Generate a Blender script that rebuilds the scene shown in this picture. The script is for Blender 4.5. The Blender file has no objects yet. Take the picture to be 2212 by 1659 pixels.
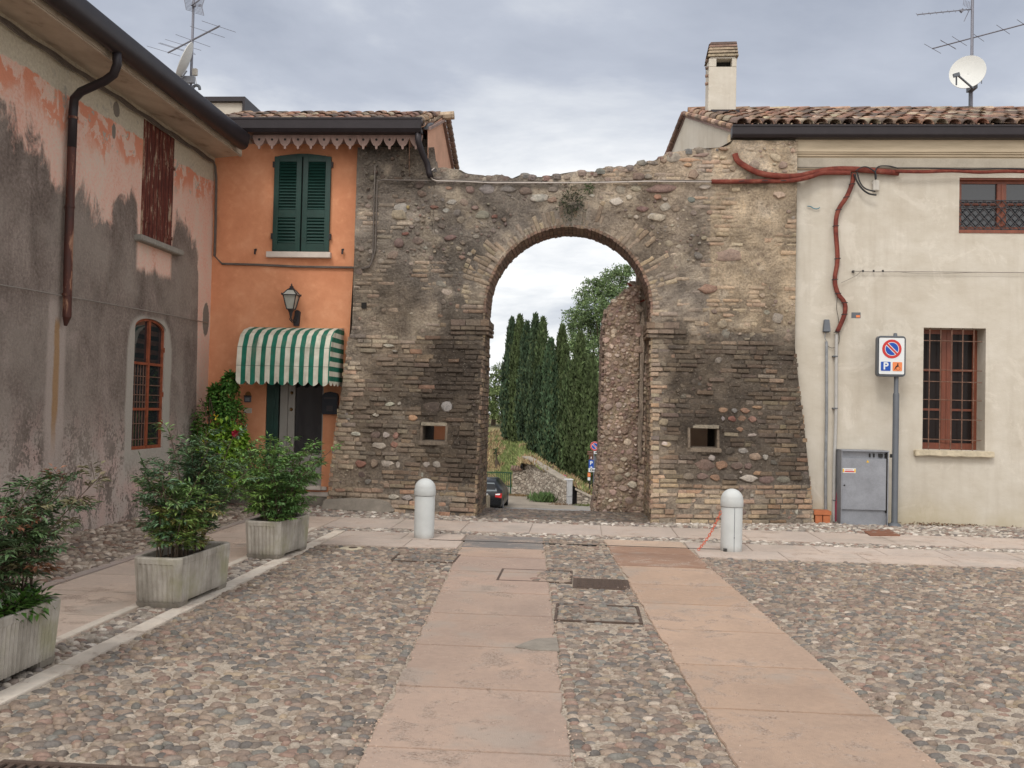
import bpy, bmesh, math, random
import numpy as np
from mathutils import Vector, Matrix, noise as mnoise
R=math.radians
rnd=random.Random(7)
S=bpy.context.scene
COL=S.collection
# ---------------- camera ----------------
# pixel units below are those of a 2212x1659 view of the photograph; the world frame follows the building walls
FP=2085.3; CH=1.65
_G,_p,_r=R(4.3),R(1.44),R(1.3)
_f0=Vector((-math.sin(_G),math.cos(_G),0)); _rt=Vector((math.cos(_G),math.sin(_G),0)); _Z=Vector((0,0,1))
FW=_f0*math.cos(_p)+_Z*math.sin(_p); _up=_Z*math.cos(_p)-_f0*math.sin(_p)
RT=_rt*math.cos(_r)+_up*math.sin(_r); UP=_up*math.cos(_r)-_rt*math.sin(_r)
C0=Vector((0,0,CH))
cd=bpy.data.cameras.new('camera'); cam=bpy.data.objects.new('camera',cd); COL.objects.link(cam)
cd.sensor_width=36; cd.lens=36*FP/2212; cd.clip_end=3000
m=Matrix((RT,UP,-FW)).transposed().to_4x4(); m.translation=C0; cam.matrix_world=m
S.camera=cam
S.view_settings.view_transform='Standard'; S.view_settings.look='None'; S.view_settings.gamma=1
S.view_settings.exposure=0.0
def ray(x,y): return FW+RT*((x-1106)/FP)-UP*((y-829.5)/FP)
def gr(x,y,z=0): d=ray(x,y); return C0+d*((z-CH)/d.z)
def oy(x,y,Y): d=ray(x,y); return C0+d*(Y/d.y)
def ox(x,y,X): d=ray(x,y); return C0+d*(X/d.x)
# ---------------- node helper ----------------
class NT:
    def __init__(s,nt):
        s.t=nt; s.n=nt.nodes; s.l=nt.links
    def node(s,ty,**k):
        n=s.n.new(ty)
        for a,b in k.items(): setattr(n,a,b)
        return n
    def set(s,sock,v):
        if hasattr(v,'is_linked') or isinstance(v,bpy.types.NodeSocket): s.l.new(v,sock)
        elif v is not None:
            if sock.type=='RGBA' and len(v)==3: v=(*v,1)
            sock.default_value=v
    def pos(s): return s.node('ShaderNodeNewGeometry').outputs['Position']
    def obj(s): return s.node('ShaderNodeTexCoord').outputs['Object']
    def scale(s,v,sc):
        n=s.node('ShaderNodeVectorMath',operation='MULTIPLY'); s.set(n.inputs[0],v); n.inputs[1].default_value=sc; return n.outputs[0]
    def vadd(s,a,b):
        n=s.node('ShaderNodeVectorMath',operation='ADD'); s.set(n.inputs[0],a); s.set(n.inputs[1],b); return n.outputs[0]
    def noise(s,v,sc,det=4,rough=.55,dist=0):
        n=s.node('ShaderNodeTexNoise'); s.set(n.inputs['Vector'],v); n.inputs['Scale'].default_value=sc
        n.inputs['Detail'].default_value=det; n.inputs['Roughness'].default_value=rough; n.inputs['Distortion'].default_value=dist
        return n.outputs['Fac']
    def noisec(s,v,sc,det=2):
        n=s.node('ShaderNodeTexNoise'); s.set(n.inputs['Vector'],v); n.inputs['Scale'].default_value=sc; n.inputs['Detail'].default_value=det
        return n.outputs['Color']
    def vor(s,v,sc,feat='F1',out='Distance'):
        n=s.node('ShaderNodeTexVoronoi',feature=feat); s.set(n.inputs['Vector'],v); n.inputs['Scale'].default_value=sc
        return n.outputs[out]
    def ramp(s,f,st,mode='LINEAR'):
        n=s.node('ShaderNodeValToRGB'); s.set(n.inputs[0],f); cr=n.color_ramp; cr.interpolation=mode
        while len(cr.elements)<len(st): cr.elements.new(0.5)
        for e,(p,c) in zip(cr.elements,st):
            e.position=p; e.color=(c,c,c,1) if not hasattr(c,'__len__') else (*c,1)
        return n.outputs[0]
    def m(s,op,a,b=None,c=None,clamp=False):
        n=s.node('ShaderNodeMath',operation=op,use_clamp=clamp); s.set(n.inputs[0],a)
        if b is not None: s.set(n.inputs[1],b)
        if c is not None: s.set(n.inputs[2],c)
        return n.outputs[0]
    def mix(s,f,a,b,mode='MIX'):
        n=s.node('ShaderNodeMix',data_type='RGBA',blend_type=mode); s.set(n.inputs[0],f); s.set(n.inputs[6],a); s.set(n.inputs[7],b); return n.outputs[2]
    def sep(s,v):
        n=s.node('ShaderNodeSeparateXYZ'); s.set(n.inputs[0],v); return n.outputs
    def comb(s,x,y,z):
        n=s.node('ShaderNodeCombineXYZ')
        for i,q in enumerate((x,y,z)): s.set(n.inputs[i],q)
        return n.outputs[0]
    def step(s,v,a,b):   # smooth 0->1 as v goes a->b
        n=s.node('ShaderNodeMapRange',interpolation_type='SMOOTHSTEP'); s.set(n.inputs[0],v)
        if a<b: n.inputs[1].default_value=a; n.inputs[2].default_value=b
        else: n.inputs[1].default_value=b; n.inputs[2].default_value=a; n.inputs[3].default_value=1; n.inputs[4].default_value=0
        return n.outputs[0]
    def curve(s,v,x0,x1,y0,y1,pts):
        t=s.m('DIVIDE',s.m('SUBTRACT',v,x0),x1-x0,clamp=True)
        n=s.node('ShaderNodeFloatCurve'); c=n.mapping.curves[0]
        P=[((x-x0)/(x1-x0),(y-y0)/(y1-y0)) for x,y in pts]
        while len(c.points)<len(P): c.points.new(.5,.5)
        for q,(a,b) in zip(c.points,P): q.location=(a,b)
        n.mapping.update(); s.set(n.inputs['Value'],t)
        return s.m('MULTIPLY_ADD',n.outputs[0],y1-y0,y0)
    def col(s):
        return s.node('ShaderNodeAttribute',attribute_name='Col').outputs['Color']
    def bump(s,h,dist,strength=1,nrm=None):
        n=s.node('ShaderNodeBump'); s.set(n.inputs['Height'],h); n.inputs['Distance'].default_value=dist; n.inputs['Strength'].default_value=strength
        if nrm is not None: s.set(n.inputs['Normal'],nrm)
        return n.outputs[0]
def mat(name,fn,rough=.85,metal=0,spec=.3):
    M=bpy.data.materials.new(name); M.use_nodes=True; t=NT(M.node_tree); t.n.clear()
    o=t.node('ShaderNodeOutputMaterial'); b=t.node('ShaderNodeBsdfPrincipled'); t.l.new(b.outputs[0],o.inputs[0])
    b.inputs['Roughness'].default_value=rough; b.inputs['Metallic'].default_value=metal; b.inputs['Specular IOR Level'].default_value=spec
    r=fn(t,b) if callable(fn) else None
    if r is None and not callable(fn): r={'c':fn}
    if 'c' in r: t.set(b.inputs['Base Color'],r['c'])
    if 'n' in r: t.set(b.inputs['Normal'],r['n'])
    if 'r' in r: t.set(b.inputs['Roughness'],r['r'])
    return M
def simple(name,c,rough=.6,metal=0,var=.18,sc=6,bump=.002,spec=.3,stretch=(1,1,1),obj=False):
    def fn(t,b):
        p=t.scale(t.obj() if obj else t.pos(),stretch)
        n=t.noise(p,sc,5,.65); f=t.noise(p,sc*14,3)
        k=t.m('ADD',t.m('MULTIPLY',n,.7),t.m('MULTIPLY',f,.3))
        lo=tuple(x*(1-var) for x in c); hi=tuple(min(1,x*(1+var)) for x in c)
        return {'c':t.ramp(k,[(.3,lo),(.7,hi)]),'n':t.bump(k,bump)}
    return mat(name,fn,rough,metal,spec)
# ---------------- world and sun ----------------
SUN_EL,SUN_AZ=R(48),R(199)      # azimuth clockwise from +Y
w=bpy.data.worlds.new('World'); S.world=w; w.use_nodes=True; t=NT(w.node_tree); t.n.clear()
o=t.node('ShaderNodeOutputWorld'); bg=t.node('ShaderNodeBackground'); t.l.new(bg.outputs[0],o.inputs[0])
sky=t.node('ShaderNodeTexSky'); sky.sky_type='NISHITA'; sky.sun_disc=False; sky.sun_elevation=SUN_EL; sky.sun_rotation=SUN_AZ
d=t.node('ShaderNodeTexCoord').outputs['Generated']; x,y,z=t.sep(d)
zz=t.m('ADD',t.m('MAXIMUM',z,0),.22)
pl=t.comb(t.m('MULTIPLY',t.m('DIVIDE',x,zz),.85),t.m('DIVIDE',y,zz),0)
n1=t.noise(pl,1.35,7,.58,.25); n2=t.noise(t.vadd(pl,(7,3,1)),.7,3,.5)
k=t.m('ADD',t.m('MULTIPLY',n1,.55),t.m('MULTIPLY',n2,.45))
el=t.m('ADD',t.m('MULTIPLY',t.step(z,.36,.17),.42),-.06)   # paler towards the horizon
xr=t.m('MULTIPLY',t.step(x,-.25,.3),-.03)
k=t.m('ADD',t.m('ADD',t.m('MULTIPLY',t.m('SUBTRACT',k,.5),2.7),.42),t.m('ADD',el,xr))
cl=t.ramp(k,[(.12,(4.3,4.7,5.6)),(.36,(5.5,5.9,6.8)),(.56,(7.9,8.2,8.7)),(.80,(11.5,11.5,11.4))])
sd=(math.sin(SUN_AZ)*math.cos(SUN_EL),math.cos(SUN_AZ)*math.cos(SUN_EL),math.sin(SUN_EL))
dp=t.node('ShaderNodeVectorMath',operation='DOT_PRODUCT'); t.set(dp.inputs[0],d); dp.inputs[1].default_value=sd
glow=t.step(dp.outputs['Value'],.0,1.0)
cl=t.mix(t.m('MULTIPLY',glow,.9),cl,(20,19.4,18.6))           # brighter cloud round the hidden sun, behind the camera
c=t.mix(.93,sky.outputs[0],cl)
t.set(bg.inputs['Color'],c); bg.inputs['Strength'].default_value=.1
sl=bpy.data.lights.new('sun','SUN'); sl.energy=1.25; sl.angle=R(14); sl.color=(1,.965,.92)
so=bpy.data.objects.new('sun',sl); COL.objects.link(so); so.location=(0,0,30)
so.rotation_euler=Vector(sd).to_track_quat('Z','Y').to_euler()
S.render.engine='CYCLES'
# ---------------- mesh helpers ----------------
def wloc(p):
    v=Vector((0,0,0))
    while p is not None: v+=p.location; p=p.parent
    return v
def tag(o,label=None,cat=None,group=None,kind=None):
    if label: o['label']=label
    if cat: o['category']=cat
    if group: o['group']=group
    if kind: o['kind']=kind
    return o
def thing(name,label,cat,loc,group=None,rz=0):
    o=bpy.data.objects.new(name,None); COL.objects.link(o); o.location=loc; o.empty_display_size=.1; o.rotation_euler.z=rz
    return tag(o,label,cat,group)
def link(name,me,mt,parent=None,local=False):
    o=bpy.data.objects.new(name,me)
    for q in (mt if isinstance(mt,(list,tuple)) else [mt]): me.materials.append(q)
    COL.objects.link(o)
    if parent is not None:
        o.parent=parent
        if not local: o.location=-wloc(parent)
    elif not local:   # top level mesh: put the origin at its base
        n=len(me.vertices); a=np.empty(n*3,'f'); me.vertices.foreach_get('co',a); a=a.reshape(-1,3)
        c=(a.min(0)+a.max(0))/2; c[2]=a[:,2].min()
        a-=c; me.vertices.foreach_set('co',a.ravel()); o.location=c.tolist(); me.update()
    return o
def npmesh(name,V,F,mt,parent=None,smooth=False,col=None,local=False):
    """V (n,3) array, F list of (k,m) int arrays of m-gons"""
    me=bpy.data.meshes.new(name); V=np.asarray(V,'f')
    if not isinstance(F,list): F=[F]
    F=[np.asarray(f,'i') for f in F if len(f)]
    li=np.concatenate([f.ravel() for f in F]); ln=np.concatenate([np.full(len(f),f.shape[1],'i') for f in F])
    me.vertices.add(len(V)); me.vertices.foreach_set('co',V.ravel())
    me.loops.add(len(li)); me.loops.foreach_set('vertex_index',li)
    me.polygons.add(len(ln)); me.polygons.foreach_set('loop_start',np.concatenate([[0],np.cumsum(ln)[:-1]]).astype('i'))
    me.polygons.foreach_set('loop_total',ln)
    if smooth: me.polygons.foreach_set('use_smooth',np.ones(len(ln),bool))
    me.update(calc_edges=True)
    if col is not None:
        a=me.color_attributes.new('Col','FLOAT_COLOR','POINT'); c=np.ones((len(V),4),'f'); c[:,:3]=col; a.data.foreach_set('color',c.ravel())
    return link(name,me,mt,parent,local)
class MB:
    def __init__(s): s.v=[]; s.f=[]; s.c=[]; s.mi=[]; s.cur=(1,1,1); s.m=0
    def add(s,V,F):
        b=len(s.v); s.v+= [tuple(q) for q in V]; s.f+=[tuple(b+i for i in f) for f in F]; s.c+=[s.cur]*len(V); s.mi+=[s.m]*len(F); return s
    def box(s,x0,x1,y0,y1,z0,z1):
        return s.add([(x0,y0,z0),(x1,y0,z0),(x1,y1,z0),(x0,y1,z0),(x0,y0,z1),(x1,y0,z1),(x1,y1,z1),(x0,y1,z1)],
            [(0,3,2,1),(4,5,6,7),(0,1,5,4),(1,2,6,5),(2,3,7,6),(3,0,4,7)])
    def hexa(s,P): return s.add(P,[(0,3,2,1),(4,5,6,7),(0,1,5,4),(1,2,6,5),(2,3,7,6),(3,0,4,7)])
    def bar(s,a,b,w,h,up=(0,0,1)):
        a,b=Vector(a),Vector(b); d=(b-a).normalized(); u=Vector(up); 
        if abs(d.dot(u))>.98: u=Vector((0,1,0))
        x=d.cross(u).normalized()*w/2; y=x.cross(d).normalized()*h/2
        return s.hexa([a-x-y,a+x-y,b+x-y,b-x-y,a-x+y,a+x+y,b+x+y,b-x+y])
    def tube(s,P,r,n=8,r2=None):
        P=[Vector(p) for p in P]; N=len(P); V=[]; F=[]; prev=None
        for i,p in enumerate(P):
            d=(P[min(i+1,N-1)]-P[max(i-1,0)]).normalized()
            if prev is None:
                u=Vector((0,0,1)) if abs(d.z)<.9 else Vector((1,0,0)); x=d.cross(u).normalized()
            else: x=(prev-d*prev.dot(d)).normalized()
            prev=x; y=d.cross(x)
            rr=r if r2 is None else r+(r2-r)*i/(N-1)
            if isinstance(rr,(list,tuple)): rr=rr[i]
            for k in range(n):
                a=2*math.pi*k/n; V.append(p+x*math.cos(a)*rr+y*math.sin(a)*rr)
        for i in range(N-1):
            for k in range(n): F.append((i*n+k,i*n+(k+1)%n,(i+1)*n+(k+1)%n,(i+1)*n+k))
        F.append(tuple(range(n))[::-1]); F.append(tuple((N-1)*n+k for k in range(n)))
        return s.add(V,F)
    def lathe(s,prof,c,n=24,axis='z'):
        V=[];F=[]
        for r,h in prof:
            for k in range(n):
                a=2*math.pi*k/n; q=(math.cos(a)*r,math.sin(a)*r,h)
                if axis=='y': q=(q[0],-q[2],q[1])
                V.append((c[0]+q[0],c[1]+q[1],c[2]+q[2]))
        N=len(prof)
        for i in range(N-1):
            for k in range(n): F.append((i*n+k,i*n+(k+1)%n,(i+1)*n+(k+1)%n,(i+1)*n+k))
        F.append(tuple(range(n))[::-1]); F.append(tuple((N-1)*n+k for k in range(n)))
        return s.add(V,F)
    def prism(s,poly,fn,t0,t1):
        """poly 2d points, fn(u,v,t)->xyz"""
        n=len(poly); V=[fn(u,v,t0) for u,v in poly]+[fn(u,v,t1) for u,v in poly]
        F=[tuple(range(n)),tuple(range(2*n-1,n-1,-1))]+[(i,n+i,n+(i+1)%n,(i+1)%n) for i in range(n)]
        return s.add(V,F)
    def build(s,name,mt,parent=None,smooth=False,bevel=0,col=False,local=False,fixn=True,auto=False):
        me=bpy.data.meshes.new(name); me.from_pydata(s.v,[],s.f)
        if isinstance(mt,(list,tuple)): me.polygons.foreach_set('material_index',s.mi)
        if col:
            a=me.color_attributes.new('Col','FLOAT_COLOR','POINT'); c=np.ones((len(s.v),4),'f'); c[:,:3]=s.c; a.data.foreach_set('color',c.ravel())
        if fixn or bevel:
            bm=bmesh.new(); bm.from_mesh(me); bmesh.ops.recalc_face_normals(bm,faces=bm.faces)
            if bevel: bmesh.ops.bevel(bm,geom=[e for e in bm.edges if len(e.link_faces)==2 and e.calc_face_angle(0)>.6],offset=bevel,segments=2,affect='EDGES',clamp_overlap=True)
            bm.to_mesh(me); bm.free()
        if smooth or auto:
            me.polygons.foreach_set('use_smooth',[True]*len(me.polygons))
            if auto: me.set_sharp_from_angle(angle=R(38))
        me.update()
        return link(name,me,mt,parent,local)
def Y2(y): return lambda u,v,t:(u,y+t,v)      # facade plane: u=x, v=z, t outwards is negative
def circ(cx,cy,r,n=32,a0=0,a1=360):
    return [(cx+r*math.cos(R(a0+(a1-a0)*i/(n if a1-a0==360 else n-1))),cy+r*math.sin(R(a0+(a1-a0)*i/(n if a1-a0==360 else n-1)))) for i in range(n)]
def text(name,s,size,mt,parent,pos,axis='y',depth=.002,width=None,bold=0):
    c=bpy.data.curves.new(name,'FONT'); c.body=s; c.size=size; c.extrude=depth; c.align_x='CENTER'; c.align_y='CENTER'; c.offset=bold
    o=bpy.data.objects.new(name,c); COL.objects.link(o)
    dg=bpy.context.evaluated_depsgraph_get(); me=bpy.data.meshes.new_from_object(o.evaluated_get(dg)); bpy.data.objects.remove(o); bpy.data.curves.remove(c)
    n=len(me.vertices); a=np.empty(n*3,'f'); me.vertices.foreach_get('co',a); a=a.reshape(-1,3)
    if width: a[:,0]*=width/(a[:,0].max()-a[:,0].min())
    b=np.stack([a[:,0],-a[:,2],a[:,1]],1)+np.array(pos,'f'); me.vertices.foreach_set('co',b.ravel().astype('f')); me.materials.clear(); me.update()
    return link(name,me,mt,parent)
def wallgrid(name,mt,parent,us,vs,holes,P,reveal,normal_d=0):
    """wall with rectangular openings; P(u,v,d) -> point, d = depth into the wall"""
    us=sorted(set([round(a,4) for a in us]+[h[i] for h in holes for i in (0,1)])); vs=sorted(set([round(a,4) for a in vs]+[h[i] for h in holes for i in (2,3)]))
    mb=MB(); idx={}
    for i,u in enumerate(us):
        for j,v in enumerate(vs): idx[i,j]=len(mb.v); mb.v.append(tuple(P(u,v,0)))
    for i in range(len(us)-1):
        for j in range(len(vs)-1):
            cu=(us[i]+us[i+1])/2; cv=(vs[j]+vs[j+1])/2
            if any(h[0]<cu<h[1] and h[2]<cv<h[3] for h in holes): continue
            mb.f.append((idx[i,j],idx[i+1,j],idx[i+1,j+1],idx[i,j+1]))
    mb.c=[(1,1,1)]*len(mb.v); mb.mi=[0]*len(mb.f)
    for a,b,c,d in [h[:4] for h in holes]:
        q=[(a,c),(b,c),(b,d),(a,d)]; r=reveal
        mb.add([P(u,v,0) for u,v in q]+[P(u,v,r) for u,v in q],[(0,1,5,4),(1,2,6,5),(2,3,7,6),(3,0,4,7)])
    return mb.build(name,mt,parent,fixn=False)
# ---------------- materials ----------------
def f_orange(t,b):
    p=t.pos(); n=t.noise(p,1.6,5,.6); n2=t.noise(p,9,4); f=t.noise(p,160,2)
    c=t.ramp(t.m('ADD',t.m('MULTIPLY',n,.75),t.m('MULTIPLY',n2,.25)),[(.3,(.58,.235,.12)),(.52,(.68,.30,.16)),(.72,(.76,.375,.22))])
    c=t.mix(t.m('MULTIPLY',t.step(n2,.55,.75),.25),c,(.8,.42,.24))
    return {'c':c,'n':t.bump(t.m('ADD',t.m('MULTIPLY',f,.5),n2),.006)}
M_orange=mat('orange_plaster',f_orange,.9)
def f_cream(t,b):
    p=t.pos(); x,y,z=t.sep(p); n=t.noise(p,.9,5,.6,.6); n2=t.noise(t.scale(p,(1,1,1.6)),3.2,5,.6); f=t.noise(p,130,2)
    c=t.ramp(t.m('ADD',t.m('MULTIPLY',n,.6),t.m('MULTIPLY',n2,.4)),[(.32,(.45,.40,.325)),(.5,(.52,.475,.40)),(.7,(.585,.545,.475))])
    st=t.noise(t.scale(p,(1,1,.1)),5,5,.6); c=t.mix(t.m('MULTIPLY',t.step(st,.47,.72),.42),c,(.42,.37,.30)); c=t.mix(t.m('MULTIPLY',t.step(t.noise(p,1.6,7,.7,.8),.54,.60),.22),c,(.72,.67,.59))
    damp=t.m('MULTIPLY',t.step(t.m('ADD',z,t.m('MULTIPLY',n,.9)),.95,.35),.55)
    c=t.mix(damp,c,(.44,.37,.23))
    return {'c':c,'n':t.bump(t.m('ADD',t.m('MULTIPLY',f,.4),n2),.007)}
M_cream=mat('cream_plaster',f_cream,.9)
M_cornice=mat('ochre_plaster',lambda t,b:{'c':t.ramp(t.noise(t.scale(t.pos(),(.6,1,5)),3,5,.6),[(.3,(.42,.345,.245)),(.7,(.57,.475,.345))])},.9)
def f_left(t,b):
    p=t.pos(); x,y,z=t.sep(p)
    st=t.scale(p,(1,1,.4)); n=t.noise(st,2.0,7,.66,.5); ns=t.noise(t.scale(p,(1,1,.5)),2.6,8,.72,.9); nf=t.noise(p,26,4,.6); nb=t.noise(p,.9,4,.6)
    grain=t.noise(p,140,2)
    # pale old pink paint
    pink=t.ramp(t.m('ADD',t.m('MULTIPLY',n,.5),t.m('MULTIPLY',nf,.5)),[(.34,(.66,.34,.26)),(.46,(.72,.46,.37)),(.58,(.68,.53,.44)),(.74,(.54,.48,.42))])
    # strong salmon under the band
    band=t.step(t.m('ADD',z,t.m('MULTIPLY',t.m('SUBTRACT',n,.5),1.5)),4.72,5.02)
    pink=t.mix(t.m('MULTIPLY',band,t.step(t.noise(t.scale(p,(1,1,.8)),2.6,9,.72,.7),.545,.50)),pink,(.66,.27,.17))
    cr=t.ramp(nf,[(.3,(.46,.41,.32)),(.7,(.60,.55,.44))])
    c=t.mix(t.step(t.m('ADD',z,t.m('MULTIPLY',t.m('SUBTRACT',n,.5),.22)),5.235,5.25),pink,cr)
    flake=t.m('MULTIPLY',t.step(t.noise(p,5.5,5,.7),.60,.63),t.step(z,4.6,5.0))
    c=t.mix(t.m('MULTIPLY',flake,t.step(y,10.2,10.9)),c,(.42,.39,.33))
    # bare grey render
    grey=t.ramp(t.m('ADD',t.m('MULTIPLY',n,.55),t.m('MULTIPLY',nf,.45)),[(.34,(.10,.076,.064)),(.5,(.20,.160,.138)),(.64,(.31,.255,.222))])
    grey=t.mix(t.m('MULTIPLY',t.step(t.vor(p,38,out='Distance'),.32,.12),t.step(nf,.5,.66)),grey,(.07,.055,.045))
    grey=t.mix(t.m('MULTIPLY',t.step(nb,.42,.66),.5),grey,(.33,.285,.245)); grey=t.mix(t.m('MULTIPLY',t.step(t.noise(p,1.7,6,.7,.5),.56,.66),.45),grey,(.36,.29,.26))
    zt=t.curve(y,8.5,15.5,0,6,[(8.5,5.0),(9.6,4.66),(10.4,4.42),(10.9,4.2),(11.4,4.15),(11.9,3.95),(12.15,4.35),(12.7,4.25),(12.9,3.85),(13.8,3.9),(14.0,4.35),(14.6,4.22),(14.85,3.75),(15.02,.6),(15.5,.2)])
    m=t.step(t.m('SUBTRACT',t.m('ADD',zt,t.m('MULTIPLY',t.m('SUBTRACT',ns,.5),1.7)),z),-.10,.16)
    # below the sill a spared pink patch
    pat=t.m('MULTIPLY',t.m('MULTIPLY',t.step(y,12.7,12.8),t.step(y,13.9,13.8)),t.step(t.m('ADD',z,t.m('MULTIPLY',n,.5)),3.62,3.75))
    m=t.m('MULTIPLY',m,t.m('SUBTRACT',1,pat))
    c=t.mix(m,c,grey)
    # pale patches near the foot
    lowm=t.m('MULTIPLY',t.step(t.m('ADD',z,t.m('MULTIPLY',n,.9)),2.3,.9),t.step(t.m('ADD',t.m('MULTIPLY',t.noise(t.scale(p,(1,1,.6)),3.1,8,.76,.6),.7),t.m('MULTIPLY',nf,.3)),.455,.52))
    c=t.mix(t.m('MULTIPLY',lowm,.8),c,t.ramp(nb,[(.42,(.66,.45,.40)),(.58,(.56,.48,.43))]))
    # streak under the broken pipe
    yy=t.m('ABSOLUTE',t.m('SUBTRACT',t.m('ADD',y,t.m('MULTIPLY',ns,.16)),10.9))
    sm=t.m('MULTIPLY',t.step(yy,.24,.15),t.step(z,2.95,2.7))
    c=t.mix(t.m('MULTIPLY',sm,.75),c,(.43,.36,.32))
    sm=t.m('MULTIPLY',t.m('MULTIPLY',t.step(yy,.07,.03),t.step(z,2.62,2.5)),t.step(z,.9,1.5))
    c=t.mix(t.m('MULTIPLY',sm,.8),c,(.32,.18,.07))
    # pale collar round the low window
    dy=t.m('ABSOLUTE',t.m('SUBTRACT',y,13.26)); dz=t.m('SUBTRACT',z,2.35)
    dd=t.m('ADD',t.m('MAXIMUM',t.m('SUBTRACT',dy,.3),0),0)
    d=t.m('SQRT',t.m('ADD',t.m('MULTIPLY',dd,dd),t.m('POWER',t.m('MULTIPLY',t.m('MAXIMUM',dz,0),.85),2)))
    d=t.m('ADD',d,t.m('MULTIPLY',t.m('SUBTRACT',ns,.5),.16))
    wm=t.m('MULTIPLY',t.step(d,.44,.36),t.step(z,.45,.9))
    c=t.mix(t.m('MULTIPLY',wm,.85),c,(.42,.39,.345))
    # grey patch by the corner, two small holes in the band
    for (py,pz,ry,rz) in ((15.22,2.98,.13,.27),(12.05,5.42,.09,.10),(12.0,5.12,.05,.10)):
        e=t.m('ADD',t.m('POWER',t.m('DIVIDE',t.m('SUBTRACT',y,py),ry),2),t.m('POWER',t.m('DIVIDE',t.m('SUBTRACT',z,pz),rz),2))
        c=t.mix(t.step(t.m('ADD',e,t.m('MULTIPLY',nf,.8)),1.5,1.3),c,(.2,.18,.155))
    h=t.m('ADD',t.m('MULTIPLY',grain,.4),t.m('ADD',t.m('MULTIPLY',nf,.8),t.m('MULTIPLY',m,-.5)))
    return {'c':c,'n':t.bump(h,.016)}
M_left=mat('weathered_plaster',f_left,.93)
def f_mortar(t,b):
    p=t.pos(); n=t.noise(p,5,6,.65); n2=t.noise(p,28,5,.7); f=t.noise(p,120,3)
    k=t.m('ADD',t.m('MULTIPLY',n,.5),t.m('MULTIPLY',n2,.5))
    c=t.mix(1,t.col(),t.ramp(k,[(.33,(.42,.39,.37)),(.47,(.9,.87,.84)),(.58,(1.25,1.2,1.12)),(.72,(1.75,1.68,1.55))]),'MULTIPLY')
    c=t.mix(t.m('MULTIPLY',t.step(t.vor(p,42),.26,.12),t.step(n2,.5,.62)),c,(.52,.47,.40))
    return {'c':c,'n':t.bump(t.m('ADD',t.m('MULTIPLY',n2,1.2),t.m('MULTIPLY',f,.45)),.06)}
M_mortar=mat('old_mortar',f_mortar,.95)
def f_stone(t,b):
    p=t.pos(); n2=t.noise(p,26,6,.75); n1=t.noise(p,3.2,5,.65); f=t.noise(p,120,3)
    k=t.m('ADD',t.m('MULTIPLY',n2,.6),t.m('MULTIPLY',f,.4))
    c=t.mix(1,t.col(),t.ramp(k,[(.33,(.48,.46,.44)),(.5,(1,.98,.96)),(.66,(1.45,1.4,1.32))]),'MULTIPLY')
    c=t.mix(1,c,t.ramp(n1,[(.35,(.72,.72,.73)),(.6,(1.12,1.1,1.07))]),'MULTIPLY')
    c=t.mix(t.m('MULTIPLY',t.step(t.vor(p,48),.22,.10),t.step(n2,.46,.6)),c,(.50,.47,.40))
    return {'c':c,'n':t.bump(k,.03)}
M_stone=mat('masonry_stone',f_stone,.9)
def f_pebble(t,b):
    p=t.pos(); f=t.noise(p,90,3); 
    c=t.mix(1,t.col(),t.ramp(f,[(.3,(.8,.8,.8)),(.7,(1.2,1.2,1.18))]),'MULTIPLY')
    return {'c':c,'n':t.bump(f,.002)}
M_pebble=mat('river_pebble',f_pebble,.62,spec=.35)
def f_piazza(t,b):
    p=t.pos(); x,y,z=t.sep(p); n=t.noise(p,.7,4,.6); n2=t.noise(p,9,5,.65); g=t.vor(p,95,out='Color'); gx=t.sep(g)[0]; f=t.noise(p,70,3)
    c=t.ramp(t.m('ADD',t.m('MULTIPLY',n,.5),t.m('MULTIPLY',n2,.5)),[(.35,(.24,.19,.145)),(.5,(.345,.285,.225)),(.66,(.44,.375,.30))])
    c=t.mix(t.m('MULTIPLY',t.step(gx,.5,.9),.5),c,(.56,.49,.41)); c=t.mix(t.m('MULTIPLY',t.step(gx,.25,.1),.5),c,(.19,.15,.12))
    c=t.mix(t.m('MULTIPLY',t.step(y,14.1,14.6),.85),c,t.mix(f,(.1,.08,.065),(.21,.17,.14)))
    c=t.mix(t.step(x,-4.55,-4.7),c,t.mix(n2,(.20,.16,.125),(.34,.28,.22)))
    far=t.step(y,16.5,19); c=t.mix(far,c,t.ramp(n2,[(.3,(.20,.18,.16)),(.7,(.27,.25,.22))]))
    return {'c':c,'n':t.bump(t.m('ADD',n2,t.m('MULTIPLY',f,.7)),.012)}
M_piazza=mat('sandy_mortar_bed',f_piazza,.95)
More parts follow.
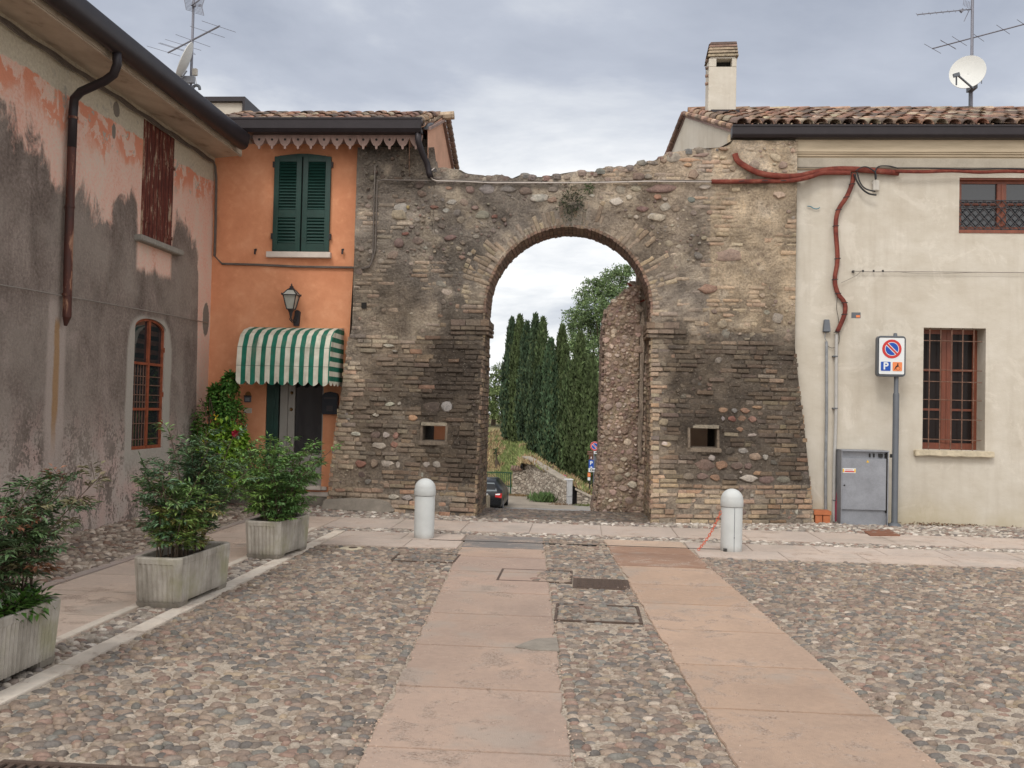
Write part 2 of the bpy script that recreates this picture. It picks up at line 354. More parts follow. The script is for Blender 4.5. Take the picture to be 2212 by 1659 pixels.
def f_slab(base,lo,hi,warm):
    def fn(t,b):
        p=t.pos(); n=t.noise(p,1.1,5,.6,.4); st=t.noise(t.scale(p,(1,1.5,1)),2.6,7,.75,.4); f=t.noise(p,150,3); n3=t.noise(p,24,5,.7)
        c=t.mix(1,t.col(),t.ramp(t.m('ADD',t.m('MULTIPLY',n,.6),t.m('MULTIPLY',n3,.4)),[(.3,(.78,.79,.81)),(.5,(1,1,1)),(.7,(1.2,1.17,1.13))]),'MULTIPLY')
        rough=t.step(t.m('ADD',t.m('MULTIPLY',st,.75),t.m('MULTIPLY',n,.25)),.49,.66)
        g1=t.noise(p,62,4,.8); chip=t.ramp(g1,[(.40,(.27,.18,.135)),(.47,(.47,.35,.28)),(.60,(.66,.54,.455))]); rg=t.step(t.m('ADD',t.m('MULTIPLY',t.noise(p,3.4,8,.78,.5),.7),t.m('MULTIPLY',n,.3)),.50,.60); c=t.mix(t.m('MULTIPLY',rg,.65),c,chip); c=t.mix(t.m('MULTIPLY',t.step(t.noise(p,48,4,.75),.655,.69),.55),c,(.20,.145,.12))
        pit=t.m('MULTIPLY',t.step(t.noise(t.scale(p,(1,1.6,1)),34,5,.75),.66,.70),.5); c=t.mix(t.m('MULTIPLY',pit,.55),c,(.22,.17,.14))
        gp=t.m('MULTIPLY',t.step(t.noise(p,1.4,4,.6),.52,.68),.5); c=t.mix(gp,c,(.33,.29,.25))
        h=t.m('ADD',t.m('MULTIPLY',t.m('MULTIPLY',rg,t.m('SUBTRACT',g1,.5)),1.6),t.m('SUBTRACT',t.m('MULTIPLY',f,.2),pit))
        return {'c':c,'n':t.bump(h,.014),'r':t.m('ADD',.72,t.m('MULTIPLY',rough,.2))}
    return fn
M_slab=mat('pink_stone_slab',f_slab(0,0,0,(.42,.28,.20)),.8)
M_asphalt=simple('worn_asphalt',(.20,.19,.18),.9,sc=3,bump=.004)
M_gravel=simple('gravel_drive',(.24,.205,.165),.95,var=.3,sc=.8,bump=.02)
M_grass_bank=mat('dry_grass_soil',lambda t,b:{'c':t.ramp(t.noise(t.pos(),.35,6,.7),[(.35,(.085,.10,.035)),(.5,(.17,.15,.07)),(.66,(.27,.20,.11))])},.95)
M_iron=simple('dark_iron',(.045,.04,.042),.5,.3)
M_gutter=simple('dark_brown_metal',(.030,.025,.028),.42,.2,bump=.0008)
def f_rustpipe(t,b):
    p=t.pos(); n=t.noise(t.scale(p,(1,1,.25)),6,6,.7); x,y,z=t.sep(p)
    c=t.ramp(t.m('ADD',n,t.m('MULTIPLY',t.step(z,4.4,3.0),-.08)),[(.36,(.30,.16,.10)),(.42,(.085,.028,.02)),(.56,(.055,.026,.022)),(.7,(.045,.035,.035))])
    return {'c':c,'n':t.bump(n,.002)}
M_rustpipe=mat('rusty_brown_pipe',f_rustpipe,.6)
def f_redwood(t,b):
    p=t.pos(); x,y,z=t.sep(p); n=t.noise(t.scale(p,(1,1,.3)),8,7,.78); pl=t.m('FRACT',t.m('MULTIPLY',y,8.2))
    c=t.ramp(n,[(.36,(.055,.018,.014)),(.48,(.125,.03,.022)),(.55,(.15,.05,.035)),(.585,(.33,.24,.17)),(.8,(.40,.32,.24))])
    g=t.step(t.m('ABSOLUTE',t.m('SUBTRACT',pl,.5)),.43,.47); c=t.mix(g,c,(.02,.01,.01))
    return {'c':c,'n':t.bump(t.m('SUBTRACT',n,g),.006)}
M_redwood=mat('peeling_red_wood',f_redwood,.75)
M_rustframe=simple('rusty_red_steel',(.24,.065,.03),.75,var=.5,sc=14,bump=.003)
M_rustbar=simple('rusted_window_bar',(.15,.085,.06),.8,var=.6,sc=18,bump=.002)
M_green=simple('dark_green_paint',(.010,.043,.034),.42,var=.3,sc=5,spec=.5)
M_paleStone=simple('pale_sill_stone',(.60,.53,.47),.8,var=.12,sc=9)
M_greyStone=simple('grey_sill_stone',(.27,.25,.22),.9,var=.3,sc=12,bump=.006)
M_sillrough=simple('rough_cream_sill',(.52,.45,.33),.9,var=.25,sc=12,bump=.012)
M_wood=simple('varnished_brown_wood',(.17,.045,.02),.45,var=.35,sc=5,stretch=(3,3,.4),spec=.5)
M_beam=simple('weathered_board',(.25,.17,.145),.8,var=.3,sc=7,stretch=(2,1,1))
M_white=simple('white_enamel',(.62,.62,.60),.4,var=.06,bump=.0005,obj=True)
M_grey=simple('grey_painted_metal',(.115,.125,.14),.5,.15,var=.1,bump=.0006,obj=True)
M_zinc=simple('galvanised_metal',(.265,.275,.30),.55,.35,var=.22,sc=3.5,bump=.0006,obj=True)
def f_boll(t,b):
    p=t.obj(); x,y,z=t.sep(p); n=t.noise(p,5,5,.6); s=t.noise(p,55,4,.7)
    c=t.ramp(n,[(.3,(.47,.485,.475)),(.7,(.54,.555,.545))]); c=t.mix(t.m('MULTIPLY',t.step(s,.68,.72),.6),c,(.22,.2,.18))
    c=t.mix(t.m('MULTIPLY',t.step(t.m('ADD',z,t.m('MULTIPLY',n,.12)),.17,.04),.65),c,(.24,.20,.165))
    c=t.mix(t.m('MULTIPLY',t.m('MULTIPLY',t.step(z,.533,.537),t.step(z,.541,.5385)),.8),c,(.05,.05,.05))  # dark ring painted for the shaded groove under the cap
    return {'c':c,'n':t.bump(n,.0015)}
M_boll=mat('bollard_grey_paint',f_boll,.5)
M_plastic=simple('beige_plastic',(.50,.47,.42),.5,var=.08)
M_cable=simple('grey_cable',(.24,.215,.19),.6,var=.2)
M_cablew=simple('pale_cable',(.46,.41,.37),.6,var=.15)
M_black=simple('black_cable',(.03,.03,.032),.5)
def f_redpipe(t,b):
    p=t.pos(); x,y,z=t.sep(p); n=t.noise(p,7,5,.65); w=t.node('ShaderNodeTexWave',wave_type='BANDS',bands_direction='DIAGONAL'); t.set(w.inputs['Vector'],p); w.inputs['Scale'].default_value=38
    c=t.ramp(n,[(.32,(.15,.04,.032)),(.5,(.27,.065,.045)),(.64,(.34,.11,.075)),(.76,(.42,.26,.21))])
    return {'c':c,'n':t.bump(w.outputs['Fac'],.008)}
M_redpipe=mat('red_corrugated_conduit',f_redpipe,.85)
def f_rtile(t,b):
    p=t.pos(); n=t.noise(p,14,6,.75); n2=t.noise(p,3.2,4,.6)
    c=t.mix(1,t.col(),t.ramp(n,[(.3,(.5,.48,.46)),(.7,(1.4,1.36,1.28))]),'MULTIPLY')
    c=t.mix(t.m('MULTIPLY',t.step(t.m('ADD',t.m('MULTIPLY',n,.55),t.m('MULTIPLY',n2,.45)),.49,.57),.7),c,(.075,.062,.05))
    return {'c':c,'n':t.bump(n,.008)}
M_rtile=mat('terracotta_roof_tile',f_rtile,.9)
def f_conc(t,b):
    p=t.obj(); n=t.noise(p,3.5,5,.65); s=t.noise(t.scale(p,(1,1,.1)),16,4,.65); f=t.noise(p,110,3); x,y,z=t.sep(p)
    c=t.ramp(t.m('ADD',t.m('MULTIPLY',n,.5),t.m('MULTIPLY',s,.5)),[(.33,(.20,.18,.15)),(.5,(.36,.33,.285)),(.68,(.52,.48,.43))])
    c=t.mix(t.m('MULTIPLY',t.step(t.noise(p,2.1,4,.6),.5,.72),.5),c,(.24,.235,.10))
    c=t.mix(t.m('MULTIPLY',t.step(s,.62,.72),.5),c,(.12,.105,.085))
    c=t.mix(t.m('MULTIPLY',t.step(z,.13,.02),.55),c,(.12,.1,.08))
    return {'c':c,'n':t.bump(t.m('ADD',f,n),.005)}
M_conc=mat('mossy_concrete',f_conc,.92)
M_footing=simple('old_cement',(.25,.22,.185),.95,var=.28,sc=7,bump=.012)
M_soil=simple('potting_soil',(.05,.037,.027),.95,var=.4,sc=20,bump=.02)
M_soffit=mat('soffit_plaster',lambda t,b:{'c':t.ramp(t.noise(t.scale(t.pos(),(1.5,1,1)),1.8,6,.65),[(.28,(.24,.19,.15)),(.42,(.46,.39,.31)),(.7,(.58,.51,.42))])},.9)
M_bark=simple('bark',(.09,.065,.045),.9,var=.3,sc=12,bump=.01)
def leafmat(name,rough=.5,tr=.25):
    def fn(t,b):
        n=t.noise(t.pos(),30,2); c=t.mix(1,t.col(),t.ramp(n,[(.3,(.8,.8,.8)),(.7,(1.2,1.2,1.2))]),'MULTIPLY')
        b.inputs['Subsurface Weight'].default_value=0
        b.inputs['Transmission Weight'].default_value=0
        return {'c':c}
    return mat(name,fn,rough,spec=.35)
M_leaf=leafmat('leaf',.42); M_farleaf=leafmat('tree_leaf',.8)
def glassmat(name,c,r=.04):
    M=mat(name,lambda t,b:{'c':c},r,spec=.8); return M
M_glass=glassmat('dark_window_glass',(.02,.022,.026))
M_glass_low=mat('shaded_window_glass',lambda t,b:{'c':(.018,.013,.012)},.12,spec=.12)
M_dim=simple('dark_interior',(.02,.018,.016),.9)  # near-black paint standing for shade inside holes, gaps and openings
M_frost=simple('lamp_glass',(.36,.36,.32),.25,var=.15,spec=.6)
M_sred=simple('sign_red',(.50,.035,.03),.4,var=.06,bump=0); M_sblue=simple('sign_blue',(.012,.07,.36),.4,var=.06,bump=0)
M_swhite=simple('sign_white',(.66,.68,.68),.4,var=.04,bump=0); M_sorange=simple('sign_orange',(.72,.22,.08),.4,var=.05,bump=0); M_sblack=simple('sign_black',(.02,.02,.02),.5,bump=0)
M_sbrown=simple('sign_brown',(.12,.05,.03),.5,bump=0)
M_brick_new=simple('orange_terracotta',(.42,.14,.06),.85,var=.2,sc=12,bump=.003)
# ---------------- ground ----------------
def gz(x,y):
    if y<15.8: return 0.0
    if y<39: return -.132*(y-15.8)
    return -3.06
ys=[-12,-4,0,4,8,12,14,15,15.8,16.2,17,18.5,21,25,30,35,39,42,50,60,80,130,300,900]
xs=[-600,-120,-40,-15,-8,-4,-2,0,2,4,8,15,40,120,600]
V=[(x,y,gz(x,y)-(0 if y<100 else (y-100)*.02)) for y in ys for x in xs]; n=len(xs)
F=[(j*n+i,j*n+i+1,(j+1)*n+i+1,(j+1)*n+i) for j in range(len(ys)-1) for i in range(n-1)]
g=npmesh('ground',V,np.array(F),M_piazza); tag(g,kind='structure')
DR=-.060  # lean of the carriage strips in plan
def sx(x0,y): return x0+DR*(y-4.5)
STR=((-1.0,-.02),(.745,1.725))   # carriage strips at y=4.5
def slabrow(name,quads,cols,top=.012,bot=-.02):
    mb=MB()
    for q,c in zip(quads,cols):
        mb.cur=c
        if name!='path': mb.hexa([(*p,bot) for p in q]+[(*p,top) for p in q]); continue
        P=[]
        for k in range(4):
            a=Vector(q[k]);b=Vector(q[(k+1)%4]); n=max(2,int((b-a).length/.05)); nn=Vector((b.y-a.y,a.x-b.x)).normalized(); amp=.014 if k in (1,3) else .007
            for i in range(n):
                p=a.lerp(b,i/n); e=max(0,mnoise.noise(Vector((p.x*6,p.y*6,k)))*amp*2.2+.3*amp*rnd.random()+max(0,mnoise.noise(Vector((p.x*1.7,p.y*1.7,9)))-.25)*amp*5) if i else .003; P.append(tuple(p-nn*e))
        mb.prism(P,lambda u,v,t:(u,v,t),bot,top)
    o=mb.build(name,M_slab,bevel=.004,col=True); tag(o,kind='structure'); return o
def rc(c,v=.08):
    k=1+rnd.uniform(-v,v); w=rnd.uniform(-.012,.012); return (c[0]*k*(1+w),c[1]*k,c[2]*k*(1-w))
PINK=(.39,.285,.225); LPINK=(.47,.39,.335)
for si,(a,b) in enumerate(STR):
    qs=[];cs=[]; ycut=[2.6,3.55,4.62,5.64,6.63,7.66,8.58,9.66,10.62,11.3,12.38] if si==0 else [2.5,3.5,4.45,5.47,6.4,7.4,8.37,9.27,10.33,11.25,11.78,12.38]
    for i in range(len(ycut)-1):
        y0,y1=ycut[i]+.005,ycut[i+1]-.005
        qs.append([(sx(a,y0),y0),(sx(b,y0),y0),(sx(b,y1),y1),(sx(a,y1),y1)])
        c=PINK if si==0 else (.40,.282,.208)
        if si==0 and i==9: c=(.19,.175,.165)
        elif si==0 and i in (7,6): c=(.39,.285,.23)
        if si==1 and i in (8,9): c=(.30,.185,.13)
        if si==1 and i>9: c=(.50,.37,.28)
        cs.append(rc(c,.07))
    slabrow('path',qs,cs)
def yrow(y0,y1,x0,x1,step,c,off=0,lean=0):
    x=x0; qs=[];cs=[]
    while x<x1:
        e=min(x+step*rnd.uniform(.92,1.08),x1); qs.append([(x+.003,y0+.003+off*x),(e-.003,y0+.003+off*e),(e-.003+lean,y1-.003+off*e),(x+.003+lean,y1-.003+off*x)]); cs.append(rc(c,.05)); x=e
    return qs,cs
q1,c1=yrow(12.78,13.86,-3.47,9.5,.95,LPINK)
# darker asphalt patch in the far strip
for i,q in enumerate(q1):
    if -1.3<q[0][0]<-.75: c1[i]=(.21,.205,.20)
slabrow('footpath',q1,c1)
q1,c1=yrow(11.16,11.80,-3.05,-1.44,.95,LPINK); q2,c2=yrow(11.806,12.40,-3.05,-1.46,.8,LPINK); slabrow('footpath',q1+q2,c1+c2)
q1,c1=yrow(11.12,11.76,1.34,9.5,.95,LPINK); q2,c2=yrow(11.766,12.38,1.29,9.5,.8,LPINK); slabrow('footpath',q1+q2,c1+c2)
def xrow(x0,x1,y0,y1,step,c):
    y=y0; qs=[];cs=[]
    while y<y1:
        e=min(y+step*rnd.uniform(.92,1.08),y1); qs.append([(x0,y+.003),(x1,y+.003),(x1,e-.003),(x0,e-.003)]); cs.append(rc(c,.05)); y=e
    return qs,cs
q1,c1=xrow(-4.58,-3.475,2,13.86,.85,(.50,.40,.33)); slabrow('footpath',q1,c1)
q1,c1=xrow(-3.20,-3.06,2,12.40,1.25,(.62,.55,.47)); slabrow('kerb',q1,c1,top=.016)
q1,c1=xrow(-3.56,-3.48,2,12.6,1.25,(.60,.53,.45)); slabrow('kerb',q1,c1,top=.02)
q1,c1=xrow(-4.70,-4.585,2,13.9,1.25,(.34,.28,.25)); slabrow('kerb',q1,c1,top=.02)
# cement patch in the left carriage strip
P=[gr(*q)[:2] for q in ((1112,1402),(1135,1392),(1160,1384),(1203,1382),(1208,1411),(1150,1409))]
mb=MB(); mb.prism(P,lambda u,v,t:(u,v,t),.008,.017); o=mb.build('cement_patch',M_footing); tag(o,kind='structure')
# ---- pebbles ----
COVERS=[(-2.02,-1.33,10.14,10.70),(-.80,-.08,9.2,9.87),(-.07,.46,8.98,9.5),(-.2,.49,7.56,8.21)]
PAL=np.array((.90,.865,.84))*np.array([(.215,.165,.13),(.18,.135,.11),(.15,.125,.108),(.115,.108,.105),(.25,.205,.165),(.20,.13,.105),(.14,.14,.13),(.29,.24,.195),(.26,.205,.145),(.38,.33,.28)])+.16*np.array((.27,.23,.19))
PALW=np.array([.16,.16,.14,.12,.12,.07,.08,.08,.04,.03])
nr=np.random.default_rng(5)
def pebbles(pts,a,b,h,rot,pal=PAL,pw=PALW,sink=.002,zf=None,dark=1.0):
    n=len(pts); K=9
    ang=np.linspace(0,2*np.pi,K,endpoint=False)
    rad=1+nr.uniform(-.17,.17,(n,K))
    sup=(np.abs(np.cos(ang))**2.6+np.abs(np.sin(ang))**2.6)**(-1/2.6)
    ex=np.cos(ang)*sup*rad; ey=np.sin(ang)*sup*rad
    ca,sa=np.cos(rot)[:,None],np.sin(rot)[:,None]; A=a[:,None]; B=b[:,None]; H=h[:,None]
    rings=[]; 
    for s,hh in ((1.0,0),(.86,.55),(.5,.93)):
        X=ex*A*s; Y=ey*B*s; rings.append(np.stack([pts[:,0:1]+X*ca-Y*sa,pts[:,1:2]+X*sa+Y*ca,pts[:,2:3]-sink+H*hh+0*X],-1))
    top=np.stack([pts[:,0],pts[:,1],pts[:,2]-sink+h],-1)[:,None,:]
    V=np.concatenate(rings+[top],1).reshape(-1,3); m=3*K+1; base=(np.arange(n)*m)[:,None]
    k=np.arange(K); k2=(k+1)%K
    Q=[]
    for r in range(2): Q.append(np.stack([base+r*K+k,base+r*K+k2,base+(r+1)*K+k2,base+(r+1)*K+k],-1).reshape(-1,4))
    T=np.stack([base+2*K+k,base+2*K+k2,np.broadcast_to(base+3*K,(n,K))],-1).reshape(-1,3)
    ci=nr.choice(len(pal),n,p=pw/pw.sum()); c=pal[ci]*nr.uniform(.75,1.25,(n,1))*dark
    return V,np.concatenate(Q),T,np.repeat(c,m,0)
def field(x0,x1,y0,y1,sp,ok,jit=.32):
    gx=np.arange(x0,x1,sp); gy=np.arange(y0,y1,sp*.80); X,Y=np.meshgrid(gx,gy); X=X+(np.arange(len(gy))%2)[:,None]*sp/2
    X=X+nr.uniform(-jit,jit,X.shape)*sp; Y=Y+nr.uniform(-jit,jit,Y.shape)*sp
    P=np.stack([X.ravel(),Y.ravel(),0*X.ravel()],-1); return P[ok(P[:,0],P[:,1])]
PB=[]
def putf(P,sp,pal=PAL,pw=PALW,dark=1,el=1.25,hs=1):
    n=len(P); P=P.copy(); lowf=np.array([mnoise.noise(Vector((a*.9,b*.9,3)))+.5*mnoise.noise(Vector((a*3,b*3,8))) for a,b in P[:,:2]]); P[:,2]-=np.clip(lowf*.012+nr.normal(0,.0022,n),-.003,.009); s=sp*np.clip(nr.lognormal(-.78,.22,n),.26,.72); e=nr.uniform(1.0,el+.9,n); e=np.where(nr.random(n)<.2,nr.uniform(.8,1.1,n),e)
    PB.append(pebbles(P,s*np.sqrt(e)*1.02,s/np.sqrt(e),nr.uniform(.009,.026,n)*hs,nr.normal(0,.3,n),pal,pw,dark=dark))
def ok1(x,y):
    k=np.ones(len(x),bool)
    for a,b in STR: k&=~((x>a+DR*(y-4.5)-.075)&(x<b+DR*(y-4.5)+.075))
    for i,(a,b,c,d) in enumerate(COVERS):
        g=.035; k&=~((x>a-g)&(x<b+g)&(y>c-g)&(y<d+g))
    k&=~((y>11.09)&((x<-1.42)|(x>1.25)))
    k&=~((x>-2.62)&(x<-1.72)&(y<4.25))
    k&=(np.hypot(x+2.62,y-10.9)>.16)
    # patches where mortar covers the stones
    return k
ok_thin=lambda f: (lambda x,y: f(x,y)&(nr.random(len(x))<.94))
P=field(-3.02,8.5,3.2,12.36,.057,ok_thin(ok1)); keepm=np.array([mnoise.noise(Vector((a*.8+5,b*.8,1)))+.5*mnoise.noise(Vector((a*2.6,b*2.6,6))) for a,b in P[:,:2]]); P=P[nr.random(len(P))>np.clip((keepm-.05)*1.1,0,.33)]; putf(P,.063)
# rows of laid stones beside the strips
for a,b in STR:
    for s,e in ((a,-1),(b,1)):
        yy=np.arange(3.2,12.3,.058); xx=e*.042+s+DR*(yy-4.5); k=np.ones(len(yy),bool)
        for (c0,c1,d0,d1) in COVERS: k&=~((xx>c0-.03)&(xx<c1+.03)&(yy>d0-.03)&(yy<d1+.03))
        k&=~((yy>11.1)&((xx<-1.3)|(xx>1.2)))
        P=np.stack([xx,yy,0*yy],-1)[k]; n=len(P); PB.append(pebbles(P,nr.uniform(.032,.044,n),nr.uniform(.022,.028,n),nr.uniform(.015,.022,n),nr.normal(0,.12,n)))
# covers filled with the same stones
for i in (0,3):
    a,b,c,d=COVERS[i]; P=field(a+.05,b-.05,c+.05,d-.05,.068,lambda x,y:x>-99); P[:,2]=.006; putf(P,.066,dark=.9)
a,b,c,d=COVERS[1]; P=field(-.42,b-.05,c+.05,d-.05,.066,lambda x,y:x>-99); P[:,2]=.008; putf(P,.064)
WP=np.array([(.30,.26,.22),(.40,.35,.30),(.24,.19,.16),(.50,.45,.40),(.18,.155,.14),(.22,.15,.12)]); WW=np.array([.25,.2,.2,.12,.15,.08])
P=field(-3.45,9.5,12.44,12.76,.062,lambda x,y:y<12.75); putf(P,.062,WP,WW)
P=field(-3.45,-3.22,2.5,12.45,.062,lambda x,y:x<-3.22); putf(P,.062,WP,WW,dark=.9)
P=field(-6.15,-4.72,4.5,15.2,.078,ok_thin(lambda x,y:x>-99)); putf(P,.08,WP*np.array([.75,.70,.66]),WW,hs=1.5)
P=field(-4.7,9.5,13.92,15.3,.072,lambda x,y:(y<14.42+np.abs(x+.3)*.2)|(x>3.5)|(x<-3.95)); P=P[~((P[:,0]>-1.6)&(P[:,0]<1)&(P[:,1]>14.25))]; putf(P,.072,WP,WW,hs=1.3)
P=field(-1.7,1.1,14.25,16.4,.075,lambda x,y:x>-99); P[:,2]=np.where(P[:,1]>15.8,-.132*(P[:,1]-15.8),0); putf(P,.075,dark=.62,hs=.7)
CR=[]
for a,b in STR:
    for s in (a,b):
        n=900; yy=nr.uniform(3.3,12,n); xx=s+DR*(yy-4.5)+nr.normal(0,.05,n); dens=np.array([mnoise.noise(Vector((s*3,q*.8,2))) for q in yy]); k=dens>-.05; CR.append(np.stack([xx,yy,0*yy+.011],-1)[k])
P=np.concatenate(CR+[np.stack([nr.uniform(-3,2.5,700),nr.uniform(3.3,11,700),np.full(700,.004)],-1)]); n=len(P); PB.append(pebbles(P,nr.uniform(.003,.0095,n),nr.uniform(.003,.007,n),nr.uniform(.003,.007,n),nr.uniform(0,6,n),np.array([(.42,.30,.235),(.36,.25,.19),(.44,.35,.285),(.30,.23,.19)]),np.ones(4)))
off=0;Vs=[];Qs=[];Ts=[];Cs=[]
for V,Q,T,c in PB: Vs.append(V);Qs.append(Q+off);Ts.append(T+off);Cs.append(c);off+=len(V)
o=npmesh('cobblestones',np.concatenate(Vs),[np.concatenate(Qs),np.concatenate(Ts)],M_pebble,smooth=True,col=np.concatenate(Cs)); tag(o,'rounded river cobbles bedded in sandy mortar all over the piazza','cobbles',kind='stuff')
# ---- manhole covers, grates ----
def cover(name,label,cat,rect,lid,frame,lidcol=None):
    a,b,c,d=rect; r=thing(name,label,cat,((a+b)/2,(c+d)/2,0),'manhole covers in the piazza')
    mb=MB(); w=.022
    for q in ((a,b,c,c+w),(a,b,d-w,d),(a,a+w,c+w,d-w),(b-w,b,c+w,d-w)): mb.box(*q,-.02,.014)
    mb.build('frame',frame,r)
    mb=MB(); mb.box(a+.03,b-.03,c+.03,d-.03,-.02,.008); mb.build('lid',lid,r)
    return r
M_rustiron=simple('brown_cast_iron',(.10,.07,.055),.7,.2,var=.35,sc=20,bump=.003)
cover('manhole_cover','cobble-filled manhole cover beside the left bollard, left of the stone strip','manhole cover',COVERS[0],M_footing,M_rustiron)
cover('manhole_cover','manhole cover half pale slab half cobbles on the edge of the left stone strip','manhole cover',COVERS[1],M_sillrough,M_rustiron)
cover('manhole_cover','large cobble-filled manhole cover between the stone strips, nearest the camera','manhole cover',COVERS[3],M_footing,M_rustiron)
r=thing('manhole_cover','small patterned cast iron manhole cover between the two stone strips','manhole cover',(.2,9.24,0),'manhole covers in the piazza')
a,b,c,d=COVERS[2]; mb=MB(); mb.box(a,b,c,d,-.02,.008); mb.build('frame',M_rustiron,r)
mb=MB()
for i in range(12):
    for j in range(12):
        px=a+.03+(b-a-.06)*(i+.5)/12; py=c+.03+(d-c-.06)*(j+.5)/12; mb.box(px-.014,px+.014,py-.012,py+.012,.008,.014)
mb.build('lid',M_rustiron,r)
r=thing('drain_grate','rusty drain grate at the bottom left edge of the picture','drain grate',(-2.15,4.1,0))
mb=MB(); x0,x1,y0,y1=-2.58,-1.78,3.85,4.22
for q in ((x0,x1,y0,y0+.04),(x0,x1,y1-.04,y1),(x0,x0+.04,y0+.04,y1-.04),(x1-.04,x1,y0+.04,y1-.04)): mb.box(*q,-.03,.016)
mb.build('frame',M_rustiron,r,bevel=.004)
mb=MB()
for i in range(14): xx=x0+.06+i*.052; mb.box(xx,xx+.022,y0+.045,y1-.045,-.02,.014)
mb.build('grille',M_rustiron,r)
mb=MB(); mb.box(x0+.04,x1-.04,y0+.04,y1-.04,-.01,-.005+.007); mb.build('pit',M_dim,r)
mb=MB(); P=[gr(*q)[:2] for q in ((1860,1147),(1922,1147),(1945,1160),(1880,1160))]; mb.prism(P,lambda u,v,t:(u,v,t),-.01,.026); o=mb.build('access_plate',simple('rust_plate',(.20,.09,.055),.8,var=.3),bevel=.003); tag(o,'rusty steel plate in the cobbles in front of the grey cabinet','metal plate')
mb=MB(); mb.lathe([(.13,-.01),(.13,.012),(.11,.016)],(-2.62,10.9,0),24); r=mb.build('cement_ring',M_sillrough,bevel=0); tag(r,'pale cement disc with a small rusty cap in the cobbles','drain cap')
mb=MB(); mb.lathe([(.05,.014),(.05,.021)],(-2.60,10.92,0),20); mb.build('cap',M_rustiron,r)
# ---------------- arch wall ----------------
YA=15.15; YB=16.0; AXC=-.29; AR=1.30; AZS=3.23; ZB=2.75; JL=-1.60; JR=1.02
def yb(x):
    P=[(-4,14.9),(-1.6,14.42),(1.0,14.32),(3.5,15.0)]
    x=max(-4,min(3.5,x))
    for (a,p),(b,q) in zip(P,P[1:]):
        if x<=b: return p+(q-p)*(x-a)/(b-a)
    return P[-1][1]
def fy(x,z):
    if z>=ZB: return YA
    return YA+(yb(x)-YA)*((ZB-z)/ZB)
def nz(x,z,s=1,o=0): return mnoise.noise(Vector((x*s+o,z*s-o,o*1.7)))
TOP=[oy(*q,YA) for q in [(765,318),(925,318),(928,362),(985,366),(1000,374),(1062,382),(1070,377),(1085,378),(1100,386),(1118,384),(1128,376),(1140,376),(1155,384),(1190,381),(1215,374),(1245,370),(1290,371),(1305,362),(1350,360),(1372,358),(1390,352),(1420,345),(1440,332),(1475,326),(1500,322),(1560,318),(1578,312),(1580,303),(1722,305)]]
TOP=[(p.x,p.z) for p in TOP]; TOP[-1]=(3.30,TOP[-1][1]); TOP[0]=(-3.9,TOP[0][1])
def topz(x):
    for (a,p),(b,q) in zip(TOP,TOP[1:]):
        if x<=b: return p+(q-p)*(x-a)/max(1e-6,b-a)
    return TOP[-1][1]
SL=[(0,-3.98),(1,-3.92),(2,-3.83),(2.6,-3.78),(2.9,-3.72),(9,-3.70)]
SR=[(0,3.50),(.6,3.45),(1.3,3.38),(2,3.29),(2.7,3.22),(9,3.21)]
def interp(T,z):
    for (a,p),(b,q) in zip(T,T[1:]):
        if z<=b: return p+(q-p)*(z-a)/(b-a)
    return T[-1][1]
sl=lambda z:interp(SL,max(z,0)); sr=lambda z:interp(SR,max(z,0))
def archz(x):
    d=x-AXC
    return AZS+math.sqrt(max(0,AR*AR-d*d)) if abs(d)<AR else None
SLOTS=[(-2.50,-2.12,1.10,1.36),(1.60,2.03,1.10,1.42)]
def inslot(x,z,g=0): return any(a-g<x<b+g and c-g<z<d+g for a,b,c,d in SLOTS)
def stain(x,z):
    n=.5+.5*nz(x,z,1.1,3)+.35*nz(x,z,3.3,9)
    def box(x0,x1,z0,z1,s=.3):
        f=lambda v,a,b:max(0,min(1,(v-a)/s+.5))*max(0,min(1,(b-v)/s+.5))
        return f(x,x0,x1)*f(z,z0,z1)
    v=box(-2.5,-1.55,.45,2.72)*1.0+box(-3.5,-2.5,.3,2.4)*.62+box(1.25,3.4,.55,2.75)*.85+box(-3.8,-2.5,4.9,6,.5)*.85+box(-2.3,1.1,4.55,5.3)*.30+box(-3.6,-1.6,2.6,4.4)*.15+box(.98,1.6,2.75,3.08,.1)*.6+box(-2.15,-1.5,2.75,3.08,.1)*.6  # upper-left box paints in shade under the eave; the rest is staining
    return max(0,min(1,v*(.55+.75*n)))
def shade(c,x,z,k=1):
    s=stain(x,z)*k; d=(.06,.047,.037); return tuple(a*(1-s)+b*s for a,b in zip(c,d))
MORT=(.345,.28,.215); MORTG=(.27,.24,.21)
def patch(x,z):
    return max(.62,min(1.45,1+.55*nz(x,z,.9,31)+.45*nz(x,z,2.6,17)))
def lerp3(a,b,t): return tuple(p*(1-t)+q*t for p,q in zip(a,b))
def mortcol(x,z):
    n=.5+.9*nz(x,z,.8,5); n=max(0,min(1,n+(.35 if x<0 and z>2.7 else -.1)))
    c=tuple(a*(1-n)+b*n for a,b in zip(MORT,MORTG))
    if x>1.9 and z>2.9: c=(.41,.335,.25)
    if x<-2.9 and z>4.1: c=(.26,.23,.20)
    s=nz(x,z,1.9,44)+.6*nz(x,z,5.5,12)
    if z>2.6: c=lerp3(c,(.50,.43,.345),max(0,min(.75,(s-.12)*2.6)))
    k=patch(x,z)*(1.22 if z>2.7 and x>-1.5 else 1.06); c=tuple(q*k for q in c)
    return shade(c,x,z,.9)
aw=thing('arch_wall','ruined brick and rubble gateway wall with a tall round arch and battered piers','gateway wall',(AXC,15.2,0))
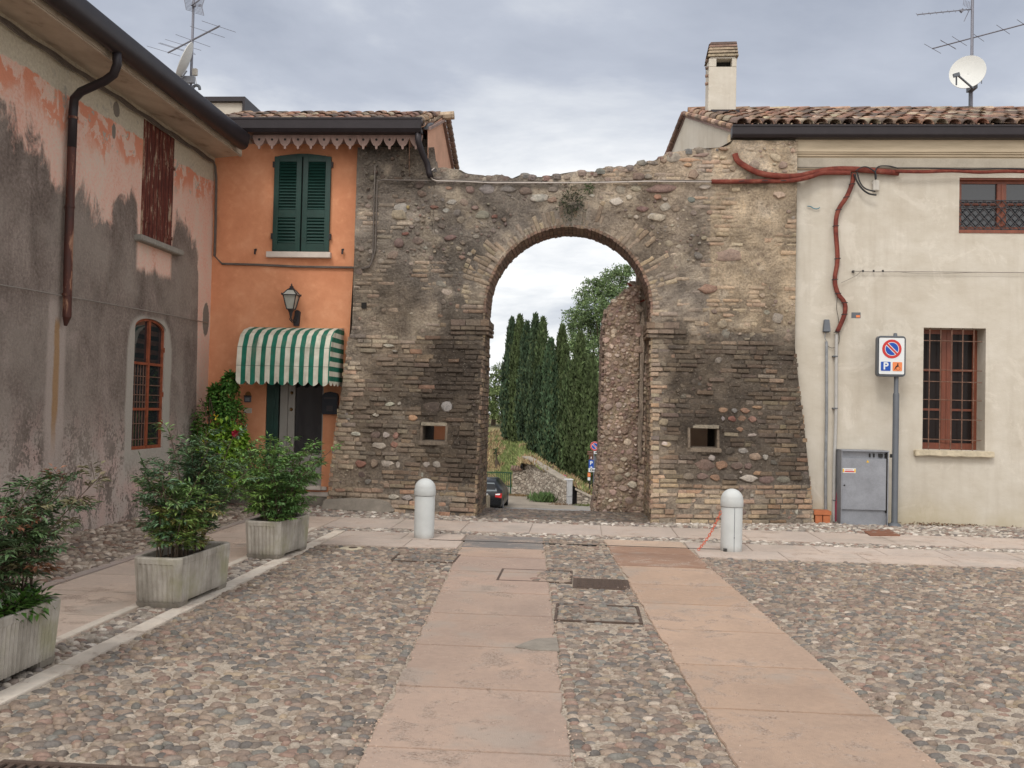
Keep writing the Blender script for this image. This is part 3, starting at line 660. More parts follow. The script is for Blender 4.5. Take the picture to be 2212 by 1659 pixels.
# mortar core: front, back, ends
mb=MB()
def grid(fn,nu,nv,skip=None):
    b=len(mb.v)
    for j in range(nv+1):
        for i in range(nu+1):
            p,c=fn(i/nu,j/nv); mb.v.append(tuple(p)); mb.c.append(c)
    for j in range(nv):
        for i in range(nu):
            q=(b+j*(nu+1)+i,b+j*(nu+1)+i+1,b+(j+1)*(nu+1)+i+1,b+(j+1)*(nu+1)+i)
            if skip:
                cx=sum(mb.v[k][0] for k in q)/4; cz=sum(mb.v[k][2] for k in q)/4
                if skip(cx,cz): continue
            mb.f.append(q); mb.mi.append(0)
def rel(x,z): return .028*nz(x,z,5,1)+.016*nz(x,z,14,4)
def front(x,z): return (x,fy(x,z)+rel(x,z),z),mortcol(x,z)
def LB(u,v):
    xr=JL+.04*0; x=sl(0)+(JL-sl(0))*u; z=-.15+v*(min(topz(min(-1.61,x)),5.9)+.15); x=sl(z)+(JL-sl(z))*u
    if z>AZS: x=sl(z)+(AXC-AR-sl(z))*u
    return front(x,z)
def RB(u,v):
    x=JR+(3.2-JR)*u; z=-.15+v*(topz(x)+.15); j=JR if z<=AZS else AXC+AR; x=j+(sr(z)-j)*u; return front(x,z)
grid(LB,58,144,lambda x,z:inslot(x,z)); grid(RB,58,144,lambda x,z:inslot(x,z))
def MBk(u,v):
    a=math.pi*(1-u); x=AXC+AR*math.cos(a); x=max(JL,min(JR,x)) if False else x; z0=AZS+AR*math.sin(a); zt=topz(x); z=z0+(zt-z0)*v; return front(x,z)
grid(MBk,70,34)
# arch soffit and jamb linings
def SO(u,v):
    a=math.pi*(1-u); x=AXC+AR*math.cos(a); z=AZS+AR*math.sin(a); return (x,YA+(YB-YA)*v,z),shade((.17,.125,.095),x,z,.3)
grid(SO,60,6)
for J,s in ((JL,1),(JR,-1)):
    def JJ(u,v,J=J,s=s):
        z=-.15+(AZS+.15)*v; y0=fy(J,z); x=J if z<AZS-.0 else J; return (x+.02*nz(u*3,z,4,2),y0+(YB-y0)*u,z),mortcol(J,z)
    grid(JJ,10,50)
# small fillers between jamb line and arch springing, back faces, top, ends
mb.cur=(.24,.2,.16)
for xx in (AXC-AR,AXC+AR): mb.cur=mortcol(xx,4); mb.box(xx-(.06 if xx<AXC else .003),xx+(.003 if xx<AXC else .06),YA+.04,YB-.04,AZS+.05,topz(xx)-.02)
mb.cur=(.24,.2,.16)
def poly(pts): mb.add(pts,[tuple(range(len(pts)))])
xs_=[-3.7+i*.2 for i in range(11)]+[AXC+AR*math.cos(math.pi*(1-i/20)) for i in range(21)]+[1.02+i*.2 for i in range(12)]
xs_=sorted(set([round(q,4) for q in xs_+[s_[i] for s_ in SLOTS for i in (0,1)]]))
for a,b in zip(xs_,xs_[1:]):
    za=archz(a) if abs(a-AXC)<AR-.0001 else (AZS if JL<a<JR else None); zb=archz(b) if abs(b-AXC)<AR-.0001 else (AZS if JL<b<JR else None)
    mid=(a+b)/2
    if abs(mid-AXC)<AR: z0,z1=(za or AZS),(zb or AZS)
    else: z0=z1=-3
    hs=[s_ for s_ in SLOTS if s_[0]<mid<s_[1]]
    if hs: poly([(a,YB,z0),(b,YB,z1),(b,YB,hs[0][2]),(a,YB,hs[0][2])]); z0=z1=hs[0][3]
    poly([(a,YB,z0),(b,YB,z1),(b,YB,topz(b)),(a,YB,topz(a))])
    poly([(a,YA,topz(a)),(b,YA,topz(b)),(b,YB,topz(b)),(a,YB,topz(a))])
for T,f in ((SL,sl),(SR,sr)):
    zz_=[-.15,.6,1.3,2,2.7,4,5.7]
    for a,b in zip(zz_,zz_[1:]): poly([(f(a),fy(f(a),a),a),(f(b),fy(f(b),b),b),(f(b),YB,b),(f(a),YB,a)])
for a,b,c,d in SLOTS:   # splayed loophole tunnels, inner shade painted in as a darker colour
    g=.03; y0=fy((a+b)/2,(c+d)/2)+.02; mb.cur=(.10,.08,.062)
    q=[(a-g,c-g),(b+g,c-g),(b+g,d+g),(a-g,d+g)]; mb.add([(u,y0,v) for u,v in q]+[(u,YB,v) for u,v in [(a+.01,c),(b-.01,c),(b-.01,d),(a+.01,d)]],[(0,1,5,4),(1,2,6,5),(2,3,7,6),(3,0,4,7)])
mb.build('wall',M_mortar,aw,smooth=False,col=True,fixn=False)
st=MB()
def brick(P,c,d,jit=.006,inset=.009):
    """P: function (u,v in 0..1, depth)->xyz"""
    j=[(rnd.uniform(-jit,jit),rnd.uniform(-jit,jit)) for _ in range(4)]
    q=[(0,0),(1,0),(1,1),(0,1)]; V=[]
    for k,(dd,ins) in enumerate(((-.03,0),(d-.007,0),(d,1))):
        for (u,v),(ju,jv) in zip(q,j): V.append(P(u,v,dd,ju,jv,inset*ins))
    st.cur=c; st.add(V,[(4,5,9,8),(5,6,10,9),(6,7,11,10),(7,4,8,11),(8,9,10,11),(0,1,5,4),(1,2,6,5),(2,3,7,6),(3,0,4,7)])
def frontbrick(x0,x1,z0,z1,c,d):
    def P(u,v,dd,ju,jv,ins):
        x=x0+(x1-x0)*u+ju+(ins if u==0 else -ins); z=z0+(z1-z0)*v+jv+(ins if v==0 else -ins)
        return (x,fy(x,z)-dd,z)
    brick(P,c,d)
def blob(cx,cz,rx,rz,c,d,rot=0,n=9,yf=None):
    V=[];F=[];rr=[1+rnd.uniform(-.2,.2) for _ in range(n)]; ca,sa=math.cos(rot),math.sin(rot)
    yy=yf or (lambda x,z:fy(x,z))
    for s,dd in ((1,-.03),(.97,d*.35),(.78,d*.85),(.4,d)):
        for k in range(n):
            a=2*math.pi*k/n; u=math.cos(a)*rr[k]*rx*s; v=math.sin(a)*rr[k]*rz*s
            x=cx+u*ca-v*sa; z=cz+u*sa+v*ca; V.append((x,yy(x,z)-dd,z))
    V.append((cx,yy(cx,cz)-d,cz))
    for r in range(3):
        for k in range(n): F.append((r*n+k,r*n+(k+1)%n,(r+1)*n+(k+1)%n,(r+1)*n+k))
    for k in range(n): F.append((3*n+k,3*n+(k+1)%n,4*n))
    st.cur=c; st.add(V,F)
BR=[(.40,.30,.21),(.37,.28,.20),(.34,.265,.20),(.30,.24,.185),(.41,.27,.18),(.26,.215,.18),(.44,.36,.255)]
RU=[(.27,.215,.18),(.33,.28,.225),(.22,.175,.16),(.38,.34,.29),(.185,.135,.125),(.25,.24,.225),(.42,.36,.28),(.30,.20,.16)]
def vary(c,k=.15):
    f=1+rnd.uniform(-k,k); return tuple(a*f*(1+rnd.uniform(-.05,.05)) for a in c)
NOTE=[] # stones named by place: px,py,halfwidth,halfheight,colour
W_=(.52,.485,.43); WG=(.38,.37,.345); RD=(.29,.13,.10); BN=(.21,.145,.13); TN=(.37,.29,.21); OR=(.40,.25,.165); DK=(.12,.095,.08); GR=(.27,.27,.26); GN=(.20,.21,.17)
def nat(ox_,oy_,s,L):
    for x,y,w,h,c in L: NOTE.append(((ox_+x/s)/1.4756,(oy_+y/s)/1.4756,w/s/1.4756,h/s/1.4756,c))
nat(1000,980,2.154,[(520,665,30,18,W_),(585,660,13,12,W_),(425,738,27,13,W_),(510,262,38,14,WG),(555,300,22,8,WG),(290,868,33,17,W_),(495,875,28,22,W_),(425,875,38,26,BN),(562,880,22,23,(.36,.2,.16)),(450,948,50,26,(.55,.5,.42)),(552,943,34,22,RD),(318,1075,44,26,RD),(412,1070,30,30,TN),(500,1072,46,22,W_),(578,1080,16,22,W_),(772,1078,24,24,W_),(842,1078,32,26,WG),(545,1302,44,20,W_),(640,1308,38,22,WG),(915,680,40,36,WG),(815,685,60,38,DK),(680,760,34,24,(.5,.3,.18)),(175,1255,42,14,OR),(745,1150,10,20,WG)])
nat(1800,1000,2.023,[(1020,620,34,17,OR),(1095,625,22,17,GR),(1165,625,32,18,OR),(1245,602,36,12,OR),(1080,678,30,18,RD),(1145,675,28,18,(.28,.17,.12)),(1212,680,26,24,(.33,.2,.16)),(1130,745,27,17,OR),(1212,782,34,11,W_),(950,930,25,20,W_),(1152,885,34,20,WG),(1062,885,36,24,DK),(1230,925,48,24,TN),(1295,925,20,18,W_),(905,975,66,34,BN),(1010,975,38,30,(.38,.24,.15)),(1110,982,40,27,BN),(1185,982,28,20,BN),(800,1050,42,26,(.26,.22,.17)),(890,1050,42,20,BN),(972,1056,32,24,OR),(1070,1055,54,22,DK),(1190,1062,62,24,W_),(1300,1070,48,27,BN),(1415,1068,44,22,GN),(645,838,22,14,W_),(1496,1280,11,19,W_),(1135,1022,10,9,W_),(1022,678,12,16,WG),(640,700,30,24,TN),(1245,1028,30,14,OR)])
nat(1200,480,2.458,[(178,500,70,46,(.36,.30,.21)),(830,502,62,32,(.22,.22,.18)),(172,722,46,38,BN),(318,702,46,34,BN),(578,680,48,22,BN),(735,305,38,34,BN),(1168,310,52,34,BN),(1880,402,52,38,W_),(2085,455,48,22,(.25,.16,.14)),(592,405,44,24,W_),(1322,370,28,28,W_),(868,300,66,38,(.26,.26,.25)),(450,440,32,16,RD),(925,515,26,18,RD),(225,650,34,14,RD),(1690,352,26,14,W_),(1980,365,24,20,W_),(125,820,52,34,BN),(2165,515,45,24,W_),(2035,520,22,18,W_),(1225,378,24,22,W_),(245,443,14,14,(.5,.4,.15)),(560,290,30,14,OR),(1028,300,60,28,(.27,.26,.24)),(1385,300,44,26,(.26,.23,.2)),(770,445,30,18,(.27,.19,.16)),(685,405,40,30,(.26,.19,.16)),(545,470,32,22,WG),(1380,385,40,24,(.30,.2,.15))])
nat(2000,100,2.766,[(305,1385,142,38,(.21,.14,.135)),(685,1370,56,22,W_),(262,1640,92,34,(.50,.44,.37)),(340,1548,46,40,WG),(560,1482,40,26,(.13,.16,.17)),(132,1565,48,26,(.27,.16,.15)),(98,1280,54,40,(.21,.15,.13)),(265,1458,34,24,(.38,.22,.15)),(580,1262,50,42,(.31,.22,.16)),(930,1210,34,24,TN),(80,1385,48,30,(.36,.32,.24)),(1345,1440,52,34,(.45,.38,.30)),(425,1560,40,34,(.2,.15,.12)),(15,1460,28,24,W_),(410,1110,76,44,(.19,.19,.185)),(130,1160,50,28,(.18,.19,.18)),(230,1160,44,20,(.22,.19,.17)),(318,1140,28,20,(.30,.21,.16)),(545,1132,90,18,OR),(535,1175,36,16,OR),(655,1090,70,18,BN),(185,1280,32,26,(.26,.25,.22)),(850,1035,44,16,(.36,.23,.16))])
NOTE+=[(1572,552,30,14,BN),(1530,625,20,11,(.30,.17,.13)),(1440,960,10,6,TN),(1165,427,18,9,WG),(865,450,16,12,WG)]
NB=[]
for px,py,hw,hh,c in NOTE:
    p=oy(px,py,YA)
    for _ in range(3): p=oy(px,py,fy(p.x,p.z)-.02)
    k=p.y/FP; x,z=p.x,p.z; NB.append((x,z,hw*k,hh*k)); blob(x,z,hw*k,hh*k,lerp3(shade(vary(c,.08),x,z,.25),mortcol(x,z),.22),rnd.uniform(.018,.038),rot=rnd.uniform(-.12,.12),n=10)
def clear(x,z,g=.0): return not any(abs(x-a)<w+g and abs(z-b)<h+g*.6 for a,b,w,h in NB)
def ringr(x,z):
    return math.hypot(x-AXC,z-AZS) if z>AZS-.02 else None
RING=.46
def isbrick(x,z):
    n=nz(x,z,1.7,11)+.4*nz(x,z,5,2)
    if z<ZB+.05: 
        if x<-3.2 and z<1.2: return n>-.3
        return n>-.48
    if z>5.0 and x>-2.6: return n>.0
    if x>1.9: return n>-.12
    if x>1.0 and z<4.0: return n>-.3
    if -2.75<x<-1.5 and z<3.95: return n>-.05
    if x<-2.9: return n>-.05
    return n>.42
def masonry_ok(x,z):
    if x<sl(z)+.01 or x>sr(z)-.01 or z>topz(x)-.03 or inslot(x,z,.05): return False
    r=ringr(x,z)
    if r is not None and r<AR+RING*(.85+.2*nz(x,z,2,8)): return False
    if z<=AZS and JL<x<JR: return False
    if 2.76<z<3.07 and (-2.12<x<-1.5 or .95<x<1.56): return False
    return True
smear=lambda x,z: nz(x,z,1.3,21)+.5*nz(x,z,4,7)
z=0.01
while z<5.85:
    h=rnd.uniform(.052,.064); x=-4.0+rnd.uniform(0,.2); wob=rnd.uniform(-.01,.01)
    while x<3.6:
        L=rnd.choice((.24,.25,.26,.22,.13,.19,.17,.28,.09)) ; x1=x+L; zz_=z+.012*nz(x,z,1.1,4)+wob
        lo=z<ZB+.02
        if x<sl(z)+.02<x1: x=sl(z)+.004
        if x<sr(z)<x1: x1=sr(z)-.004
        if x<JL<x1 and z<AZS+.1: x1=JL+.006
        if x<JR<x1 and z<AZS+.1: x=JR-.006; x1=max(x1,x+.12)
        cx,cz=(x+x1)/2,zz_+h/2
        if x1-x>.05 and masonry_ok(cx,cz) and isbrick(cx,cz) and clear(cx,cz,.03) and smear(cx,cz)<(.5 if lo else .22) and masonry_ok(max(x,sl(z)+.02)+.015,cz) and masonry_ok(x1-.02,cz):
            c=vary(rnd.choice(BR))
            if cx>1.8 and z>2.8: c=vary(rnd.choice(BR[:2]+BR[4:5]+BR[6:]))
            if z>4.9: c=vary(rnd.choice(BR+[(.17,.125,.115),(.34,.17,.11),(.21,.19,.18),(.23,.2,.18)]))
            if z<.75: c=vary(rnd.choice(BR[:2]+BR[4:5]))
            if cx<-2.8 : c=tuple(a*.6+b*.4 for a,b in zip(c,(.3,.27,.23)))
            k=patch(cx,cz)
            if not lo: c=lerp3(c,mortcol(cx,cz),.5)
            else: c=lerp3(tuple(q*k for q in c),mortcol(cx,cz),rnd.choice((0,.2,.5)))
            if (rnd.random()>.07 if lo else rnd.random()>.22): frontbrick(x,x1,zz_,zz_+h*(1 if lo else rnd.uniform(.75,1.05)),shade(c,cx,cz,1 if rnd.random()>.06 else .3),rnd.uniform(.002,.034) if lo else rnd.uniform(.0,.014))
        x=x1+rnd.uniform(.008,.016)
    z+=h+rnd.uniform(.010,.016)
# rubble
for _ in range(9500):
    x=rnd.uniform(-4,3.5); z=rnd.uniform(0,5.9); 
    if not masonry_ok(x,z) or isbrick(x,z): continue
    if smear(x,z)>.45: continue
    r=rnd.choice((.02,.025,.03,.03,.04,.05,.07,.09)) if z>2.7 else rnd.choice((.02,.025,.035,.05,.06))
    if not clear(x,z,r+.012) or not masonry_ok(x-r,z) or not masonry_ok(x+r,z): continue
    e=rnd.uniform(.55,.95); NB.append((x,z,r*.93,r*e*.95))
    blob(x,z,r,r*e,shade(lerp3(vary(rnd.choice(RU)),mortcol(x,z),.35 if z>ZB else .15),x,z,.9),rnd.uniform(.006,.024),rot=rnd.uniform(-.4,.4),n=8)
# voussoir ring (radial bricks)
a=3.0
A0,A1=-2,182; ang=A0; 
while ang<A1:
    t_=R(ang); da=.062/AR; t2=t_+da*.86
    segs=[(AR-.004,AR+.26,),(AR+.27,AR+RING+rnd.uniform(-.05,.04))] if rnd.random()<.5 else [(AR-.004,AR+.13),(AR+.14,AR+.40),(AR+.41,AR+RING+.02)]
    for r0,r1 in segs:
        xm=AXC+(r0+r1)/2*math.cos(t_); zm=AZS+(r0+r1)/2*math.sin(t_)
        if r1-r0<.05 or (smear(xm,zm)>.12 and r0>AR) or (50<ang<130 and r0>AR and rnd.random()<.6) or not clear(xm,zm,.01) or zm>topz(xm)-.04: continue
        def P(u,v,dd,ju,jv,ins,r0=r0,r1=r1):
            r=r0+(r1-r0)*u+ju+(ins if u==0 else -ins); a_=t_+(t2-t_)*v+(ins if v==0 else -ins)/r
            x=AXC+r*math.cos(a_); z=AZS+r*math.sin(a_); return (x,fy(x,z)-dd,z)
        c=vary(rnd.choice([(.41,.325,.23),(.37,.295,.22),(.33,.27,.215),(.45,.36,.23),(.38,.27,.19)]),.12)
        if 60<ang<140: c=tuple(a_*.85 for a_ in c)
        c=lerp3(c,mortcol(xm,zm),.45)
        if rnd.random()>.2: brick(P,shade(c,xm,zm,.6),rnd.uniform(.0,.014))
    # soffit bricks
    for k in range(3):
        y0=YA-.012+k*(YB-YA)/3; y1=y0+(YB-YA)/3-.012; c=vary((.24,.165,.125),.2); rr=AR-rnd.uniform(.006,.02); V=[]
        for r in (AR+.03,rr):
            for a_,y in ((t_,y0),(t2,y0),(t2,y1),(t_,y1)): V.append((AXC+r*math.cos(a_),y,AZS+r*math.sin(a_)))
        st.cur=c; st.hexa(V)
    ang+=math.degrees(da)
# jamb bricks (inner faces of the opening)
for J,s in ((JL,1),(JR,-1)):
    z=.0
    while z<AZS-.03:
        h=rnd.uniform(.054,.062); y=fy(J,z)-.008; 
        while y<YB-.05:
            L=rnd.choice((.12,.25,.2)); y1=min(y+L,YB+.01); c=shade(vary(rnd.choice([(.30,.22,.16),(.26,.20,.15),(.34,.26,.185)])),J,z,.5); d=rnd.uniform(.006,.03)
            if rnd.random()<.85: st.cur=c; st.hexa([(J-.02*s,y,z),(J+d*s,y,z),(J+d*s,y1,z),(J-.02*s,y1,z),(J-.02*s,y,z+h),(J+d*s,y,z+h),(J+d*s,y1,z+h),(J-.02*s,y1,z+h)])
            y=y1+.012
        z+=h+.013
# rough stones along the broken crest
for i,((a,p),(b,q)) in enumerate(zip(TOP,TOP[1:])):
    if a<-2.6 or b>2.1: continue
    n=max(1,int((b-a)/.11))
    for k in range(n):
        x=a+(b-a)*(k+.5)/n; zt=p+(q-p)*(k+.5)/n
        for yy_ in (YA+.08,YA+.35,YA+.65):
            r=rnd.uniform(.05,.1); c=vary(rnd.choice([(.20,.17,.155),(.25,.2,.17),(.17,.165,.16),(.29,.24,.2),(.22,.15,.13)]))
            st.cur=c; V=[];F=[]; m_=7
            for s,hh in ((1,-.7),(1.05,0),(.75,.6)):
                for q_ in range(m_):
                    t_=2*math.pi*q_/m_; V.append((x+math.cos(t_)*r*s*rnd.uniform(.85,1.15),yy_+math.sin(t_)*r*1.2*s,zt-.02+hh*r*.75))
            for r_ in range(2):
                for q_ in range(m_): F.append((r_*m_+q_,r_*m_+(q_+1)%m_,(r_+1)*m_+(q_+1)%m_,(r_+1)*m_+q_))
            F.append(tuple(2*m_+q_ for q_ in range(m_))); st.add(V,F)
# bricks showing along the two slanting side edges
for f,s in ((sl,-1),(sr,1)):
    z=.01
    while z<(5.6 if s<0 else 2.8):
        h=.058; x=f(z); y=fy(x,z)-.006
        for k in range(3):
            L=rnd.choice((.12,.24)); 
            if y+L>15.26: break
            st.cur=shade(vary(rnd.choice(BR)),x,z,.8); d=rnd.uniform(.004,.022); x0,x1=sorted((x-.05*s,x+d*s)); st.box(x0,x1,y,y+L,z,z+h); y+=L+.012
        z+=h+.014
st.build('masonry',M_stone,aw,col=True,fixn=False,auto=True)
# impost blocks
for x0,x1 in ((-2.13,-1.555),(.975,1.56)):
    mb=MB(); n=0
    for (za,zb,pr) in ((2.80,2.855,.028),(2.865,2.925,.05),(2.937,3.04,.04)):
        x=x0
        while x<x1-.02:
            L=rnd.choice((.16,.24)) ; e=min(x+L,x1); 
            if x1-e<.08: e=x1
            mb.cur=lerp3(shade(vary((.27,.21,.16),.25),x,za,.7),mortcol(x,za),.4); j=rnd.uniform(-.02,.012)
            if rnd.random()>.12: mb.box(x,e-.006,YA-pr-j,YA+.05,za+rnd.uniform(-.006,.006),zb+rnd.uniform(-.01,.006))
            x=e
        # return inside the opening
        xa,xb=(x1-.1,x1+.02+pr*.3) if x1<0 else (x0-.02-pr*.3,x0+.1)
        mb.cur=shade((.23,.17,.125),xa,za,.5); mb.box(xa,xb,YA-pr+.004,YB-.02,za+.001,zb-.001)
    mb.build('impost',M_stone,aw,bevel=.006,col=True)
# lintels and sills round the loopholes
for a,b,c,d in SLOTS:
    mb=MB(); xm=(a+b)/2; y=fy(xm,d)
    mb.cur=(.27,.24,.19); mb.hexa([(a-.02,y-.02,d-.012),(b+.02,y-.02,d-.012),(b+.0,y+.4,d-.012),(a,y+.4,d-.012),(a-.02,y-.012,d+.045),(b+.02,y-.012,d+.045),(b,y+.4,d+.045),(a,y+.4,d+.045)])
    y=fy(xm,c); mb.cur=shade((.29,.24,.19),xm,c,.5); mb.hexa([(a-.05,y-.04,c-.05),(b+.05,y-.04,c-.05),(b+.02,y+.3,c-.05),(a-.02,y+.3,c-.05),(a-.05,y-.035,c+.012),(b+.05,y-.035,c+.012),(b+.02,y+.3,c+.03),(a-.02,y+.3,c+.03)])
    y=fy(xm,(c+d)/2)
    mb.cur=shade((.27,.22,.17),xm,c,.6)
    for u0,u1 in ((a-.03,a+.012),(b-.012,b+.03)): mb.hexa([(u0,fy(u0,c)-.02,c),(u1,fy(u1,c)-.02,c),(u1,y+.3,c),(u0,y+.3,c),(u0,fy(u0,d)-.02,d),(u1,fy(u1,d)-.02,d),(u1,y+.3,d),(u0,y+.3,d)])
    mb.build('loophole_frame',M_stone,aw,bevel=.008,col=True)
# cement footing at the left foot and the square putlog hole
mb=MB(); P=[(-4.05,0),(-2.95,0),(-2.85,.03),(-2.95,.16),(-3.1,.2),(-3.6,.2),(-4.02,.16)]
mb.prism(P,lambda u,v,t:(u,fy(u,v)+t,v),-.10,.2); mb.build('footing',M_footing,aw,bevel=.02)
mb=MB(); p=oy(787,660,YA); mb.box(p.x-.04,p.x+.04,YA-.034,YA-.02,p.z-.045,p.z+.045); mb.build('putlog_hole',M_dim,aw)  # dark plate on the wall face, painted as the hole's shade
# dressing of patches of smooth render
# ---- rubble pier behind the right jamb ----
rp=thing('rubble_wall','broken rubble stone wall end standing behind the right side of the arch','rubble wall',(.65,17,0))
mb=MB(); st=MB()
X0=.32;X1=.88;Y0=16.02;Y1=19
prof=[(0,.22),(.4,.27),(1,.31),(2,.315),(3.1,.315),(3.3,.36),(3.45,.44),(3.6,.62),(3.7,.76)]
def px0(z): return interp(prof,z)
rows=[i*.15-.5 for i in range(5)]+[.2+i*.12 for i in range(30)]
def rpf(u,z): 
    x=px0(z)+(X1-px0(z))*u; return x
b=len(mb.v); NU=8
zs_=[-.5,-.2,0]+[.12*i for i in range(1,32)]
for z in zs_:
    for i in range(NU+1):
        x=rpf(i/NU,z); mb.v.append((x,Y0-.1+.03*abs(i/NU-.5)**2*4+.05*nz(x,z,3,3),z)); mb.c.append(vary((.42,.32,.25),.1))
for j in range(len(zs_)-1):
    for i in range(NU): mb.f.append((j*(NU+1)+i,j*(NU+1)+i+1,(j+1)*(NU+1)+i+1,(j+1)*(NU+1)+i)); mb.mi.append(0)
mb.cur=(.34,.255,.20)
for z0,z1 in zip(zs_,zs_[1:]): mb.add([(px0(z0),Y0,z0),(px0(z1),Y0,z1),(px0(z1),Y1,z1),(px0(z0),Y1,z0)],[(0,1,2,3)])
mb.add([(px0(3.72),Y0,3.72),(X1,Y0,3.72),(X1,Y1,3.72),(px0(3.72),Y1,3.72)],[(0,1,2,3)])
mb.add([(X1,Y0,-.6),(X1,Y1,-.6),(X1,Y1,3.72),(X1,Y0,3.72)],[(0,1,2,3)])
mb.build('core',M_mortar,rp,col=True,fixn=False)
NB=[]
def ryf(x,z):
    u=(x-px0(z))/(X1-px0(z)); return Y0-.1+.12*abs(u-.5)**2+.05*nz(x,z,3,3)
for _ in range(3300):
    z=rnd.uniform(-.1,3.7); x=rnd.uniform(px0(z),X1); r=rnd.choice((.022,.03,.04,.05,.065,.08)) 
    if not clear(x,z,r*.9): continue
    NB.append((x,z,r*.9,r*.75)); blob(x,z,r,r*rnd.uniform(.6,.9),vary(rnd.choice([(.52,.42,.35),(.45,.36,.29),(.60,.51,.43),(.38,.30,.25),(.33,.24,.2),(.48,.36,.3)])),rnd.uniform(.008,.028),rot=rnd.uniform(-.7,.7),n=rnd.choice((6,7,8)),yf=ryf)
for _ in range(420):
    x=rnd.uniform(.86,1.04); z=rnd.uniform(-.1,3.2)
    if (z>.9 and x<.98) or (x>.98 and z>1.6 and rnd.random()<.6): continue
    blob(x,z,rnd.uniform(.03,.06),rnd.uniform(.025,.045),vary((.40,.31,.25),.3),rnd.uniform(.015,.04),n=8,yf=lambda a,b:16.0)
# stones on the left flank
for _ in range(700):
    y=rnd.uniform(Y0,Y1); z=rnd.uniform(-.2,3.7); r=rnd.uniform(.03,.065); st.cur=vary((.34,.26,.21),.3); V=[];F=[];n=7;x=px0(z)
    for s,dd in ((1,-.02),(.8,.03),(.35,.045)):
        for k in range(n): a=2*math.pi*k/n; V.append((x-dd,y+math.cos(a)*r*s,z+math.sin(a)*r*s*.8))
    for q in range(2):
        for k in range(n): F.append((q*n+k,q*n+(k+1)%n,(q+1)*n+(k+1)%n,(q+1)*n+k))
    F.append(tuple(2*n+k for k in range(n))); st.add(V,F)
# ragged crest stones
for _ in range(120):
    z=rnd.uniform(3.1,3.8); x=px0(z)+rnd.uniform(-.02,.05); y=rnd.uniform(Y0,Y0+1.2); r=rnd.uniform(.03,.07); st.cur=vary((.40,.32,.26),.2); st.hexa([(x-r,y-r,z-r*.7),(x+r,y-r*.8,z-r*.6),(x+r*.9,y+r,z-r*.7),(x-r*.8,y+r,z-r*.6),(x-r*.7,y-r*.7,z+r*.6),(x+r*.7,y-r*.6,z+r*.6),(x+r*.7,y+r*.7,z+r*.5),(x-r*.7,y+r*.7,z+r*.6)])
st.build('stones',M_stone,rp,col=True,fixn=False,auto=True)
# upright plastered return between pier and jamb
mb=MB(); mb.box(.82,1.34,16.01,16.3,-.4,4.05); mb.prism([(.885,.95),(.91,.75),(.95,.9),(.965,1.5),(.96,2.3),(.975,3.0),(.93,3.35),(.89,3.1),(.90,2.2),(.885,1.6)],lambda u,v,t:(u,t,v),15.955,16.1)
mb.build('plaster_return',simple('flaking_plaster',(.34,.27,.21),.95,var=.6,sc=6,bump=.06,stretch=(3,1,.5)),rp)
mb=MB(); P=[oy(q[0],q[1],16.0) for q in ((1355,612),(1372,622),(1377,655),(1392,648))]; mb.tube(P,.018,8); r=mb.build('conduit_stub',M_redpipe); tag(r,'bent red conduit end sticking out at the right inner edge of the arch','conduit')
# walls glimpsed through the loopholes
for x0,x1,cc,l in ((-3.6,-2.3,M_orange,'orange plastered garden wall seen through the left loophole'),(1.3,2.75,simple('pinkish_plaster',(.5,.36,.27),.9),'pinkish plastered wall seen through the right loophole')):
    mb=MB(); mb.box(x0,x1,17.6,17.8,-.6,2.3); mb.box(x0-.03,x1+.03,17.56,17.84,2.3,2.36); o=mb.build('garden_wall',cc); tag(o,l,'wall')
# stone block and dark boulder behind the left pier
mb=MB(); mb.box(-1.98,-1.60,16.35,16.8,-.15,.14); o=mb.build('stone_block',M_sillrough,bevel=.02); tag(o,'pale stone block on the ground just behind the left arch pier','stone block')
bm=bmesh.new(); bmesh.ops.create_icosphere(bm,subdivisions=4,radius=.5)
for v in bm.verts:
    k=1+.22*mnoise.noise(v.co*3)+.1*mnoise.noise(v.co*9); v.co=Vector((v.co.x*.20*k-1.76,v.co.y*.24*k+16.55,v.co.z*.30*k+.28))
me=bpy.data.meshes.new('dark_boulder'); bm.to_mesh(me); bm.free(); o=link('dark_boulder',me,simple('dark_weathered_stone',(.085,.065,.05),.95,var=.4,sc=20,bump=.02)); tag(o,'dark weathered lump of stone standing on the pale block behind the left pier','boulder')
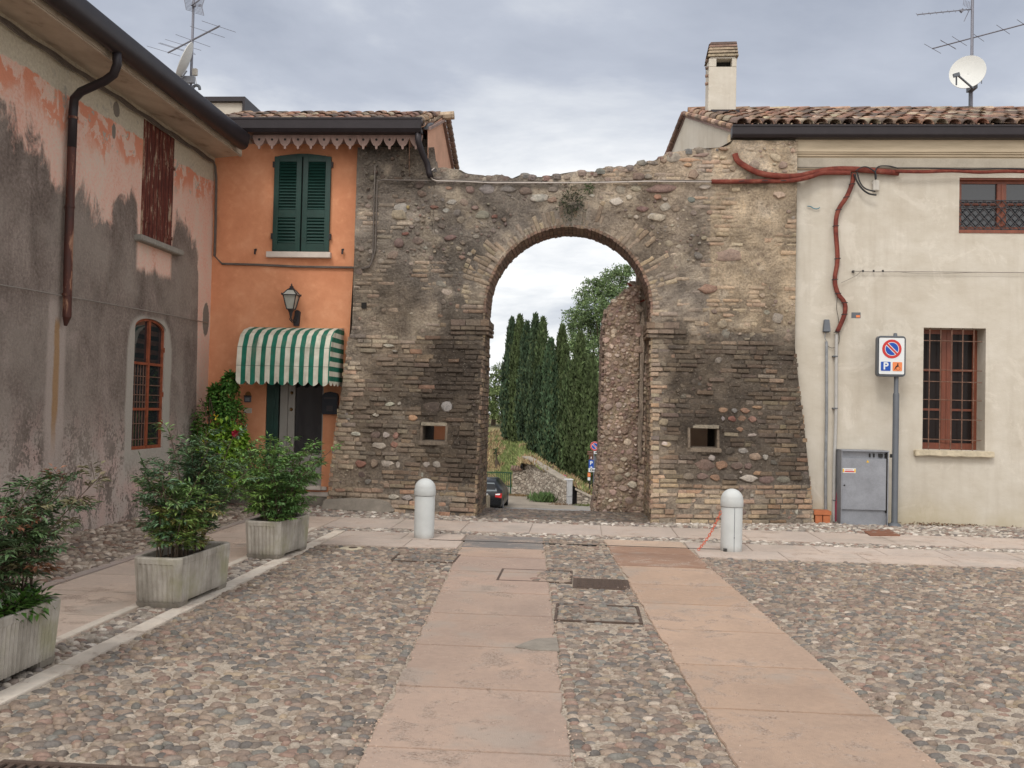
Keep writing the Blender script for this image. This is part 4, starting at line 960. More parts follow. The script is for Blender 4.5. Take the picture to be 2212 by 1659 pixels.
# ---------------- roof tiles ----------------
TC=[(.34,.205,.15),(.28,.175,.135),(.42,.29,.21),(.23,.16,.13),(.50,.40,.30),(.20,.15,.125),(.36,.19,.13)]
def tiles(name,parent,ex0,ex1,ey,ez,rx0,rx1,ry,rz,sp=.2,rows=8,cl=0.0,over=.10):
    """coppi from the eave (x ex0..ex1 at ey,ez) up to the ridge (rx0..rx1 at ry,rz)"""
    Vs=[];Fs=[];Cs=[]; off=0; n=7
    ncol=int((ex1-ex0)/sp)+1
    for c in range(ncol):
        for kind in (0,1):
            for r in range(rows):
                t0=r/rows-.01+rnd.uniform(-.004,.004); t1=(r+1.22)/rows
                if r==rows-1: t1=1
                if r==0: t0=-over/abs(ry-ey)
                def pt(t): 
                    e=ex0+sp*(c+.5*kind)+.0; f=rx0+sp*(c+.5*kind)
                    return (e+(f-e)*t if cl==0 else e+(cl*t), ey+(ry-ey)*t, ez+(rz-ez)*t)
                p0=pt(t0);p1=pt(t1)
                if kind==0 or True:
                    w0,w1=(.098,.078) if kind==0 else (.07,.088)
                    h=.082; lift0=.03+.022 if kind==0 else .0; lift1=.03 if kind==0 else -.02
                    if kind==0: lift0+=.012*(r%1); 
                    jx=rnd.uniform(-.008,.008); tilt=rnd.uniform(-.01,.01)
                    V=[]
                    for (p,w,l) in ((p0,w0,lift0),(p1,w1,lift1)):
                        for th in (0,.012):
                            for k in range(n):
                                a=math.pi*k/(n-1); s=1 if kind==0 else -1
                                V.append((p[0]+jx+(w-th)*math.cos(a),p[1],p[2]+l+tilt+s*(math.sin(a)*(h-th))+(0 if kind==0 else .05)))
                    F=[]
                    for k in range(n-1): F.append((k,k+1,2*n+k+1,2*n+k)); F.append((n+k,n+k+1,3*n+k+1,3*n+k)); F.append((k,k+1,n+k+1,n+k))
                    Vs+=V; Fs+=[tuple(off+i for i in f) for f in F]; off+=len(V)
                    cc=vary(rnd.choice(TC),.2); Cs+=[cc]*len(V)
    return npmesh(name,Vs,np.array(Fs),M_rtile,parent,col=np.array(Cs),smooth=False)
# ---------------- left house ----------------
XL=-6.15; YO=15.4
lh=thing('pink_house','long two storey house with stained grey and flaking pink plaster','house',(XL,9,0))
LP=lambda u,v,d:(XL-d,u,v)       # u=y, v=z
WU=(12.83,13.80,3.90,5.53); WLo=(12.77,13.74,.96,2.80)
wallgrid('wall',M_left,lh,[1,3,5,7,9,11,12,14,15,18.5],[-.2,1,2,3,4,5,5.71],[WU,WLo],LP,.16)
mb=MB(); mb.box(-13,XL-.01,17.99,18,-.2,5.6); mb.box(-13,XL-.2,.99,1,-.2,5.6); mb.build('end_wall',M_left,lh)
# arched head fillers of the low window
mb=MB(); cy=(WLo[0]+WLo[1])/2; hw=(WLo[1]-WLo[0])/2; zs=2.66
arc=[(cy+hw*math.cos(math.pi*k/16),zs+.14*math.sin(math.pi*k/16)) for k in range(17)]
for seg in (arc[:9]+[(cy,2.805),(cy+hw+.005,2.805)],arc[8:]+[(cy-hw-.005,2.805),(cy,2.805)]): mb.prism(seg,lambda u,v,t:(XL-t,u,v),-.001,.1)
mb.build('arch_head',M_left,lh)
# soffit, fascia, roof
mb=MB(); mb.hexa([(XL-.02,1,5.66),(-5.55,1,5.60),(-5.55,15.0,5.60),(XL-.02,15.41,5.66),(XL-.02,1,5.74),(-5.55,1,5.72),(-5.55,15.0,5.72),(XL-.02,15.41,5.74)])
mb.build('eave_soffit',M_soffit,lh)
mb=MB(); mb.box(-5.60,-5.565,1,15.02,5.585,5.60); mb.build('eave_batten',simple('pale_batten',(.48,.41,.33),.8),lh)
prof=[(-5.56,5.83)]+[(-5.445+.11*math.cos(R(a)),5.735+.12*math.sin(R(a))) for a in range(180,361,20)]+[(-5.32,5.84),(-5.33,5.86),(-5.35,5.84)]+[(-5.445+.095*math.cos(R(a)),5.74+.105*math.sin(R(a))) for a in range(360,179,-20)]
mb=MB(); mb.prism(prof,lambda u,v,t:(u,t,v),1,14.72); gut=mb.build('gutter',M_gutter,lh,auto=True)
mb=MB(); mb.hexa([(-5.50,1,5.86),(-5.50,15.0,5.86),(-10.5,15.0,7.25),(-10.5,1,7.25),(-5.50,1,5.95),(-5.50,15.0,5.95),(-10.5,15.0,7.34),(-10.5,1,7.34)]); rf=mb.build('roof',M_rtile if False else simple('roof_boarding',(.2,.13,.1),.9),lh)
# downpipe with swan neck, cut off short
mb=MB(); P=[(-5.44,10.62,5.66),(-5.44,10.64,5.50),(-5.50,10.68,5.40),(-5.62,10.72,5.34),(-5.95,10.8,5.24),(-6.05,10.84,5.17),(-6.07,10.86,5.02),(-6.07,10.86,4.6)]
mb.tube(P,.052,12); mb.build('pipe_elbow',M_gutter,lh,smooth=True)
mb=MB(); mb.tube([(-6.07,10.86,4.98),(-6.07,10.86,3.4),(-6.065,10.87,2.72),(-6.07,10.88,2.62),(-6.10,10.90,2.5)],[.05,.05,.05,.047,.02],12) if False else mb.tube([(-6.07,10.86,4.98),(-6.07,10.86,3.4),(-6.065,10.87,2.60)],.05,12)
mb.tube([(-6.065,10.87,2.61),(-6.09,10.89,2.50)],.05,12,r2=.018); 
dp=mb.build('downpipe',M_rustpipe,lh,auto=True)
mb=MB()
for z in (2.86,3.9,4.95): mb.tube([(-6.07,10.86,z-.014),(-6.07,10.86,z+.014)],.056,12); mb.bar((-6.1,10.86,z),(-6.15,10.9,z),.02,.02)
mb.build('pipe_clip',M_rustpipe,dp)
# upper window: closed peeling shutters, sill
ym=(WU[0]+WU[1])/2
for k,(a,b) in enumerate(((WU[0]-.005,ym-.006),(ym+.006,WU[1]+.01))):
    mb=MB(); n=3
    for i in range(n): mb.box(XL-.035,XL+.015+rnd.uniform(-.002,.002),a+(b-a)*i/n+.003,a+(b-a)*(i+1)/n-.003,3.93,5.53)
    s=mb.build('shutter',M_redwood,lh,bevel=.003)
    mb=MB()
    for z in ((4.12,) if k==0 else (4.02,5.06)): mb.box(XL+.016,XL+.024,(b-.3 if k else a),(b+.03 if k else a+.3),z,z+.045)
    mb.build('hinge_strap',M_redwood,s)
mb=MB(); mb.box(XL-.14,XL+.11,12.66,14.04,3.82,3.905); mb.build('window_sill',M_greyStone,lh,bevel=.012)
# low arched window
wf=MB(); a,b,c,d=WLo; xf=XL-.035
def fbar(m_,y0,y1,z0,z1,x0=xf-.03,x1=xf+.012): m_.box(x0,x1,y0,y1,z0,z1)
t_=.045
mb=MB(); fbar(mb,a,a+t_,c,zs); fbar(mb,b-t_,b,c,zs); fbar(mb,a+t_,b-t_,c,c+t_); fbar(mb,cy-.028,cy+.028,c+t_,2.77,xf-.03,xf+.02)
for z in (1.52,2.16): fbar(mb,a+t_,cy-.028,z-.018,z+.018); fbar(mb,cy+.028,b-t_,z-.018,z+.018)
for k in range(16):
    a0,a1=math.pi*k/16,math.pi*(k+1)/16; q=[]
    for an,rr in ((a0,1),(a1,1),(a1,.9),(a0,.9)): q.append((cy+hw*rr*math.cos(an),zs+.14*rr*math.sin(an)-(0 if rr==1 else .02)))
    mb.hexa([(xf-.03,u,v) for u,v in q]+[(xf+.012,u,v) for u,v in q])
w=thing_w=mb.build('window_frame',M_rustframe,lh)
mb=MB(); mb.box(xf-.02,xf-.012,a+.02,b-.02,c+.02,2.76); mb.build('pane',M_glass,w)
mb=MB(); 
for z in (1.1,1.32,1.62,1.72,1.86,1.98): mb.box(xf-.01,xf-.001,a+t_,b-t_,z-.007,z+.007)
for k in range(5): yy=a+.12+k*.085; mb.box(xf-.011,xf-.002,yy-.006,yy+.006,c+.04,2.14)
mb.build('grille',M_rustbar,w)
mb=MB(); 
for z in (1.3,1.7,2.35): fbar(mb,b-.01,b+.025,z,z+.07,xf,xf+.03); fbar(mb,a-.02,a+.012,z,z+.06,xf,xf+.03)
mb.build('hinge',M_rustframe,w)
# cable bundle under the soffit and down the corner
def cable(name,label,mt,runs,cat='cable',clips=None,cr=.012,group=None):
    mb=MB()
    for P,r in runs: mb.tube(P,r,6)
    o=mb.build(name,mt,smooth=True); tag(o,label,cat,group)
    if clips:
        mb=MB()
        for p in clips: mb.box(p[0]-cr,p[0]+cr,p[1]-.028,p[1]+.002,p[2]-cr,p[2]+cr) if len(p)==3 else None
        mb.build('clip',M_black,o)
    return o
run=[[],[],[]]
for i in range(60):
    y=2+13.25*i/59; 
    for k in range(3): run[k].append((XL+.03+.012*k,y,5.585-.03*k+.012*math.sin(i*1.7+k)))
for k in range(3): run[k]+=[(XL+.035+.01*k,15.3,5.50),(XL+.04+.012*k,15.34,5.3),(XL+.05+.012*k,15.35,4.6),(XL+.05+.012*k,15.35,4.04)]
# continues over the orange wall to the arch wall
pts=[(480,569),(560,571),(640,575),(700,576),(760,577),(785,579),(798,575),(803,565)]
for k in range(2):
    for px,py in pts: q=oy(px,py+k*2,15.12 if px>765 else 15.38); run[k].append((q.x,q.y-.012,q.z))
for k,(xx,yt) in enumerate(((806,360),(811,400))):
    for py in ((540,500,450,420,400,yt) if k==0 else (540,500,450,420,402)): q=oy(xx+(6*(560-py)/200 if k else 5*(560-py)/200),py,YA); run[k].append((q.x,q.y-.03,q.z))
for px,py in ((817,393),(828,390),(860,391),(930,392),(1000,391),(1060,394),(1130,395),(1200,396),(1280,395),(1360,394),(1440,391),(1500,392),(1540,393)):
    q=oy(px,py,YA); run[1].append((q.x,q.y-.05,q.z))
cable('wall_cable','dark cables along the pink house eave, down its corner and over the arch wall',simple('dusty_dark_cable',(.13,.11,.095),.7,var=.3),[(run[0],.011),(run[1],.012),(run[2],.011)],
   clips=[tuple(oy(px,394+(px>1000)*1,YA)-Vector((0,.045,0))) for px in range(860,1500,62)],cr=.007)
r2=[]; 
for px,py in ((940,365),(932,372),(930,382),(936,390),(945,393),(1000,394),(1060,397),(1130,397),(1280,397),(1400,394),(1540,395)): q=oy(px,py,YA); r2.append((q.x,q.y-.065,q.z))
cable('wall_cable','pale twin cable bending from the black downpipe foot onto the arch wall',M_cablew,[(r2,.010)])
P=[ox(px,py,XL+.04) for px,py in ((0,615),(60,625),(130,638),(200,650),(300,668),(380,683),(450,698))]
cable('stay_wire','thin grey wire stretched along the stained side of the pink house',M_cable,[([tuple(p) for p in P],.007)],'wire')
# ---------------- orange house ----------------
oh=thing('orange_house','narrow orange plastered house with green shutters beside the arch','house',(-5,15.25,0))
DO=(-5.17,-4.22,.32,2.25)
OP=lambda u,v,d:(u,YO+d,v)
wallgrid('wall',M_orange,oh,[XL-.02,-3.5],[-.1,2.9,4,5.9],[DO],OP,.14)
mb=MB(); mb.box(-3.62,-2.62,YO-.02,YO+.1,5.2,6.0) ; mb.build('wall_head',M_stone if False else M_footing,oh)
# gable end towards the arch
mb=MB(); g0=Vector((-2.55,14.98,6.03)); 
G=[(-2.56,15.16,5.2),(-2.56,15.02,6.05),(-2.55,16.45,6.66),(-2.60,18.15,6.16),(-2.60,18.15,5.0)]
mb.add(G,[(0,1,2,3,4)]); mb.add([(x-.3,y,z) for x,y,z in G],[(4,3,2,1,0)]); mb.build('gable_wall',simple('salmon_plaster',(.60,.34,.23),.9,sc=3),oh)
mb=MB(); mb.hexa([(-2.60,14.90,6.00),(-2.54,14.90,6.00),(-2.54,15.45,6.20),(-2.60,15.45,6.20),(-2.60,14.90,6.08),(-2.54,14.90,6.08),(-2.54,15.45,6.29),(-2.60,15.45,6.29)]); mb.build('verge_flashing',M_grey,oh)
tiles('roof_tiles',oh,-5.95,-2.52,14.92,6.08,-5.95,-2.52,16.45,6.66,sp=.215,rows=4,over=.12)
mb=MB(); mb.hexa([(-6.2,14.95,6.00),(-2.5,14.95,6.00),(-2.5,16.45,6.58),(-6.2,16.45,6.58),(-6.2,14.95,6.05),(-2.5,14.95,6.05),(-2.5,16.45,6.62),(-6.2,16.45,6.62)])
mb.hexa([(-6.2,16.45,6.58),(-2.5,16.45,6.58),(-2.56,18.2,6.12),(-6.2,18.2,6.12),(-6.2,16.45,6.63),(-2.5,16.45,6.63),(-2.56,18.2,6.18),(-6.2,18.2,6.18)])
mb.build('roof_deck',M_beam,oh)
mb=MB(); mb.cur=(.24,.16,.13)   # verge tiles stepping down the back slope
for i in range(9):
    t=i/9; y=16.5+1.7*t; z=6.68-.48*t; mb.cur=vary((.24,.16,.13)); mb.tube([(-2.47-.006*i,y-.02,z+.01),(-2.47-.006*i,y+.22,z-.035)],.05,8)
for i in range(15): x=-5.9+.235*i; mb.cur=vary(TC[i%5],.15); mb.tube([(x,16.47,6.68),(x+.26,16.47,6.70)],.075,8)
mb.build('ridge_tiles',M_rtile,oh,col=True)
mb=MB(); pr=[(14.95,6.13),(14.74,6.13),(14.73,6.11),(14.74,5.97),(14.78,5.915),(14.95,5.915)]; mb.prism(pr,lambda u,v,t:(t,u,v),-5.9,-2.62); mb.box(-6.0,-2.64,14.94,YO,5.98,6.02); mb.box(-5.9,-2.60,14.715,14.745,6.105,6.135); mb.build('gutter',M_gutter,oh,bevel=.006)
# fretwork valance
mb=MB(); n=13; xa=oy(546,300,14.93).x; xb=oy(913,300,14.93).x; p=(xb-xa)/n
zt=5.925
for i in range(n):
    c=xa+p*(i+.5); h=p/2; L=[(-h,0),(-h,-.055)]
    for k in range(1,7): t=k/6; L.append((-h+h*.80*t**1.0,-.055-.13*(1-(1-t)**2)*1-.0))
    L+=[(-h*.13,-.235),(h*.13,-.235)]
    for k in range(6,0,-1): t=k/6; L.append((h-h*.80*t,-.055-.13*(1-(1-t)**2)))
    L+=[(h,-.055),(h,0)]
    mb.prism([(c+u,zt+v) for u,v in L],lambda u,v,t:(u,14.93+t,v),0,.022)
o=mb.build('fretwork_valance',M_beam,oh)
mb=MB()
for i in range(n): mb.lathe([(.019,0),(.019,.004)],(xa+p*(i+.5),14.93,zt-.085),12,axis='y')
mb.build('drill_hole',M_dim,o)  # dark discs on the board face, painted as the holes' shade
# downpipe at the right end of the eave
mb=MB(); mb.tube([(-2.68,14.83,5.95),(-2.67,14.84,5.78),(-2.62,14.95,5.62),(-2.56,15.05,5.5),(-2.53,15.07,5.36),(-2.50,15.07,5.28)],.048,12); mb.build('downpipe',M_gutter,oh,smooth=True)
# window with closed louvred shutters
x0,x1=oy(590,540,YO).x,oy(712,540,YO).x; z0,z1=oy(650,544,YO).z,oy(650,334,YO).z; xm=(x0+x1)/2
for k,(a,b,ang) in enumerate(((x0,xm-.012,.05),(xm+.012,x1,-.03))):
    mb=MB(); w=.085; th=.045; fr=lambda m_,u0,u1,v0,v1,d0=-.06,d1=-.015: m_.box(u0,u1,YO+d0,YO+d1,v0,v1)
    zt0=z1-.05 ; hz=(.02 if k==0 else 0)
    fr(mb,a,a+w,z0,z1-.045*(k==0)); fr(mb,b-w,b,z0,z1-.045*(k==1)); fr(mb,a+w,b-w,z0,z0+.13); fr(mb,a+w,b-w,z0+.55,z0+.68); fr(mb,a+w,b-w,z1-.13,z1-.03)
    s=mb.build('shutter',M_green,oh,bevel=.004)
    mb=MB()
    for v0,v1 in ((z0+.13,z0+.55),(z0+.68,z1-.13)):
        nn=int((v1-v0)/.047)
        for i in range(nn): v=v0+(v1-v0)*(i+.15)/nn; mb.hexa([(a+w,YO-.058,v),(b-w,YO-.058,v),(b-w,YO-.05,v),(a+w,YO-.05,v),(a+w,YO-.026,v+.045),(b-w,YO-.026,v+.045),(b-w,YO-.018,v+.045),(a+w,YO-.018,v+.045)])
    mb.box(a+w,b-w,YO-.016,YO-.008,z0+.1,z1-.1)
    mb.build('louvres',M_green,s)
    mb=MB()
    for v in (z0+.2,z1-.22): u=a-.012 if k==0 else b+.012; mb.box(u-.016,u+.016,YO-.06,YO-.01,v,v+.09)
    mb.build('hinge',M_iron,s)
# arched heads: curved top pieces
mb=MB(); L=[(x0,z1-.052)]+[(x0+(x1-x0)*i/14,z1-.05+.05*math.sin(math.pi*i/14)) for i in range(15)]+[(x1,z1-.052)]
mb.prism(L,lambda u,v,t:(u,YO+t,v),-.055,-.012); mb.build('shutter_head',M_green,oh)
mb=MB(); mb.box(x0+.005,x1-.005,YO-.012,YO-.004,z0,z1-.05); mb.build('window_opening',M_dim,oh)
mb=MB(); mb.box(x0-.085,x1+.035,YO-.10,YO+.01,z0-.105,z0-.012); mb.build('window_sill',M_paleStone,oh,bevel=.004)
for px in (553,741):
    q=oy(px,545,YO); mb=MB(); mb.tube([(q.x,q.y,q.z+.02),(q.x,q.y-.05,q.z+.02)],.008,6); mb.box(q.x-.012,q.x+.014,q.y-.065,q.y-.045,q.z-.04,q.z+.045); mb.box(q.x+.0,q.x+.03,q.y-.06,q.y-.05,q.z+.02,q.z+.05); mb.build('shutter_stay',M_iron,oh)
# plinth course, skirting
mb=MB(); mb.box(XL+.01,-3.9,YO-.03,YO+.02,.15,.225); mb.box(-5.27,-5.10,YO-.06,YO+.1,.255,.315); mb.box(-4.3,-4.12,YO-.05,YO+.1,.255,.315); mb.box(-5.2,-4.2,YO-.1,YO+.12,.26,.322); mb.build('stone_step',M_paleStone,oh,bevel=.01)
mb=MB(); mb.box(XL+.01,-3.9,YO-.02,YO+.02,-.05,.15); mb.build('plinth',M_footing,oh,bevel=.01)
# door
yd=YO+.13; mb=MB(); a,b,c,d=DO
mb.box(a,b,yd,yd+.02,c,d); db=mb.build('door_back',M_dim,oh)
mb=MB(); mb.box(a+.005,a+.20,yd-.125,yd-.08,c+.02,d); mb.box(a+.09,a+.13,yd-.14,yd-.125,c+.3,d-.1); 
for z in (c+.55,c+1.25): mb.box(a+.085,a+.16,yd-.15,yd-.125,z,z+.12)
mb.build('folded_shutter',M_green,oh,bevel=.004)
mdoor=simple('aluminium_door',(.33,.31,.285),.5,.3,var=.08)
mb=MB(); mb.box(a+.21,a+.34,yd-.06,yd-.01,c,d); mb.box(a+.35,a+.46,yd-.075,yd-.02,c,d); mb.box(b-.04,b-.0,yd-.05,yd-.01,c,d); mb.box(a+.46,b-.04,yd-.05,yd-.01,d-.07,d); mb.box(a+.46,b-.04,yd-.055,yd-.01,c,c+.52)
dr=mb.build('door',mdoor,oh,bevel=.004)
mb=MB(); mb.box(a+.47,b-.045,yd-.03,yd-.024,c+.52,d-.07); mb.build('pane',M_glass,dr)
mb=MB(); 
for z in (1.55,1.82): mb.lathe([(.02,0),(.028,.01),(.012,.05)],(a+.41,yd-.08,z),12,axis='y')
mb.build('lock',simple('old_brass',(.25,.15,.06),.4,.8),dr)
# low rendered box with metal cap on the roof
mb=MB(); mb.box(-7.2,-6.16,16.6,17.3,6.3,6.97); o=mb.build('roof_parapet',M_cream,oh,bevel=.01)
mb=MB(); mb.box(-7.3,-6.09,16.52,17.38,6.97,7.05); mb.box(-6.13,-6.09,16.52,17.38,6.8,6.97); mb.build('metal_cap',M_gutter,o)
# ---------------- cream house ----------------
YR=15.3
ch=thing('cream_house','cream plastered two storey house with grated brown windows right of the arch','house',(6,15.3,0))
U=(5.71,7.05,4.53,5.37); Lw=(5.20,6.13,1.16,3.04)
wallgrid('wall',M_cream,ch,[3.19,4.5,6.7,9,12],[-.15,1,2,3,4,5,5.5],[U,Lw],lambda u,v,d:(u,YR+d,v),.40)
mb=MB()
for y0,z0,z1 in ((.03,5.48,5.54),(.045,5.54,5.60),(.025,5.60,5.68),(.05,5.68,5.715),(.075,5.715,5.74),(.09,5.74,6.02)):
    mb.box(3.19+.0,12,YR-y0,YR+.1,z0,z1)
mb.build('cornice',M_cornice,ch,bevel=.006)
mb=MB(); mb.box(3.2,12,YR-.055,YR,5.50,5.655); mb.build('cornice_band',simple('grey_cornice_band',(.36,.32,.26),.9,var=.2,sc=4),ch,bevel=.012)
mb=MB(); mb.box(2.17,3.195,YR-.06,YR+.1,5.74,6.02); mb.build('eave_end',M_cornice,ch,bevel=.006)
mb=MB(); mb.prism([(15.26,6.11),(15.04,6.11),(15.03,6.09),(15.04,5.97),(15.08,5.93),(15.26,5.93)],lambda u,v,t:(t,u,v),2.20,12); mb.box(2.2,12,15.015,15.045,6.085,6.115); mb.build('gutter',M_gutter,ch,bevel=.005)
# roof
RY,RZ=17.9,7.17
tiles('roof_tiles',ch,2.34,9.6,15.18,6.13,1.86,9.2,RY,RZ,sp=.2,rows=8,cl=-.46)
mb=MB(); mb.hexa([(2.2,15.22,6.05),(12,15.22,6.05),(12,RY,RZ-.07),(1.74,RY,RZ-.07),(2.2,15.22,6.10),(12,15.22,6.10),(12,RY,RZ-.01),(1.74,RY,RZ-.01)])
mb.hexa([(1.74,RY,RZ-.07),(12,RY,RZ-.07),(12,20.6,6.1),(1.3,20.6,6.1),(1.74,RY,RZ-.01),(12,RY,RZ-.01),(12,20.6,6.17),(1.3,20.6,6.17)]); mb.build('roof_deck',M_beam,ch)
mb=MB()
for i in range(24): x=1.8+.36*i; mb.cur=vary(TC[i%5],.12); mb.tube([(x,RY,RZ+.035),(x+.4,RY,RZ+.052)],.085,8)
for i in range(14): 
    t=i/14; mb.cur=vary(TC[i%5],.12); mb.tube([(2.22-.48*t,15.2+2.7*t,6.13+1.04*t),(2.22-.48*(t+.09),15.2+2.7*(t+.09),6.13+1.04*(t+.09))],.045,8)
    mb.cur=vary((.24,.15,.12)); mb.tube([(1.72-.44*t,RY+2.7*t,RZ-1.04*t),(1.72-.44*(t+.09),RY+2.7*(t+.09),RZ-1.04*(t+.09)+.02)],.05,8)
mb.build('ridge_tiles',M_rtile,ch,col=True)
mb=MB(); G=[(2.24,15.25,5.5),(2.24,15.25,6.06),(1.76,RY,RZ-.07),(1.34,20.5,6.1),(1.34,20.5,4.5),(2.24,15.25,4.5)]
mb.add(G,[(0,1,2,3,4,5)]); mb.add([(x+.3,y,z) for x,y,z in G],[(5,4,3,2,1,0)]); mb.build('gable_wall',M_cream,ch,fixn=False)
mb=MB(); P=[oy(px,py,15.9) for px,py in ((1556,322),(1572,285),(1576,320))]
# chimney
c0,c1=2.06,2.54; y0,y1=17.0,17.45
mb=MB(); mb.box(c0,c1,y0,y1,6.6,7.72); mb.box(c0,c0+.13,y0,y1,7.72,7.87); mb.box(c1-.08,c1,y0,y1,7.72,7.87); mb.box(c0,c1,y1-.06,y1,7.72,7.87); mb.box(c0+.02,c1-.02,y0+.01,y1,7.87,7.90); chm=mb.build('chimney',M_cream,ch,bevel=.006)
mb=MB(); mb.box(c0+.13,c1-.08,y0+.2,y0+.21,7.70,7.88); mb.build('flue_opening',M_dim,chm)
mb=MB()
for i,(dx,zz) in enumerate(((.03,7.895),(.015,7.955),(.0,8.01),(-.02,8.06),(-.03,8.105))):
    mb.cur=vary(rnd.choice([(.40,.31,.24),(.33,.25,.2),(.25,.17,.14)]),.1) if i<4 else (.14,.10,.09)
    mb.hexa([(c0-.03+.02*i/4,y0-.03,zz),(c1+.03-.008*i,y0-.03,zz+.015),(c1+.03-.008*i,y1+.02,zz+.015),(c0-.03+.01*i,y1+.02,zz),(c0-.01+.01*i,y0-.02,zz+.045),(c1+.02-.008*i,y0-.02,zz+.055),(c1+.02-.008*i,y1,zz+.055),(c0-.01+.01*i,y1,zz+.045)])
for z in (7.85,7.72,7.58,7.44): mb.cur=(.3,.2,.16); mb.tube([(c0-.05,y0+.08,z),(c0+.01,y0+.08,z+.01)],.028,6)
mb.build('chimney_tiles',M_rtile,chm,col=True)
mb=MB(); mb.box(c0+.03,c1+.05,y0-.12,y0-.005,6.84,6.93); mb.build('lead_flashing',M_gutter,chm,bevel=.01)
# windows
def win(rect,name,panes_w,yg,frame_t=.07,rows=2,mull=.16,depth=.2,trans=None):
    a,b,c,d=rect; y=yg; mb=MB(); mb.box(a,b,y,y+.06,c,c+.10); mb.box(a,b,y,y+.06,d-frame_t,d); mb.box(a,a+frame_t,y,y+.06,c+.1,d-frame_t); mb.box(b-frame_t,b,y,y+.06,c+.1,d-frame_t)
    xm=(a+b)/2; mb.box(xm-mull/2,xm+mull/2,y-.012,y+.06,c+.1,d-frame_t); mb.box(xm-.012,xm+.012,y-.022,y-.010,c+.1,d-frame_t)
    for z in (trans or []): mb.box(a+frame_t,b-frame_t,y+.004,y+.05,z-.018,z+.018)
    w=mb.build('window_frame',M_wood,ch,bevel=.005)
    mb=MB(); mb.box(a+.02,b-.02,y+.03,y+.034,c+.02,d-.02); mb.build('pane',M_glass if c>3 else M_glass_low,w)
    return w
w1=win((Lw[0],Lw[1],Lw[2],Lw[3]),'w',2,YR+.32,trans=[1.78,2.40],mull=.17)
mb=MB(); k=0
gx0,gx1=Lw[0]-.0,Lw[1]-.12
for i in range(5): x=Lw[0]+.10+i*.165; mb.tube([(x,YR+.03,Lw[2]-.01),(x+.003,YR+.03,Lw[3]+.0)],.0085,6)
for z in (1.32,1.62+.01,1.93+.0,2.05+.16,2.36+.03,2.84): mb.tube([(Lw[0]-.005,YR+.03,z+.002),(Lw[1]-.04,YR+.03,z-.004)],.0075,6)
mb.build('security_grille',M_rustbar,w1)
w2=win(U,'w',2,YR+.10,mull=.14,trans=[4.98])
mb=MB(); a,b,c,d=U; zt=c+.50
mb.bar((a,YR+.06,zt),(b,YR+.06,zt),.014,.014); mb.bar((a,YR+.06,zt-.11),(b,YR+.06,zt-.11),.01,.01); mb.bar((a,YR+.06,c+.05),(b,YR+.06,c+.05),.014,.014)
x=a-.4
while x<b:
    for s in (1,-1):
        p0=[x,c+.05]; p1=[x+.4,zt]
        if s<0: p0,p1=[x,zt],[x+.4,c+.05]
        # clip to the opening
        def cl_(p,q):
            if p[0]<a: t=(a-p[0])/(q[0]-p[0]); p=[a,p[1]+(q[1]-p[1])*t]
            return p
        if p1[0]<=a: continue
        p0=cl_(p0,p1)
        if p1[0]>b: t=(b-p0[0])/(p1[0]-p0[0]); p1=[b,p0[1]+(p1[1]-p0[1])*t]
        mb.bar((p0[0],YR+.055+.01*s,p0[1]),(p1[0],YR+.055+.01*s,p1[1]),.012,.012)
    x+=.132
mb.build('lattice_grille',M_iron,w2)
mb=MB(); mb.box(U[0]-.0,U[1],YR+.02,YR+.2,U[3]-.03,U[3]); mb.box(U[0],U[1],YR-.01,YR+.09,U[2]-.02,U[2]+.03) ; mb.build('window_trim',M_wood,ch)
mb=MB(); n=14; L=[]
for i in range(n+1): x=5.07+1.17*i/n; L.append((x,1.155))
for i in range(n,-1,-1): x=5.07+1.17*i/n; L.append((x,1.065+rnd.uniform(-.008,.008)))
mb.prism(L,lambda u,v,t:(u,YR+t,v),-.10,.13); mb.build('window_sill',M_sillrough,ch,bevel=.01)
# ---------------- foliage helper ----------------
def leafmesh(name,P,D,N,L,W,C,mt,parent=None,fold=.25,local=False,kind=None):
    P,D,N=[np.asarray(a,float) for a in (P,D,N)]; n=len(P)
    D/=np.linalg.norm(D,axis=1,keepdims=True)+1e-9; X=np.cross(D,N); X/=np.linalg.norm(X,axis=1,keepdims=True)+1e-9; N=np.cross(X,D)
    L=np.asarray(L).reshape(-1,1)*np.ones((n,1)); W=np.asarray(W).reshape(-1,1)*np.ones((n,1))
    a=P; b=P+D*L*.42+X*W/2+N*W*fold; c=P+D*L-N*L*.12; d=P+D*L*.42-X*W/2+N*W*fold
    V=np.stack([a,b,c,d],1).reshape(-1,3); i=np.arange(n)[:,None]*4
    F=np.concatenate([i+np.array([0,1,2]),i+np.array([0,2,3])])
    return npmesh(name,V,F,mt,parent,col=np.repeat(np.asarray(C),4,0),local=local)
def uvec(n): v=nr.normal(size=(n,3)); return v/np.linalg.norm(v,axis=1,keepdims=True)
